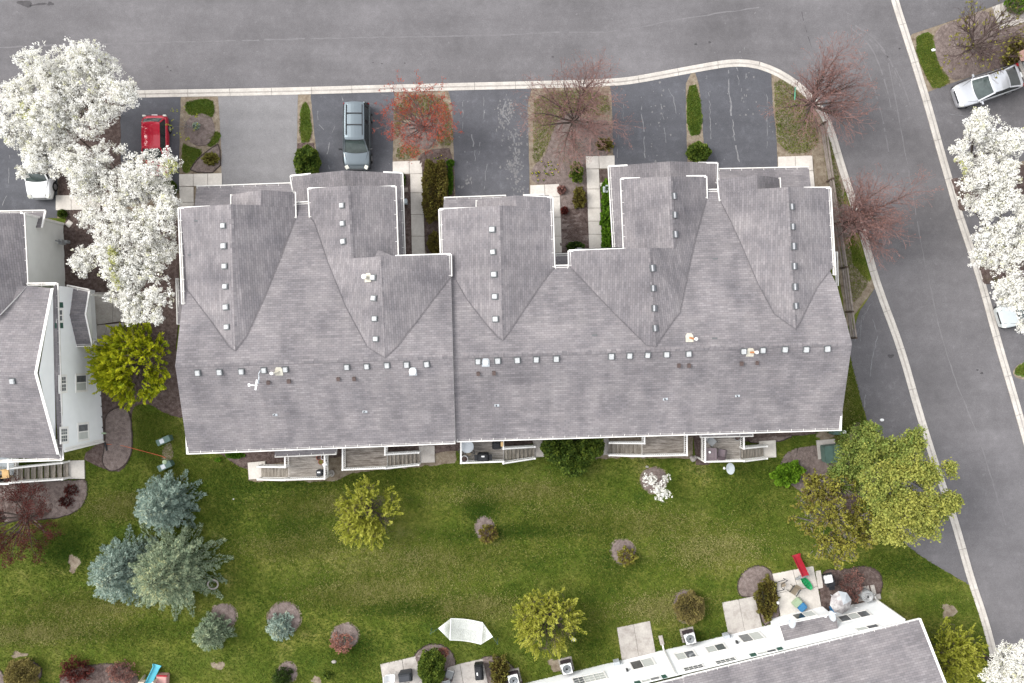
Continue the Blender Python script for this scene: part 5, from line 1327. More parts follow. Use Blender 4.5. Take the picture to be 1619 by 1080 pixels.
# ================================================================== CARS
def car_paint(name, c, coat=1.0, metallic=0.35, rough=0.35):
    m = flat(name, c, rough=rough, var=.03, metallic=metallic, coat=coat); return m
def car(name, label, cx, cy, ang, L, W, H, paint, kind, rails=False):
    """ang: heading of the nose, world radians. Local x forward."""
    root = thing(name, P(cx, cy, 0), label, 'car')
    base = base_loc(root); ca, sa = math.cos(ang), math.sin(ang)
    def w(x, y, z): return base + Vector((x * ca - y * sa, x * sa + y * ca, z))
    hz = .92 if kind == 'suv' else .82        # bonnet height
    bz = 1.02 if kind == 'suv' else .92       # belt height
    st = [(-.5, .74, hz * .62), (-.493, .86, hz * .80), (-.46, .93, bz * .93), (-.40, .97, bz * .985), (-.25, 1, bz), (0, 1, bz), (.16, .995, bz * .995), (.24, .985, bz * .98), (.34, .965, hz * 1.0), (.42, .93, hz * .95), (.47, .86, hz * .86), (.495, .76, hz * .72), (.5, .66, hz * .58)]
    if kind == 'sedan': st[2] = (-.465, .92, bz * .98); st[3] = (-.40, .96, bz * 1.02); st[4] = (-.27, .99, bz * 1.02)
    rows = []
    for t, k, zt in st:
        x = t * L; y = W / 2 * k
        prof = [(y * .90, .20), (y * .97, .34), (y, .55), (y * .985, zt * .82), (y * .93, zt * .965), (y * .80, zt), (y * .42, zt + .022), (0, zt + .03)]
        full = [(-a, b) for a, b in prof] + [(a, b) for a, b in reversed(prof[:-1])]
        rows.append([w(x, a, b) for a, b in full])
    mb = MB()
    for r0, r1 in zip(rows, rows[1:]):
        for j in range(len(r0) - 1): mb.face([r0[j], r0[j + 1], r1[j + 1], r1[j]][::-1])
    mb.face(rows[0]); mb.face(rows[-1][::-1])
    body = mb.build('body', paint, root)
    bm = bmesh.new(); bm.from_mesh(body.data); bmesh.ops.remove_doubles(bm, verts=bm.verts, dist=1e-4); bmesh.ops.recalc_face_normals(bm, faces=bm.faces[:]); bm.to_mesh(body.data); bm.free()
    body.data.polygons.foreach_set('use_smooth', [True] * len(body.data.polygons))
    sub = body.modifiers.new('s', 'SUBSURF'); sub.levels = 1; sub.render_levels = 1
    mb = MB(); mb.hexa([w(-L * .46, -W * .42, .16), w(L * .47, -W * .42, .16), w(L * .47, W * .42, .16), w(-L * .46, W * .42, .16), w(-L * .46, -W * .45, .28), w(L * .47, -W * .45, .28), w(L * .47, W * .45, .28), w(-L * .46, W * .45, .28)])
    mb.build('underbody', M['black'], root)
    # cabin
    if kind == 'suv': xs = dict(fb=.245, ft=.09, rt=-.455, rb=-.488)
    elif kind == 'sedan': xs = dict(fb=.245, ft=.035, rt=-.19, rb=-.43)
    else: xs = dict(fb=.23, ft=.07, rt=-.33, rb=-.43)
    yb, yt = W / 2 * .90, W / 2 * (.72 if kind != 'suv' else .69)
    zb = bz - .02
    def arc(xc, half, z, bow, n=7, zc=.0): return [w(xc * L + bow * (1 - (2 * i / (n - 1) - 1) ** 2), -half + 2 * half * i / (n - 1), z + zc * (1 - (2 * i / (n - 1) - 1) ** 2)) for i in range(n)]
    R = [arc(xs['rb'], yb * .90, zb, -.04), arc(xs['rt'], yt * .94, H - .03, -.05, zc=.04), arc(xs['rt'] + .03, yt * .97, H - .005, -.03, zc=.045), arc((xs['rt'] + xs['ft']) / 2, yt, H, 0, zc=.06), arc(xs['ft'] - .03, yt * .985, H - .02, .03, zc=.05), arc(xs['ft'], yt * .97, H - .05, .05, zc=.045), arc(xs['fb'], yb * .93, zb, .12)]
    mb = MB()
    for r0, r1 in zip(R[1:5], R[2:6]):
        for j in range(6): mb.face([r0[j], r1[j], r1[j + 1], r0[j + 1]])
    roof = mb.build('roof', paint, root, smooth=True)
    def gl(nm, r0, r1, inset=.05, z=.0, mat='darkglass', parent=root):
        mb = MB()
        for j in range(6): mb.face([r0[j], r1[j], r1[j + 1], r0[j + 1]])
        return mb.build(nm, M[mat], parent, smooth=True)
    ws = [p.lerp(q, .06) for p, q in zip(R[5], R[6])]; we = [p.lerp(q, .97) for p, q in zip(R[5], R[6])]
    gl('windscreen', ws, we, mat='screen'); gl('rear_window', [p.lerp(q, .93) for p, q in zip(R[1], R[0])], [p.lerp(q, .08) for p, q in zip(R[1], R[0])], mat='screen' if kind != 'sedan' else 'darkglass')
    for s in (0, 6):
        for r0, r1 in ((R[0], R[1]), (R[5], R[6])):
            mb = MB(); mb.beam(r0[s], r1[s], .09, .06); mb.build('pillar', paint, root)
    mb = MB()                                         # surrounds of the front and rear glass
    for rr in ((R[5], ws), (we, R[6]), (R[0], [p.lerp(q, .93) for p, q in zip(R[1], R[0])]), ([p.lerp(q, .08) for p, q in zip(R[1], R[0])], R[1])):
        for j in range(6): mb.face([rr[0][j], rr[1][j], rr[1][j + 1], rr[0][j + 1]])
    mb.build('glass_surround', paint if kind != 'suv' else M['black'], root, kind='stuff')
    for s, sg in ((0, -1), (6, 1)):
        top = [R[k][s] for k in range(1, 6)]; bot = [w(L * x, sg * yb, zb) for x in (xs['rb'] + .02, xs['rt'] + .05, (xs['rt'] + xs['ft']) / 2, xs['ft'] - .02, xs['fb'])]
        cuts = [(0, 2), (2, 4)] if kind != 'suv' else [(0, 1), (1, 2), (2, 4)]
        for a, b in cuts:
            mb = MB()
            for k in range(a, b):
                e0 = .10 if k == a else 0.0; e1 = .10 if k == b - 1 else 0.0
                t0, t1 = top[k].lerp(top[k + 1], e0), top[k + 1].lerp(top[k], e1); c0, c1 = bot[k].lerp(bot[k + 1], e0), bot[k + 1].lerp(bot[k], e1)
                q = [c0, c1, t1.lerp(c1, .06), t0.lerp(c0, .06)]; mb.face(q if sg < 0 else q[::-1])
            mb.build('side_window', M['darkglass'], root)
        mb = MB()
        for k in range(4):
            q = [bot[k], bot[k + 1], top[k + 1], top[k]]; o_ = Vector((sa * .012 * sg, -ca * .012 * sg, 0)); q = [p + o_ for p in q]; mb.face(q if sg < 0 else q[::-1])
        mb.build('window_frame', M['black'], root)
        # mirror
        mb = MB(); c = w(L * (xs['fb'] - .035), sg * (W / 2 + .09), bz + .06); mb.box(c, (.06, .11, .07), ang); mb.beam(w(L * (xs['fb'] - .02), sg * W * .46, bz - .02), c, .05, .05); mb.build('wing_mirror', paint if kind != 'suv' else M['black'], root, bevel=.02)
        for t in (.5,):
            mb = MB(); mb.box(w(L * .465, sg * W * .335, hz * .84), (.13, .13, .05), ang + sg * -.5, tilt=Matrix.Rotation(.45, 3, 'Y')); mb.build('headlight', M['lamp_clear'], root, bevel=.02)
            mb = MB(); mb.box(w(-L * .478, sg * W * .40, bz * .86), (.06, .11, .08), ang); mb.build('tail_light', M['lamp_red'] if kind != 'hatch' else M['lamp_clear'], root, bevel=.02)
        for xx in (.315, -.29):
            c = w(xx * L, sg * (W / 2 - .10), .33); ax = Vector((-sa, ca, 0)) * sg
            mb = MB(); mb.tube(c - ax * .10, c + ax * .105, .33, .33, 20); wh = mb.build('wheel', M['rubber'], root)
            mb = MB(); mb.tube(c + ax * .10, c + ax * .112, .21, .19, 12); mb.build('rim', M['rim'], wh)
        if rails:
            mb = MB(); mb.beam(w(L * .03, sg * yt * .82, H + .075), w(-L * .42, sg * yt * .80, H + .07), .045, .05); mb.build('roof_rail', M['black'], root)
    if rails:
        for xx in (-.12, -.29):
            mb = MB(); mb.beam(w(L * xx, -yt * .82, H + .085), w(L * xx, yt * .82, H + .085), .07, .03); mb.build('crossbar', M['black'], root)
    mb = MB(); mb.box(w(-L * .487, 0, bz * .80), (.02, .19, .07), ang, tilt=Matrix.Rotation(-.7, 3, 'Y')); mb.build('number_plate', M['white_plastic'], root)
    # panel lines of the bonnet
    mb = MB()
    for sg in (-1, 1): mb.beam(w(L * .47, sg * W * .25, hz * .885), w(L * .235, sg * W * .425, bz * .985), .018, .02)
    mb.build('bonnet_seam', M['black'], root)
    mb = MB(); mb.box(w(L * .492, 0, hz * .66), (.03, W * .24, .09), ang); mb.build('grille', M['dark_metal'], root)
    return root
M['screen'] = glass_mat('windscreen_glass', (0.045, 0.062, 0.06), .05)
car('suv', 'steel blue suv with black roof rails parked nose to the house', 567, 219.5, -math.pi / 2, 4.62, 1.98, 1.68, car_paint('steel_blue_paint', (0.135, 0.165, 0.185), metallic=.8, rough=.32), 'suv', rails=True)
car('hatchback', 'red hatchback half under the white blossom tree', 252, 234, -math.pi / 2 + .01, 4.3, 1.78, 1.45, car_paint('red_paint', (0.46, 0.006, 0.03), metallic=.3), 'hatch')
car('white_van', 'white minivan mostly hidden under the white blossom at the left', 70, 263, -math.pi / 2 + .02, 4.8, 1.86, 1.55, car_paint('white_paint', (0.70, 0.71, 0.72), metallic=0), 'suv', rails=True)
car('sedan', 'silver sedan parked across the street at the upper right', 1555, 140.5, math.pi + .335, 4.75, 1.82, 1.43, car_paint('silver_paint', (0.60, 0.615, 0.65), metallic=.75), 'sedan')
car('parked_car', 'pale car glimpsed under the white blossom at the right edge', 1622, 488, math.pi + .3, 4.7, 1.8, 1.45, car_paint('pale_paint', (0.50, 0.54, 0.55)), 'sedan')

# ================================================================== SMALL THINGS
def simple(name, mb, mats, loc, label, cat, group=None, bevel=0.0, smooth=False):
    return place(mb.build(name, mats, None, bevel=bevel, smooth=smooth), loc, label, cat, group)
# green utility cabinets
def pedestal(px, py, ang, label, L=.95, W=.40, H=.62):
    p = P(px, py); r = thing('utility_pedestal', p, label, 'utility box', 'green utility pedestals on the lawn')
    mb = MB(); mb.box(p + Vector((0, 0, H / 2)), (L / 2, W / 2, H / 2), ang); mb.build('cabinet', M['green_box'], r, bevel=.04)
    mb = MB(); mb.box(p + Vector((0, 0, H + .03)), (L / 2 + .02, W / 2 + .02, .03), ang); mb.build('lid', M['green_box'], r, bevel=.02)
    mb = MB(); mb.box(p + Vector((math.cos(ang) * -.1, math.sin(ang) * -.1, H + .065)), (.15, .15, .006), ang); mb.build('plate', M['dish_white'], r)
    return r
pedestal(264, 695, .42, 'green utility box alone on the lawn above the round capped one')
r = pedestal(266, 735, .45, 'green utility box with a pale round cap on its upper corner')
mb = MB(); p = P(266.5, 728.5); mb.lathe(p, [(.10, 0), (.10, .5), (.15, .5), (.15, .72), (.03, .78)], 12); mb.build('round_cap', M['sage_plastic'], r)
p = P(1308, 713); r = thing('transformer', p, 'large green transformer cabinet on a concrete pad in the mulch', 'transformer')
mb = MB(); mb.box(p + Vector((-.1, .15, .08)), (.64, .66, .08), .1); mb.build('pad', M['old_concrete'], r)
mb = MB(); mb.box(p + Vector((0.04, -.08, .6)), (.58, .58, .45), .1); mb.build('cabinet', M['green_box'], r, bevel=.05)
for s in (-.28, .28): mb = MB(); mb.box(p + Vector((.04 + s, -.08 + s * .1, 1.07)), (.28, .60, .03), .1); mb.build('lid', M['green_box'], r, bevel=.02)
p = P(1317, 681); r = thing('meter_pedestal', p, 'green cabinet with a round white top at the right corner of the long row', 'utility box')
mb = MB(); mb.box(p + Vector((0, 0, .45)), (.32, .2, .45)); mb.build('cabinet', M['green_box'], r, bevel=.03)
mb = MB(); mb.lathe(p + Vector((.42, 0, 0)), [(.05, 0), (.05, .9), (.12, .92), (.12, 1.05), (.03, 1.1)], 12); mb.build('round_top', M['white_plastic'], r)
p = P(1317, 749); mb = MB(); mb.lathe(p, [(.16, 0), (.18, .5), (.12, .6)], 10); simple('utility_stub', mb, M['green_box'], p, 'small green round stub between the transformer and the trees', 'utility box')
# air conditioners
def ac(px, py, label, grey=False):
    p = P(px, py); r = thing('air_conditioner', p, label, 'air conditioner', 'air conditioners along the lower row of houses')
    a = math.atan2(wd.y, wd.x); H = .85
    mb = MB(); mb.box(p + Vector((0, 0, .04)), (.48, .48, .04), a); mb.build('pad', M['stone'], r)
    mb = MB()
    if grey: mb.lathe(p, [(.42, .08), (.44, H - .05), (.40, H)], 8)
    else: mb.box(p + Vector((0, 0, .08 + (H - .08) / 2)), (.37, .37, (H - .08) / 2), a)
    mb.build('coil_case', M['grey_plastic'] if grey else M['plum'], r, bevel=.03)
    if not grey:
        mb = MB(); mb.box(p + Vector((0, 0, H + .04)), (.40, .40, .05), a); mb.build('cover', M['white_plastic'], r, bevel=.06)
    mb = MB()
    for k in range(6): mb.lathe(p + Vector((0, 0, H + (.095 if not grey else .02))), [(.08 + k * .042, 0), (.08 + k * .042 + .014, .014), (.08 + k * .042 + .02, 0)], 20)
    mb.build('fan_grille', M['dish_white'] if not grey else M['steel'], r)
    mb = MB(); mb.lathe(p + Vector((0, 0, H + (.085 if not grey else .01))), [(.28, 0), (.28, .006)], 20); mb.build('fan_well', M['grey_plastic'] if not grey else M['black'], r)
    mb = MB(); mb.beam(p + Vector((.2, -.35, .4)), p + Vector((.35, -.9, .5)), .04, .04); mb.build('pipe', M['dish_white'], r)
ac(1087, 1003, 'white topped air conditioner between the two bare patios'); ac(895, 1050, 'white topped air conditioner below the large yellow green tree')
ac(812, 1068, 'white topped air conditioner nearest the hammock, at the bottom edge'); ac(1364.5, 938, 'grey air conditioner at the right end of the lower row', grey=True)
# barbecues
def grill(px, py, z, ang, label, mat='black', w=.8, d=.45, h=1.1, tag_=True, side=True):
    p = P(px, py, z); r = thing('barbecue', p, label, 'barbecue', 'barbecues on decks and patios')
    ca, sa = math.cos(ang), math.sin(ang)
    o = lambda x, y, zz: p + Vector((x * ca - y * sa, x * sa + y * ca, zz))
    mb = MB(); mb.hexa([o(-w * .42, -d * .45, 0), o(w * .42, -d * .45, 0), o(w * .42, d * .45, 0), o(-w * .42, d * .45, 0), o(-w / 2, -d / 2, h * .75), o(w / 2, -d / 2, h * .75), o(w / 2, d / 2, h * .75), o(-w / 2, d / 2, h * .75)]); mb.build('cart', M[mat], r, bevel=.03)
    mb = MB(); mb.hexa([o(-w / 2, -d / 2, h * .75), o(w / 2, -d / 2, h * .75), o(w / 2, d / 2, h * .75), o(-w / 2, d / 2, h * .75), o(-w * .38, -d * .30, h), o(w * .38, -d * .30, h), o(w * .38, d * .38, h * .97), o(-w * .38, d * .38, h * .97)]); mb.build('lid', M[mat], r, bevel=.05)
    if side:
        for s in (-1, 1): mb = MB(); mb.box(o(s * (w / 2 + .10), 0, h * .74), (.11, d * .33, .02), ang); mb.build('side_shelf', M[mat], r)
    if tag_: mb = MB(); mb.box(o(0, d * .18, h + .004), (.10, .045, .01), ang); mb.build('badge', M['white_plastic'], r)
    mb = MB(); mb.beam(o(-w * .3, -d * .52, h * .86), o(w * .3, -d * .52, h * .86), .03, .03); mb.build('handle', M['dark_metal'], r)
    return r
grill(508, 746, 1.3, .03, 'small square black grill with a pale knob on the leftmost deck', w=.44, d=.42, h=.75, side=False, mat='charcoal')
grill(764.5, 721, 1.3, .03, 'wide black barbecue at the front of its deck', w=.78, d=.62)
grill(785.5, 702, 1.3, .03, 'black barbecue beside the stair top, near the gutter', w=.62, d=.5, tag_=False, side=False)
grill(643, 1064, 0.06, .15, 'charcoal covered barbecue beside the white chair on the bottom left patio', mat='charcoal', w=.95, d=.62, tag_=False, side=False)
grill(758, 1056, 0.06, 1.66, 'long black covered barbecue at the edge of the patio under the mulch bed', w=1.1, d=.6, side=False)
r = grill(1306, 914, 0.06, -1.35, 'black barbecue with white lid beside the toy strewn patio', w=.8, d=.6, tag_=False)
p = P(1309.5, 915.5, 1.12); mb = MB(); mb.box(p + Vector((0, 0, .02)), (.30, .30, .05), .2); mb.build('white_lid', M['white_plastic'], r, bevel=.05)
# pots
def pot(px, py, z, r0, mat, label, fill='soil', h=.35, cat='plant pot'):
    p = P(px, py, z); mb = MB(); mb.lathe(p, [(r0 * .7, 0), (r0, h), (r0 * .86, h), (r0 * .84, h - .05)], 16); o = simple('plant_pot', mb, M[mat], p, label, cat, 'pots on the decks')
    mb = MB(); mb.lathe(p + Vector((0, 0, h - .06)), [(r0 * .83, 0), (r0 * .83, .015)], 14); mb.build('potting_soil', M[fill], o)
pot(505.5, 722.8, 1.3, .17, 'terracotta', 'terracotta pot, left of the pot trio on the leftmost deck', 'mulch'); pot(513.5, 722, 1.3, .20, 'white_plastic', 'white rimmed pot with dark soil, right of the pot trio', 'mulch')
pot(509, 729.5, 1.3, .18, 'terracotta', 'pot with olive green filling, lowest of the trio', 'olive'); pot(735, 724.5, 1.3, .24, 'white_plastic', 'large white pot in the corner of the barbecue deck', 'mulch', h=.45)
pot(1164, 690.5, 1.3, .24, 'grey_plastic', 'grey pot under the bay roof on the rightmost deck', 'mulch')
p = P(515.5, 733.5, 1.3); mb = MB(); mb.box(p + Vector((0, 0, .2)), (.16, .13, .2), .5); simple('storage_box', mb, M['white_plastic'], p, 'tilted white box against the railing of the leftmost deck', 'box', bevel=.02)
p = P(525.5, 747.5, 0); mb = MB()
for k in range(14):
    t0, t1 = 2 * math.pi * k / 14, 2 * math.pi * (k + 1) / 14
    mb.tube(p + Vector((.16 * math.cos(t0), .2 * math.sin(t0), .25)), p + Vector((.16 * math.cos(t1), .2 * math.sin(t1), .25)), .05, .05, 6, cap=False)
mb.lathe(p, [(.12, 0), (.16, .22)], 12); simple('hose_pot', mb, M['stone'], p, 'pale round planter ring standing in the mulch between two decks', 'planter')
p = P(1095.5, 725.5); mb = MB()
for a, b, s in ((0, 0, .2), (.15, .12, .14), (-.12, .1, .13)): mb.lathe(p + Vector((a, b, 0)), [(s, 0), (s * 1.05, s * .4), (s * .8, s * .9), (s * .3, s * 1.15)], 8)
simple('garden_statue', mb, M['stone'], p, 'lumpy pale stone ornament between the two right hand decks', 'ornament')
# tables and chairs
def chair(px, py, z, ang, label, seat='tan', frame='dark_metal', s=1.0, arms=True, group='patio chairs', cat='chair'):
    p = P(px, py, z); r = thing('patio_chair', p, label, cat, group); ca, sa = math.cos(ang), math.sin(ang)
    o = lambda x, y, zz: p + Vector((x * ca - y * sa, x * sa + y * ca, zz)) if s == 1 else p + Vector((x * ca - y * sa, x * sa + y * ca, zz)) * s
    mb = MB(); mb.hexa([o(-.25, -.25, .40), o(.25, -.25, .42), o(.25, .25, .42), o(-.25, .25, .40), o(-.25, -.25, .44), o(.25, -.25, .46), o(.25, .25, .46), o(-.25, .25, .44)]); mb.build('seat', M[seat], r)
    mb = MB(); mb.hexa([o(-.27, -.25, .44), o(-.23, -.25, .44), o(-.23, .25, .44), o(-.27, .25, .44), o(-.50, -.24, .95), o(-.46, -.24, .96), o(-.46, .24, .96), o(-.50, .24, .95)]); mb.build('backrest', M[seat], r)
    for sy in (-.27, .27):
        if arms: mb = MB(); mb.beam(o(-.36, sy, .66), o(.24, sy, .64), .05, .04); mb.build('armrest', M[frame], r)
        for sx in (-.22, .24): mb = MB(); mb.tube(o(sx, sy, .0), o(sx, sy, .64), .018, .018, 6); mb.build('leg', M[frame], r)
    return r
def frame_chair(px, py, z, ang, label):
    """folding chair lying as a bare tube frame"""
    p = P(px, py, z); r = thing('patio_chair', p, label, 'chair', 'patio chairs'); ca, sa = math.cos(ang), math.sin(ang)
    o = lambda x, y, zz: p + Vector((x * ca - y * sa, x * sa + y * ca, zz))
    mb = MB()
    for pts in ([(-.5, .3, .3), (-.55, -.3, .35), (.1, -.32, .35), (.2, -.15, .3)], [(-.5, .3, .3), (.35, .36, .4), (.5, .25, .4), (.0, .1, .35), (-.05, -.15, .35)], [(-.5, .3, .3), (-.5, .3, .02)], [(.1, -.32, .35), (.1, -.32, .02)], [(.35, .36, .4), (.35, .36, .02)]):
        for a, b in zip(pts, pts[1:]): mb.tube(o(*a), o(*b), .022, .022, 6)
    mb.build('frame', M['dark_metal'], r)
    mb = MB(); mb.hexa([o(.0, -.12, .33), o(.3, -.1, .33), o(.3, .22, .33), (o(.0, .2, .33)), o(.0, -.12, .35), o(.3, -.1, .35), o(.3, .22, .35), o(.0, .2, .35)]); mb.build('seat', M['tan'], r)
frame_chair(1233, 924, .06, .25, 'dark tube framed chair with a bare frame at the left of the toy strewn patio')
chair(1252, 931, .06, -2.15, 'tan sling chair in the middle of the toy strewn patio', 'tan')
p = P(1263, 955, .06); r = thing('toy_box', p, 'blue and pale green plastic toy box near the sliding door', 'toy')
mb = MB(); mb.box(p + Vector((-.2, .17, .2)), (.32, .22, .2), .75); mb.build('tray', M['sage_plastic'], r, bevel=.04)
mb = MB(); mb.box(p + Vector((.13, -.12, .24)), (.30, .24, .24), .75); mb.build('lid', M['blue_plastic'], r, bevel=.07)
chair(599 + 21, 1068, .06, 0.0 + math.pi / 2 * 0, 'white plastic chair on the bottom left patio', 'white_plastic', 'white_plastic')
chair(711, 1063, .06, -1.9, 'grey sling chair with cushion at the edge of the patio right of the evergreen', 'grey_plastic', 'charcoal')
chair(709, 1079, .06, -1.3, 'grey chair cut by the bottom edge below the evergreen', 'grey_plastic', 'charcoal')
chair(15, 747, 1.5, math.pi + .1, 'honey coloured armchair on the left edge deck, nearer the stairs', 'honey', 'honey')
chair(-2, 745, 1.5, .1, 'honey coloured armchair at the left picture edge', 'honey', 'honey')
p = P(6, 737, 1.5); mb = MB(); mb.box(p + Vector((0, 0, .01)), (.7, .6, .012)); simple('deck_rug', mb, M['dish'], p, 'blue grey rug under the honey chairs on the left deck', 'rug')
p = P(1, 757, 1.5); mb = MB(); mb.lathe(p, [(.2, 0), (.24, .4), (.2, .42)], 12); simple('planter', mb, M['black'], p, 'black round planter at the left edge deck', 'planter')
p = P(739.5, 704, 1.3); r = thing('glass_table', p, 'round glass topped table on the barbecue deck', 'table')
mb = MB(); mb.lathe(p + Vector((0, 0, .7)), [(.42, 0), (.42, .02)], 24); mb.build('tabletop', M['dish_white'], r)
mb = MB()
for k in range(24): t0, t1 = 2 * math.pi * k / 24, 2 * math.pi * (k + 1) / 24; mb.tube(p + Vector((.43 * math.cos(t0), .43 * math.sin(t0), .71)), p + Vector((.43 * math.cos(t1), .43 * math.sin(t1), .71)), .02, .02, 5, cap=False)
mb.build('rim', M['dish'], r)
for k in range(4): t = k * math.pi / 2 + .7; mb = MB(); mb.tube(p + Vector((.32 * math.cos(t), .32 * math.sin(t), 0)), p + Vector((.3 * math.cos(t), .3 * math.sin(t), .7)), .02, .02, 6); mb.build('leg', M['dark_metal'], r)
frame_chair(738.5, 714.5, 1.3, -.6, 'dark metal chair frame between the glass table and the white pot')
p = P(1119.5, 716.5, 1.3); r = thing('slatted_table', p, 'square mauve slatted table on the rightmost deck', 'table')
for k in range(8):
    x = -.33 + k * .094; mb = MB(); mb.box(p + Vector((x, 0, .70)), (.036, .38, .015), 0.0); mb.build('slat', M['lilac'], r)
mb = MB()
for a, b in (((-.39, -.39), (.39, -.39)), ((.39, -.39), (.39, .39)), ((.39, .39), (-.39, .39)), ((-.39, .39), (-.39, -.39))): mb.beam(p + Vector((*a, .70)), p + Vector((*b, .70)), .07, .04)
mb.build('tabletop_frame', M['lilac'], r)
for sx in (-.33, .33):
    for sy in (-.33, .33): mb = MB(); mb.beam(p + Vector((sx, sy, 0)), p + Vector((sx, sy, .68)), .06, .06); mb.build('leg', M['plum'], r)
p2 = P(1121.7, 714.7, 2.02); mb = MB(); mb.lathe(p2, [(.07, 0), (.08, .1), (.05, .11)], 10); simple('cup', mb, M['white_plastic'], p2, 'small white cup on the mauve slatted table', 'cup')
chair(1138, 715, 1.3, math.pi / 2 - .2, 'mauve armchair right of the slatted table', 'lilac', 'plum')
chair(1123, 697, 1.3, -.8, 'folded grey chair under the bay roof on the rightmost deck', 'grey_plastic', 'charcoal', arms=False)
p = P(794, 699, 1.3); mb = MB(); mb.beam(p, p + Vector((0, 0, 1.3)), .16, .3); simple('deck_umbrella', mb, M['honey'], p, 'honey coloured folded umbrella upright by the barbecue stair', 'umbrella')
# toys
def slide(px, py, ang, L, mat, label, tower=None):
    p = P(px, py, 0.0); r = thing('toy_slide', p, label, 'slide', 'plastic slides'); ca, sa = math.cos(ang), math.sin(ang)
    o = lambda x, y, z: p + Vector((x * ca - y * sa, x * sa + y * ca, z))
    prof = [(0, .12), (.12 * L, .14), (.3 * L, .28), (.55 * L, .55), (.8 * L, .80), (L, .92)]
    mb = MB()
    for (x0, z0), (x1, z1) in zip(prof, prof[1:]):
        W_ = lambda x: .19 + (.08 if x < .05 else 0)
        a, b = W_(x0), W_(x1)
        mb.face([o(x0, -a, z0), o(x0, a, z0), o(x1, b, z1), o(x1, -b, z1)][::-1])
        for s in (-1, 1):
            mb.hexa([o(x0, s * a, z0 - .03), o(x1, s * b, z1 - .03), o(x1, s * (b + .05), z1 - .03), o(x0, s * (a + .05), z0 - .03), o(x0, s * a, z0 + .13), o(x1, s * b, z1 + .13), o(x1, s * (b + .05), z1 + .13), o(x0, s * (a + .05), z0 + .13)])
    mb.build('chute', M[mat], r)
    return r, o
r, o = slide(1257, 876, -1.27, 1.35, 'red_plastic', 'red plastic slide with grey steps at the edge of the toy strewn patio')
mb = MB(); mb.box(o(1.5, .0, .45), (.10, .38, .06), -1.27); mb.box(o(1.62, -.1, .2), (.08, .42, .05), -1.27); mb.beam(o(1.4, -.25, .9), o(1.7, -.4, 0), .08, .06); mb.beam(o(1.4, .25, .9), o(1.7, .3, 0), .08, .06); mb.build('steps', M['grey_plastic'], r)
r, o = slide(250, 1050, -1.85, 1.25, 'aqua_plastic', 'pale blue plastic slide on a cream play set at the bottom left')
mb = MB()
c = o(1.35, 0, 0)
for x, y in ((-.55, -.35), (.55, -.35), (.55, .5), (-.55, .5)): mb.beam(c + Vector((x, y, 0)), c + Vector((x * .85, y * .85, 1.15)), .14, .14)
mb.build('tower_leg', M['cream_plastic'], r)
for a, b in (((-.5, -.34), (.5, -.34)), ((.5, -.34), (.5, .45)), ((-.5, -.34), (-.5, .45)), ((-.5, .45), (-.15, .45))):
    mb = MB(); mb.beam(c + Vector((*a, .95)), c + Vector((*b, .95)), .08, .40); mb.build('panel', M['cream_plastic'], r)
mb = MB(); mb.box(c + Vector((0, 0.05, .62)), (.46, .38, .03)); mb.build('platform', M['brown_vent'], r)
mb = MB(); mb.box(c + Vector((-.3, -.36, 1.17)), (.14, .06, .02)); mb.build('badge', M['red_plastic'], r)
p = P(260, 1073, 0); mb = MB(); mb.box(p + Vector((0, 0, .3)), (.38, .45, .3), -.05); o2 = simple('toy_table', mb, M['pink_plastic'], p, 'faded pink play table with red edge beside the play set', 'toy', bevel=.05)
mb = MB(); mb.beam(p + Vector((-.3, .44, .58)), p + Vector((.42, .40, .58)), .10, .08); mb.build('edge', M['red_plastic'], o2)
p = P(1274.5, 921.5, .06); a = -.88; mb = MB(); ca, sa = math.cos(a), math.sin(a)
o = lambda x, y, z: p + Vector((x * ca - y * sa, x * sa + y * ca, z))
ring = [(.58 * math.cos(t) if abs(math.cos(t)) < .86 else .55 * math.copysign(1, math.cos(t)) * (.9 + .1 * abs(math.cos(t))), .23 * math.sin(t) * (1 if abs(math.cos(t)) < .7 else .95)) for t in [2 * math.pi * k / 20 for k in range(20)]]
for s0, z0, s1, z1 in ((1, .16, .86, .13), (.86, .13, .6, .03), (1, .16, .96, .02)):
    for k in range(20):
        (x0, y0), (x1, y1) = ring[k], ring[(k + 1) % 20]; mb.face([o(x0 * s0, y0 * s0, z0), o(x1 * s0, y1 * s0, z0), o(x1 * s1, y1 * s1, z1), o(x0 * s1, y0 * s1, z1)])
mb.face([o(x * .6, y * .6, .03) for x, y in ring]); 
for s in (-.07, .07): mb.beam(o(-.38, s, .06), o(.38, s, .06), .03, .06)
for s in (-.2, .0, .2): mb.beam(o(s, -.18, .08), o(s, .18, .08), .05, .06)
simple('sled', mb, M['green_plastic'], p, 'bright green plastic sled lying on the toy strewn patio', 'sled')
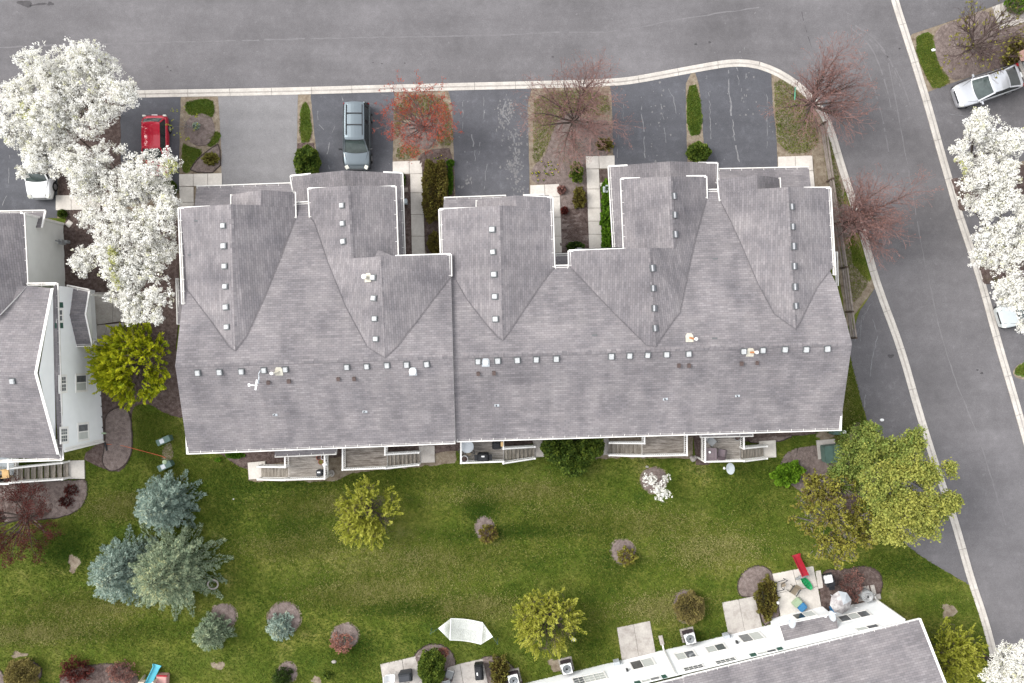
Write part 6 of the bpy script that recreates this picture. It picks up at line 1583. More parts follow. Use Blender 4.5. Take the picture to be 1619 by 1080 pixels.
# covered umbrella with things under it
p = P(1313, 940, 0); r = thing('patio_umbrella', p, 'dirty white patio umbrella open over a blue crate by the wall', 'umbrella')
mb = MB(); top = p + Vector((.12, -.08, 2.05)); n = 8
rim = [p + Vector((.12 + .76 * math.cos(2 * math.pi * k / n + .2), -.08 + .80 * math.sin(2 * math.pi * k / n + .2), 1.55)) for k in range(n)]
for k in range(n):
    mb2 = MB(); a_, b_ = rim[k], rim[(k + 1) % n]; m1, m2 = a_.lerp(top, .5) + Vector((0, 0, .06)), b_.lerp(top, .5) + Vector((0, 0, .06))
    mb2.face([a_, b_, m2, m1]); mb2.face([m1, m2, top]); mb2.build('canopy_panel', M['dish_white'] if k in (0, 1) else M['shade_cloth'], r)
mb = MB(); mb.tube(p, top, .03, .03, 8); mb.build('pole', M['dish_white'], r)
p = P(1318, 960, 0); mb = MB(); mb.box(p + Vector((0, 0, .35)), (.32, .16, .35), .2); simple('storage_crate', mb, M['blue_plastic'], p, 'blue crate half under the patio umbrella', 'crate', bevel=.02)
p = P(1329, 961, 0); mb = MB(); mb.lathe(p, [(.2, 0), (.24, .55), (.19, .55), (.16, .3)], 14, sx=.75, sy=1.15); simple('bucket', mb, M['lime_plastic'], p, 'lime green tub beside the patio umbrella', 'tub')
p = P(1385, 943.5); mb = MB(); mb.box(p + Vector((0, 0, .06)), (.30, .20, .06), .2); simple('splash_block', mb, M['stone'], p, 'tan splash block by the downspout at the corner of the lower row', 'splash block', bevel=.02)
p = P(1348, 957); mb = MB(); mb.box(p + Vector((0, 0, .3)), (.09, .07, .3), .2); mb.tube(p + Vector((.1, 0, .5)), p + Vector((.1, 0, .8)), .05, .05, 8); simple('hose_bib', mb, M['white_plastic'], p, 'white spigot box standing on mulch by the lower row wall', 'spigot')
p = P(1225, 948); mb = MB(); mb.lathe(p, [(.02, 0), (.02, .7), (.09, .72), (.10, .8), (.04, .88)], 10); simple('garden_light', mb, M['white_plastic'], p, 'round white garden light in the bed left of the toy strewn patio', 'garden light')
# hammock
ha, hb, hc, hd = P(713, 978, .85), P(711.5, 1012, .85), P(760.5, 1018.5, .85), P(763, 984.5, .85)
e0, e1 = P(693, 993.5, 1.0), P(779, 1007, 1.0)
r = thing('hammock', P(737, 998, 0), 'white rope hammock stretched above the lawn at the bottom', 'hammock')
for nm, a, b in (('spreader_bar', ha, hb), ('spreader_bar', hd, hc)):
    mb = MB(); mb.tube(a, b, .035, .035, 8); mb.build(nm, M['white_plastic'], r)
mb = MB(); sag = lambda t, s: Vector((0, 0, -.45 * math.sin(math.pi * t) * (1 - .5 * abs(2 * s - 1))))
N_ = 26
for k in range(N_ + 1):
    s = k / N_
    for j in range(12):
        t0, t1 = j / 12, (j + 1) / 12
        mb.tube(ha.lerp(hb, s).lerp(hd.lerp(hc, s), t0) + sag(t0, s), ha.lerp(hb, s).lerp(hd.lerp(hc, s), t1) + sag(t1, s), .018 if 0 < k < N_ else .03, .018 if 0 < k < N_ else .03, 4, cap=False)
for k in range(1, 30):
    t = k / 30
    for j in range(12):
        s0, s1 = j / 12, (j + 1) / 12; tt = t + .015 * (j % 2)
        mb.tube(ha.lerp(hb, s0).lerp(hd.lerp(hc, s0), t) + sag(t, s0), ha.lerp(hb, s1).lerp(hd.lerp(hc, s1), t + rng.uniform(-.012, .012)) + sag(t, s1), .012, .012, 3, cap=False)
mb.build('rope_bed', M['rope'], r, kind='stuff')
for e, a, b in ((e0, ha, hb), (e1, hd, hc)):
    mb = MB()
    for k in range(22): mb.tube(e, a.lerp(b, k / 21), .014, .014, 4, cap=False)
    mb.build('cords', M['rope'], r, kind='stuff')
for e, sx in ((e0, -1), (e1, 1)):
    mb = MB(); q = P(683 if sx < 0 else 787, 993 if sx < 0 else 1009, 0); mb.tube(e, Vector((q.x, q.y, 1.15)), .012, .012, 5); mb.tube(q, Vector((q.x, q.y, 1.2)), .03, .03, 8); mb.build('stand_post', M['green_box'], r)
# satellite dishes
def dish(p, face, label, r_=.38, mat='dish', foot=None, parent=None, arm=.5):
    root = thing('satellite_dish', p if foot is None else foot, label, 'satellite dish', 'satellite dishes')
    f = Vector(face).normalized(); u = f.orthogonal().normalized(); u = f.cross(Vector((0, 0, 1))).normalized(); v = u.cross(f)
    mb = MB(); nr, na = 4, 20
    R_ = [[p + u * (r_ * i / nr * math.cos(2 * math.pi * k / na)) + v * (r_ * 1.12 * i / nr * math.sin(2 * math.pi * k / na)) + f * (.16 * r_ * (i / nr) ** 2) for k in range(na)] for i in range(1, nr + 1)]
    for k in range(na):
        mb.face([p, R_[0][k], R_[0][(k + 1) % na]])
        for i in range(nr - 1): mb.face([R_[i][k], R_[i + 1][k], R_[i + 1][(k + 1) % na], R_[i][(k + 1) % na]])
    mb.build('reflector', M[mat], root, smooth=True)
    mb = MB(); c = p + f * arm - v * .12; mb.tube(p - v * r_ * .9, c, .015, .015, 6); mb.box(c, (.06, .05, .05)); mb.box(c + u * .06, (.04, .04, .05)); mb.build('feed_arm', M['white_plastic'], root)
    mb = MB(); b = foot if foot is not None else p - f * .2 - Vector((0, 0, .5)); mb.tube(b, p - f * .05, .03, .03, 8); mb.build('mast', M['dish'], root)
    return root
q = P(1156, 741, 1.5); dish(q, (-.9, .05, .42), 'grey satellite dish on a pole in the grass below the rightmost deck', .40, 'dish', foot=Vector((q.x + .1, q.y, 0)))
for px, py, fc, lb in ((1253.5, 985, (-.93, .25, .30), 'pale satellite dish at the left end of the small bay roof'), (1317, 974, (-.95, -.05, .30), 'pale satellite dish at the right end of the small bay roof')):
    h, n = H3.hit(px - 3, py + 5) if H3.tree.ray_cast(Vector((0, 0, CAM_H)), ray(px - 3, py + 5).normalized())[0] else (P(px, py, 2.9), None)
    q = P(px, py, h.z + .75); dish(q, fc, lb, .34, 'dish_white', foot=h)
# antenna
h, n = H1.hit(409, 604); r = thing('antenna', h, 'white television antenna on a curved mast on the left half of the long roof', 'antenna')
mb = MB(); a0 = H1.hit(412, 586)[0]
pts = [a0 + Vector((0, 0, .05)), a0 + Vector((-.05, -.2, .25)), P(409.5, 596, 8.0), P(408.5, 606, 8.1)]
for a, b in zip(pts, pts[1:]): mb.tube(a, b, .035, .035, 6)
mb.tube(h, P(408.5, 606, 8.1), .04, .04, 6); mb.build('mast', M['dish_white'], r)
mb = MB(); c = P(404, 609.5, 8.15); mb.beam(c + Vector((-.42, .03, 0)), c + Vector((.12, 0, 0)), .06, .05); mb.beam(c + Vector((.0, -.28, 0)), c + Vector((.09, .35, 0)), .10, .08); mb.beam(c + Vector((-.40, .12, .02)), c + Vector((-.38, -.06, .02)), .13, .03); mb.build('elements', M['white_plastic'], r)
# stepping stone, edging stones, lawn bits
def pebble(px, py, s, mat, label, name='stone', z=0.0):
    p = P(px, py, z); mb = MB(); mb.lathe(p, [(s, 0), (s * 1.1, s * .4), (s * .6, s * .8)], 8, sx=1.2, sy=.8); simple(name, mb, M[mat], p, label, 'stone', 'pale stones and litter on the ground')
for x, y, s, lb in ((907, 1011, .14, 'white scrap lying on the grass left of the bare patio'), (528, 1046, .15, 'pale stones on the lawn below the round mulch ring'), (695, 1027, .1, 'pale stone in the curved mulch bed above the evergreen'), (171, 732, .08, 'pale pebble in the bed at the corner of the left row'),
                    (1475.5, 79.5, .13, 'white stone at the edge of the bed across the street'), (1023, 738, .1, 'pale spot of stone on the grass below the bare deck'), (1394, 664, .12, 'white litter on the parking pad'), (369, 789, .06, 'tiny white scrap on the grass right of the spruce'), (8, 778, .13, 'pale stone among the red twigs under the left deck')):
    pebble(x, y, s, 'white_plastic' if 'white' in lb else 'stone', lb)
p = P(110, 354); mb = MB(); mb.box(p + Vector((0, 0, .05)), (.2, .22, .05), -.7); simple('stepping_stone', mb, M['concrete'], p, 'square stepping stone in the bed by the left row', 'stone', bevel=.02)
p = P(1205 + 55.5, 142); 
r = thing('street_sign', P(1258, 143, 0), 'green street sign on a thin post by the curve of the kerb', 'sign')
mb = MB(); mb.tube(P(1256.5, 148, 0), P(1256.5, 148, 2.6), .03, .03, 6); mb.build('post', M['green_box'], r)
mb = MB(); c = P(1256.5, 148, 2.75); mb.beam(c + Vector((0, -.42, 0)), c + Vector((0.03, .42, 0)), .02, .2); mb.build('blade', flat('sign_green', (.10, .32, .22)), r)
p = P(168, 706); mb = MB(); mb.tube(P(166, 700, .3), P(169, 712, .1), .07, .07, 8); simple('downspout_extension', mb, M['black'], p, 'black drain pipe lying at the corner of the left row', 'drain pipe')
mb = MB(); pts = [(165, 702), (180, 703), (195, 705), (210, 709), (225, 713), (240, 717), (255, 721), (262, 724)]
for a, b in zip(pts, pts[1:]): mb.tube(P(*a, .12), P(*b, .12), .025, .025, 5)
simple('extension_cord', mb, M['orange'], P(210, 709), 'thin orange cord running over the grass to the utility boxes', 'cord')
p = P(163.5, 685, .8); mb = MB(); mb.box(p, (.12, .05, .05)); mb.box(p + Vector((.12, 0, .03)), (.05, .05, .08)); simple('water_spigot', mb, M['sage_plastic'], P(165, 685, 0), 'pale green hose tap on the wall of the left row', 'tap')
p = P(340, 921, .0); mb = MB()
for k in range(18):
    t0, t1 = 2 * math.pi * k / 18, 2 * math.pi * (k + 1) / 18
    mb.tube(p + Vector((.36 * math.cos(t0), .32 * math.sin(t0), .45)), p + Vector((.36 * math.cos(t1), .32 * math.sin(t1), .45)), .06, .06, 6, cap=False)
mb.tube(p, p + Vector((.0, .32, .45)), .03, .03, 6)
simple('wheel_hoop', mb, M['stone'], p, 'pale round hoop showing through the large blue spruce at its right side', 'hoop')
for px, py, lb in ((916, 277, ''),): pass
mb = MB(); c = P(959, 303, .3); mb.box(c + Vector((0, 0, .3)), (.14, .16, .3)); mb.box(c + Vector((-.2, .05, .5)), (.1, .2, .1)); mb.box(c + Vector((-.05, .3, .3)), (.08, .06, .3)); simple('gas_meter', mb, M['dish'], P(959, 303), 'grey blue gas meter among green shrubs by the narrow walkway', 'gas meter')
mb = MB(); c = P(640.5, 320, .3); mb.box(c + Vector((.05, 0, .3)), (.14, .16, .3)); simple('gas_meter', mb, M['dish'], P(640, 320), 'grey gas meter on mulch left of the walkway by the hedge', 'gas meter')
mb = MB(); c = P(641, 301, 0); mb.box(c + Vector((0, 0, .1)), (.2, .15, .06), .1); simple('splash_block', mb, M['rail_wood'], c, 'tan splash block on the mulch beside the walkway by the hedge', 'splash block')
mb = MB(); c = P(953.5, 292, 0); mb.box(c + Vector((0, 0, .1)), (.22, .12, .05), .1); simple('splash_block', mb, M['concrete'], c, 'pale splash block beside the narrow walkway left of the green shrubs', 'splash block')
# ================================================================== TREES AND SHRUBS
def tubes_mesh(name, segs, mat, n=4, origin=Vector((0, 0, 0))):
    """segs: (p0, p1, r0, r1) -> one mesh of tapered limbs"""
    A = np.array([s[0] for s in segs], np.float64); B = np.array([s[1] for s in segs], np.float64)
    r0 = np.array([s[2] for s in segs])[:, None]; r1 = np.array([s[3] for s in segs])[:, None]
    D = B - A; D /= np.maximum(np.linalg.norm(D, axis=1, keepdims=True), 1e-6)
    ref = np.where(np.abs(D[:, 2:3]) < .9, np.array([[0, 0, 1.0]]), np.array([[1.0, 0, 0]]))
    U = np.cross(D, ref); U /= np.linalg.norm(U, axis=1, keepdims=True); V = np.cross(D, U)
    m = len(segs); co = np.empty((m, 2, n, 3))
    for k in range(n):
        t = 2 * math.pi * k / n; w = U * math.cos(t) + V * math.sin(t)
        co[:, 0, k] = A + w * r0; co[:, 1, k] = B + w * r1
    co -= np.array(origin)
    f = []
    for k in range(n):
        f.append(np.stack([np.full(m, k), np.full(m, (k + 1) % n), np.full(m, n + (k + 1) % n), np.full(m, n + k)], 1))
    F = (np.stack(f, 1) + (np.arange(m) * 2 * n)[:, None, None]).reshape(-1)
    me = bpy.data.meshes.new(name); nf = m * n
    me.vertices.add(m * 2 * n); me.loops.add(nf * 4); me.polygons.add(nf)
    me.vertices.foreach_set('co', co.astype(np.float32).ravel()); me.loops.foreach_set('vertex_index', F.astype(np.int32))
    me.polygons.foreach_set('loop_start', np.arange(0, nf * 4, 4, dtype=np.int32)); me.polygons.foreach_set('loop_total', np.full(nf, 4, np.int32))
    me.materials.append(mat); me.update(calc_edges=True); return me
def limb(a, b, r0, r1, bend=.15, n=4, R=rng):
    a, b = Vector(a), Vector(b); L = (b - a).length; out = []; p = a
    o = Vector((R.uniform(-1, 1), R.uniform(-1, 1), R.uniform(-.3, .5))) * bend * L
    for k in range(1, n + 1):
        t = k / n; q = a.lerp(b, t) + o * (4 * t * (1 - t)) * .5
        out.append((tuple(p), tuple(q), r0 + (r1 - r0) * (k - 1) / n, r0 + (r1 - r0) * t)); p = q
    return out
def grow(base, height, spread, nmain, depth, seed, trunk_h=1.2, r0=.12, el=(35, 70), kids=3, droop=0.0, lean=Vector((0, 0, 0)), twig=.008, seglen=.5):
    """vase shaped tree: trunk, limbs, ever finer twigs; returns segments per level and the twig ends with their directions"""
    R = random.Random(seed); S = {k: [] for k in range(depth + 2)}; ends = []; along = []
    top = base + Vector((0, 0, trunk_h)) + lean * trunk_h
    S[0] += limb(base, top, r0, r0 * .8, .05, 3, R)
    def br(p, d, L, r, lv):
        n = max(2, int(L / seglen)); step = L / n; rr = r
        for i in range(n):
            d = (d + Vector((R.uniform(-1, 1), R.uniform(-1, 1), R.uniform(-1, 1))) * .16 + Vector((0, 0, (.05 - droop * (i / n)))) ).normalized()
            q = p + d * step; r2 = max(twig, r * (1 - .8 * (i + 1) / n))
            S[lv].append((tuple(p), tuple(q), rr, r2)); along.append((q.copy(), d.copy(), lv))
            if lv < depth and (i > 0 or lv > 1):
                for _ in range(kids if lv > 1 else kids + 1):
                    if R.random() < .2: continue
                    ax = d.orthogonal().normalized(); ax = Matrix.Rotation(R.uniform(0, 6.283), 3, d) @ ax
                    c = (Matrix.Rotation(math.radians(R.uniform(24, 52)), 3, ax) @ d)
                    br(q, c, L * R.uniform(.32, .55) * (1 - .35 * i / n), max(twig, r2 * .62), lv + 1)
            p, rr = q, r2
        ends.append((p.copy(), d.copy()))
    for k in range(nmain):
        a = 2 * math.pi * (k + R.uniform(-.3, .3)) / nmain; e = math.radians(R.uniform(*el))
        d = Vector((math.cos(a) * math.cos(e), math.sin(a) * math.cos(e), math.sin(e)))
        L = min(spread / max(.25, math.cos(e)), (height - trunk_h) / max(.3, math.sin(e))) * R.uniform(.62, .80)
        br(top - Vector((0, 0, R.uniform(0, trunk_h * .25))), d, L, r0 * .55, 1)
    return S, ends, along
def quads_around(C, n_per, rad, size, seed, flat_=0.0, elong=1.0, D=None):
    """n_per little leaf quads round every point"""
    r = np.random.default_rng(seed); C = np.repeat(np.asarray(C, float), n_per, 0); m = len(C)
    off = unit(m, r) * (rad * r.random((m, 1)) ** .5)
    U = unit(m, r)
    if D is not None: U = np.repeat(np.asarray(D, float), n_per, 0) + U * .55; U /= np.linalg.norm(U, axis=1, keepdims=True)
    U[:, 2] *= (1 - flat_); U /= np.linalg.norm(U, axis=1, keepdims=True)
    V = np.cross(U, unit(m, r)); V /= np.maximum(np.linalg.norm(V, axis=1, keepdims=True), 1e-6)
    if flat_: V[:, 2] *= (1 - flat_); V /= np.linalg.norm(V, axis=1, keepdims=True)
    s = size * r.uniform(.6, 1.35, (m, 1))
    return C + off, U * s * elong, V * s
def tree_thing(name, base, label, cat='tree', group=None): return thing(name, base, label, cat, group)
M['blossom'] = leafmat('white_blossom', [(0.42, 0.44, 0.10), (0.60, 0.60, 0.34), (0.72, 0.71, 0.66), (0.84, 0.835, 0.80), (0.88, 0.88, 0.86)], trans=.30)
M['yellow_leaf'] = leafmat('yellow_green_leaf', [(0.16, 0.20, 0.016), (0.26, 0.30, 0.026), (0.36, 0.385, 0.045), (0.46, 0.46, 0.09)], trans=.35)
M['lime_leaf'] = leafmat('bright_spring_leaf', [(0.10, 0.16, 0.010), (0.22, 0.29, 0.014), (0.36, 0.41, 0.018), (0.50, 0.50, 0.022)], trans=.35)
M['maple_leaf'] = leafmat('maple_leaf', [(0.055, 0.115, 0.022), (0.130, 0.200, 0.045), (0.245, 0.290, 0.068), (0.370, 0.370, 0.085)], trans=.35)
M['bronze_leaf'] = leafmat('bronze_leaf', [(0.130, 0.085, 0.040), (0.175, 0.150, 0.032), (0.220, 0.215, 0.036), (0.30, 0.285, 0.05)], trans=.3)
M['red_bud'] = leafmat('orange_red_bud', [(0.20, 0.045, 0.04), (0.32, 0.065, 0.04), (0.42, 0.095, 0.045)], trans=.2)
M['rust_bud'] = leafmat('rusty_bud', [(0.19, 0.10, 0.09), (0.29, 0.145, 0.115), (0.38, 0.18, 0.13)], trans=.2)
M['wine_leaf'] = leafmat('dark_red_leaf', [(0.040, 0.010, 0.009), (0.085, 0.020, 0.016), (0.14, 0.035, 0.028)], trans=.2)
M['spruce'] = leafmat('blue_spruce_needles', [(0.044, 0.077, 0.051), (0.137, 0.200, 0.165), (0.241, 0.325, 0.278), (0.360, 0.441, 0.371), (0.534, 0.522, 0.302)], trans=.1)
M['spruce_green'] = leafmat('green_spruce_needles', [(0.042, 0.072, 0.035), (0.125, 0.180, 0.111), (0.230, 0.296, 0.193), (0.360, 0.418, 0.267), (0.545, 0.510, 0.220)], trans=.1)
M['evergreen'] = leafmat('evergreen_leaf', [(0.010, 0.022, 0.004), (0.028, 0.055, 0.007), (0.060, 0.100, 0.012), (0.120, 0.160, 0.020)], trans=.15)
M['bright_shrub'] = leafmat('bright_shrub_leaf', [(0.040, 0.095, 0.006), (0.085, 0.180, 0.010), (0.150, 0.270, 0.015)], trans=.25)
M['olive_shrub'] = leafmat('olive_shrub_leaf', [(0.035, 0.024, 0.010), (0.075, 0.055, 0.015), (0.120, 0.098, 0.020), (0.15, 0.145, 0.03)], trans=.15)
M['gold_shrub'] = leafmat('gold_shrub_leaf', [(0.085, 0.065, 0.030), (0.185, 0.150, 0.055), (0.28, 0.24, 0.075)], trans=.2)
M['daffodil'] = leafmat('daffodil', [(0.03, 0.10, 0.012), (0.05, 0.14, 0.02), (0.60, 0.50, 0.03)], trans=.2)
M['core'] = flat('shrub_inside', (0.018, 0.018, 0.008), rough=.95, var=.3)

def lobe_points(lobes, zc, per_m2, seed, flatten=.62, gap=.42, gapscale=.75):
    r = np.random.default_rng(seed); out = []; cen = []
    for lb in lobes:
        px, py, rp = lb[:3]; z = lb[3] if len(lb) > 3 else zc + rng.uniform(-.8, .8)
        c = P(px, py, z); R_ = rp * (CAM_H - z) / FPX
        n = int(per_m2 * R_ * R_ * 3.14)
        d = unit(n, r); rad = R_ * r.random((n, 1)) ** .38
        wob = 1 + .22 * np.sin(d[:, :1] * 5 + px) + .18 * np.sin(d[:, 1:2] * 7 + py)
        p = d * rad * wob; p[:, 2] *= flatten
        q = p + np.array(c)
        k = .6 * vnoise(q[:, 0], q[:, 1] + q[:, 2] * .6, gapscale * 1.6, seed % 91) + .4 * vnoise(q[:, 0] - q[:, 2] * .5, q[:, 1], gapscale * 3.4, seed % 37)
        out.append(q[k > gap]); cen.append((c, R_))
    return np.concatenate(out), cen
def lobed_tree(name, label, base, lobes, zc, mat, seed, per_m2=30, n_per=7, rad=.13, size=.065, tint=(.75, .15), green=0.0, bark='bark', r0=.16, gap=.42, flatten=.62, cat='tree', group=None, twigs=.35, elong=1.0, lobe_tint=None, flat_=0.0, twig_r=.012):
    b = P(*base); root = tree_thing(name, b, label, cat, group)
    pts, cen = lobe_points(lobes, zc, per_m2, seed, flatten, gap)
    R = random.Random(seed); segs = []
    zmin = min(c.z - R_ * flatten for c, R_ in cen); fork = b + Vector((0, 0, max(.8, zmin * .55)))
    trunk = limb(b - Vector((0, 0, .1)), fork, r0, r0 * .85, .04, 3, R)
    for c, R_ in cen:
        segs += limb(fork, c - Vector((0, 0, R_ * .3)), r0 * .5, r0 * .18, .18, 6, R)
    C = np.array([np.array(c) for c, _ in cen])
    step = max(1, int(1 / twigs)) if twigs > 0 else 10 ** 9
    for p in pts[::step]:
        c = Vector(C[np.argmin(((C - p) ** 2).sum(1))]) - Vector((0, 0, .4))
        c = c.lerp(Vector(p), R.uniform(.35, .8)); segs += limb(c, p, twig_r * 1.6, twig_r * .7, .12, 2, R)
    put('trunk', tubes_mesh('trunk', trunk, M[bark], 8, b), root); put('branches', tubes_mesh('branches', segs, M[bark], 4, b), root, kind='stuff')
    r = np.random.default_rng(seed + 1)
    q, U, V = quads_around(pts, n_per, rad, size, seed + 2, flat_, elong)
    ct = tint[0] + r.normal(0, tint[1], len(pts))
    if lobe_tint is not None:
        li = np.argmin(((pts[:, None, :] - C[None]) ** 2).sum(2), 1); ct += np.array(lobe_tint)[li]
    if green:
        gq = vnoise(pts[:, 0], pts[:, 1], .55, seed % 53 + 5); ct = np.where((gq > 1 - green) & (r.random(len(pts)) < .7), r.uniform(0, .35, len(pts)), ct)
    t = np.repeat(ct, n_per) + r.normal(0, .06, len(q))
    put('crown', leaves_mesh('crown', q - np.array(b), U, V, t, M[mat]), root)
    return root
BL = dict(mat='blossom', per_m2=84, n_per=12, rad=.17, size=.046, tint=(.70, .16), bark='bark', twigs=.2, gap=.27)
lobed_tree('blossom_tree', 'broad white blossom tree overhanging the street at the upper left', (176, 178),
    [(130, 92, 30), (92, 108, 34), (160, 115, 34), (60, 128, 28), (25, 150, 30), (110, 145, 42), (188, 143, 26), (70, 180, 42), (140, 182, 36), (20, 195, 34), (207, 152, 15), (172, 165, 28), (50, 95, 22, 6.5), (135, 73, 10, 6.5)], 5.2, seed=101, green=.13, **BL)
lobed_tree('blossom_tree', 'white blossom tree between the white minivan and the red hatchback', (205, 285),
    [(172, 255, 34), (120, 262, 34), (225, 272, 30), (266, 258, 18), (140, 295, 34), (200, 300, 34), (98, 235, 26), (65, 232, 22), (252, 298, 26), (52, 245, 22), (45, 225, 18), (62, 262, 14), (100, 200, 22), (36, 272, 11)], 4.8, seed=102, green=.16, **BL)
lobed_tree('blossom_tree', 'white blossom tree squeezed between the left row and the long row', (238, 420),
    [(220, 362, 38), (258, 340, 26), (172, 392, 34), (128, 416, 22), (230, 420, 36), (200, 462, 28), (256, 392, 24), (248, 470, 22), (185, 425, 30), (210, 495, 22), (270, 325, 18), (175, 340, 30), (140, 345, 20), (245, 500, 14)], 5.0, seed=103, green=.15, **BL)
lobed_tree('blossom_tree', 'white blossom tree in front of the silver sedan, uppermost at the right edge', (1515, 258),
    [(1548, 200, 26), (1575, 232, 32), (1530, 248, 20), (1600, 222, 22), (1560, 282, 34), (1538, 300, 22), (1590, 275, 26), (1520, 230, 10), (1508, 237, 8), (1552, 180, 12)], 4.6, seed=104, green=.14, **BL)
lobed_tree('blossom_tree', 'white blossom tree in the middle of three along the right edge', (1540, 372),
    [(1590, 320, 30), (1560, 330, 22), (1600, 360, 28), (1562, 378, 26), (1605, 398, 26), (1550, 408, 16), (1580, 410, 20), (1535, 322, 14), (1615, 335, 20)], 4.6, seed=105, green=.1, **BL)
lobed_tree('blossom_tree', 'white blossom tree lowest of three along the right edge, over a pale car', (1575, 450),
    [(1605, 448, 24), (1590, 470, 18), (1615, 480, 20), (1582, 452, 12), (1618, 515, 12)], 4.6, seed=106, green=.1, **BL)
lobed_tree('blossom_tree', 'white blossom tree in the bottom right corner', (1545, 1030),
    [(1592, 1050, 28), (1615, 1030, 16), (1572, 1070, 20), (1612, 1075, 28)], 4.6, seed=107, green=.06, **BL)
lobed_tree('young_blossom_tree', 'small white blossom tree on a round mulch bed in the lawn', (1032, 757),
    [(1030, 760, 11, 1.6), (1044, 775, 13, 1.9), (1043, 789, 8, 1.8), (1052, 757, 8, 1.5), (1022, 755, 6, 1.5), (1052, 782, 8, 1.9)], 1.7, 'blossom', 108, per_m2=90, n_per=6, rad=.09, size=.045, tint=(.72, .1), r0=.05, twigs=.4, gap=.36, twig_r=.008)
lobed_tree('broadleaf_tree', 'large spring green tree beside the parking pad at the lower right', (1385, 728),
    [(1349, 704, 26, 3.6), (1370, 690, 24, 4.2), (1324, 744, 13, 3.0), (1385, 720, 34, 5.2), (1420, 720, 30, 5.6), (1445, 700, 20, 5.6), (1350, 750, 26, 4.0), (1330, 760, 18, 3.2), (1400, 760, 34, 6.8), (1440, 755, 34, 7.0), (1470, 750, 22, 7.0), (1500, 742, 12, 6.8),
     (1385, 795, 28, 4.8), (1420, 800, 34, 7.2), (1460, 800, 34, 7.4), (1495, 800, 20, 7.0), (1430, 835, 26, 7.0), (1470, 830, 20, 6.8), (1400, 838, 20, 6.0), (1510, 790, 10, 6.8)], 6, 'maple_leaf', 109, per_m2=62, n_per=17, rad=.32, size=.052, elong=1.5, tint=(.74, .14), r0=.24, bark='bark_grey', twigs=.15, gap=.34,
    lobe_tint=[-.18, -.14, -.2, -.08, -.06, -.06, -.18, -.18, .06, .14, .1, .14, -.25, .14, .16, .10, .22, .16, .18, .1], flatten=.6)
lobed_tree('broadleaf_tree', 'bronze tinged tree with thin leaves left of the large spring green tree', (1318, 812),
    [(1285, 770, 20, 3.2), (1265, 800, 18, 3.2), (1300, 785, 24, 4.2), (1330, 770, 22, 4.4), (1280, 825, 24, 4.2), (1320, 815, 32, 5.4), (1355, 820, 26, 5.2), (1305, 855, 28, 4.8), (1340, 860, 28, 5.2), (1320, 885, 18, 4.6), (1370, 850, 20, 5.0), (1255, 815, 12, 3.0), (1290, 755, 10, 3.2), (1370, 800, 18, 4.6)], 4.4, 'bronze_leaf', 110, per_m2=62, n_per=7, rad=.15, size=.068, tint=(.60, .22), r0=.18, bark='bark_grey', twigs=.8, gap=.40, twig_r=.014, lobe_tint=[-.1, -.05, -.1, -.05, .05, .05, .1, .1, .12, .12, .1, -.05, -.1, .1])
def budding(name, label, base, h, spread, seed, mat, bark, nmain=14, depth=3, n_per=3, rad=.07, size=.055, el=(10, 60), trunk_h=.9, droop=.05, r0=.15, lvl=2, elong=1.7, cat='tree', tint=(.55, .18), kids=2, leafp=1.0, ends_only=False, twig=.008, group=None, seglen=.5, lean=Vector((0, 0, 0))):
    b = P(*base); root = tree_thing(name, b, label, cat, group)
    S, ends, along = grow(b, h, spread, nmain, depth, seed, trunk_h, r0, el, kids, droop, twig=twig, seglen=seglen, lean=lean)
    put('trunk', tubes_mesh('trunk', S[0], M[bark if not isinstance(bark, tuple) else bark[0]], 8, b), root)
    lv = [s for k in S if k > 1 for s in S[k]]
    put('limbs', tubes_mesh('limbs', S[1], M[bark if not isinstance(bark, tuple) else bark[0]], 5, b), root, kind='stuff')
    put('twigs', tubes_mesh('twigs', lv, M[bark if not isinstance(bark, tuple) else bark[1]], 3, b), root, kind='stuff')
    R = random.Random(seed)
    src = [(p, d) for p, d, l in along if l >= lvl and R.random() < leafp] if not ends_only else [e for e in ends if R.random() < leafp]
    if mat:
        C = np.array([tuple(p) for p, d in src]); D = np.array([tuple(d) for p, d in src])
        q, U, V = quads_around(C, n_per, rad, size, seed + 3, 0, elong, D); r = np.random.default_rng(seed)
        put('crown', leaves_mesh('crown', q - np.array(b), U, V, tint[0] + r.normal(0, tint[1], len(q)), M[mat]), root)
    return root
budding('red_budding_tree', 'bare tree with orange red buds between the suv and the middle drive', (672, 205), 5.2, 2.5, 205, 'red_bud', ('bark_grey', 'twig_red'), nmain=19, n_per=12, rad=.19, size=.028, el=(28, 72), ends_only=True, leafp=.8, elong=1.4, kids=2)
budding('bare_tree', 'bare reddish tree on the bed between two dark drives, trunk in mulch', (906, 196), 6.6, 3.6, 206, 'rust_bud', ('bark', 'twig_red'), nmain=14, n_per=2, rad=.16, size=.020, el=(30, 72), ends_only=True, kids=3, tint=(.4, .2))
budding('bare_tree', 'bare reddish tree at the curve of the kerb beside the street sign', (1277, 172), 7.0, 3.5, 207, 'rust_bud', ('bark', 'twig_red'), nmain=15, n_per=2, rad=.16, size=.020, el=(30, 72), ends_only=True, kids=3, tint=(.4, .2))
budding('bare_tree', 'bare reddish tree between the rail fence and the street', (1335, 354), 7.0, 2.9, 208, 'rust_bud', ('bark', 'twig_red'), nmain=15, n_per=2, rad=.16, size=.020, el=(38, 76), ends_only=True, kids=3, tint=(.45, .2), lean=Vector((.12, .03, 0)))
budding('bare_tree', 'bare tree with a few yellowish leaves on the bed across the street', (1528, 80), 5.6, 3.0, 209, 'bronze_leaf', ('bark', 'twig_dark'), nmain=15, n_per=3, rad=.12, size=.05, el=(20, 70), ends_only=True, leafp=.14, kids=3)
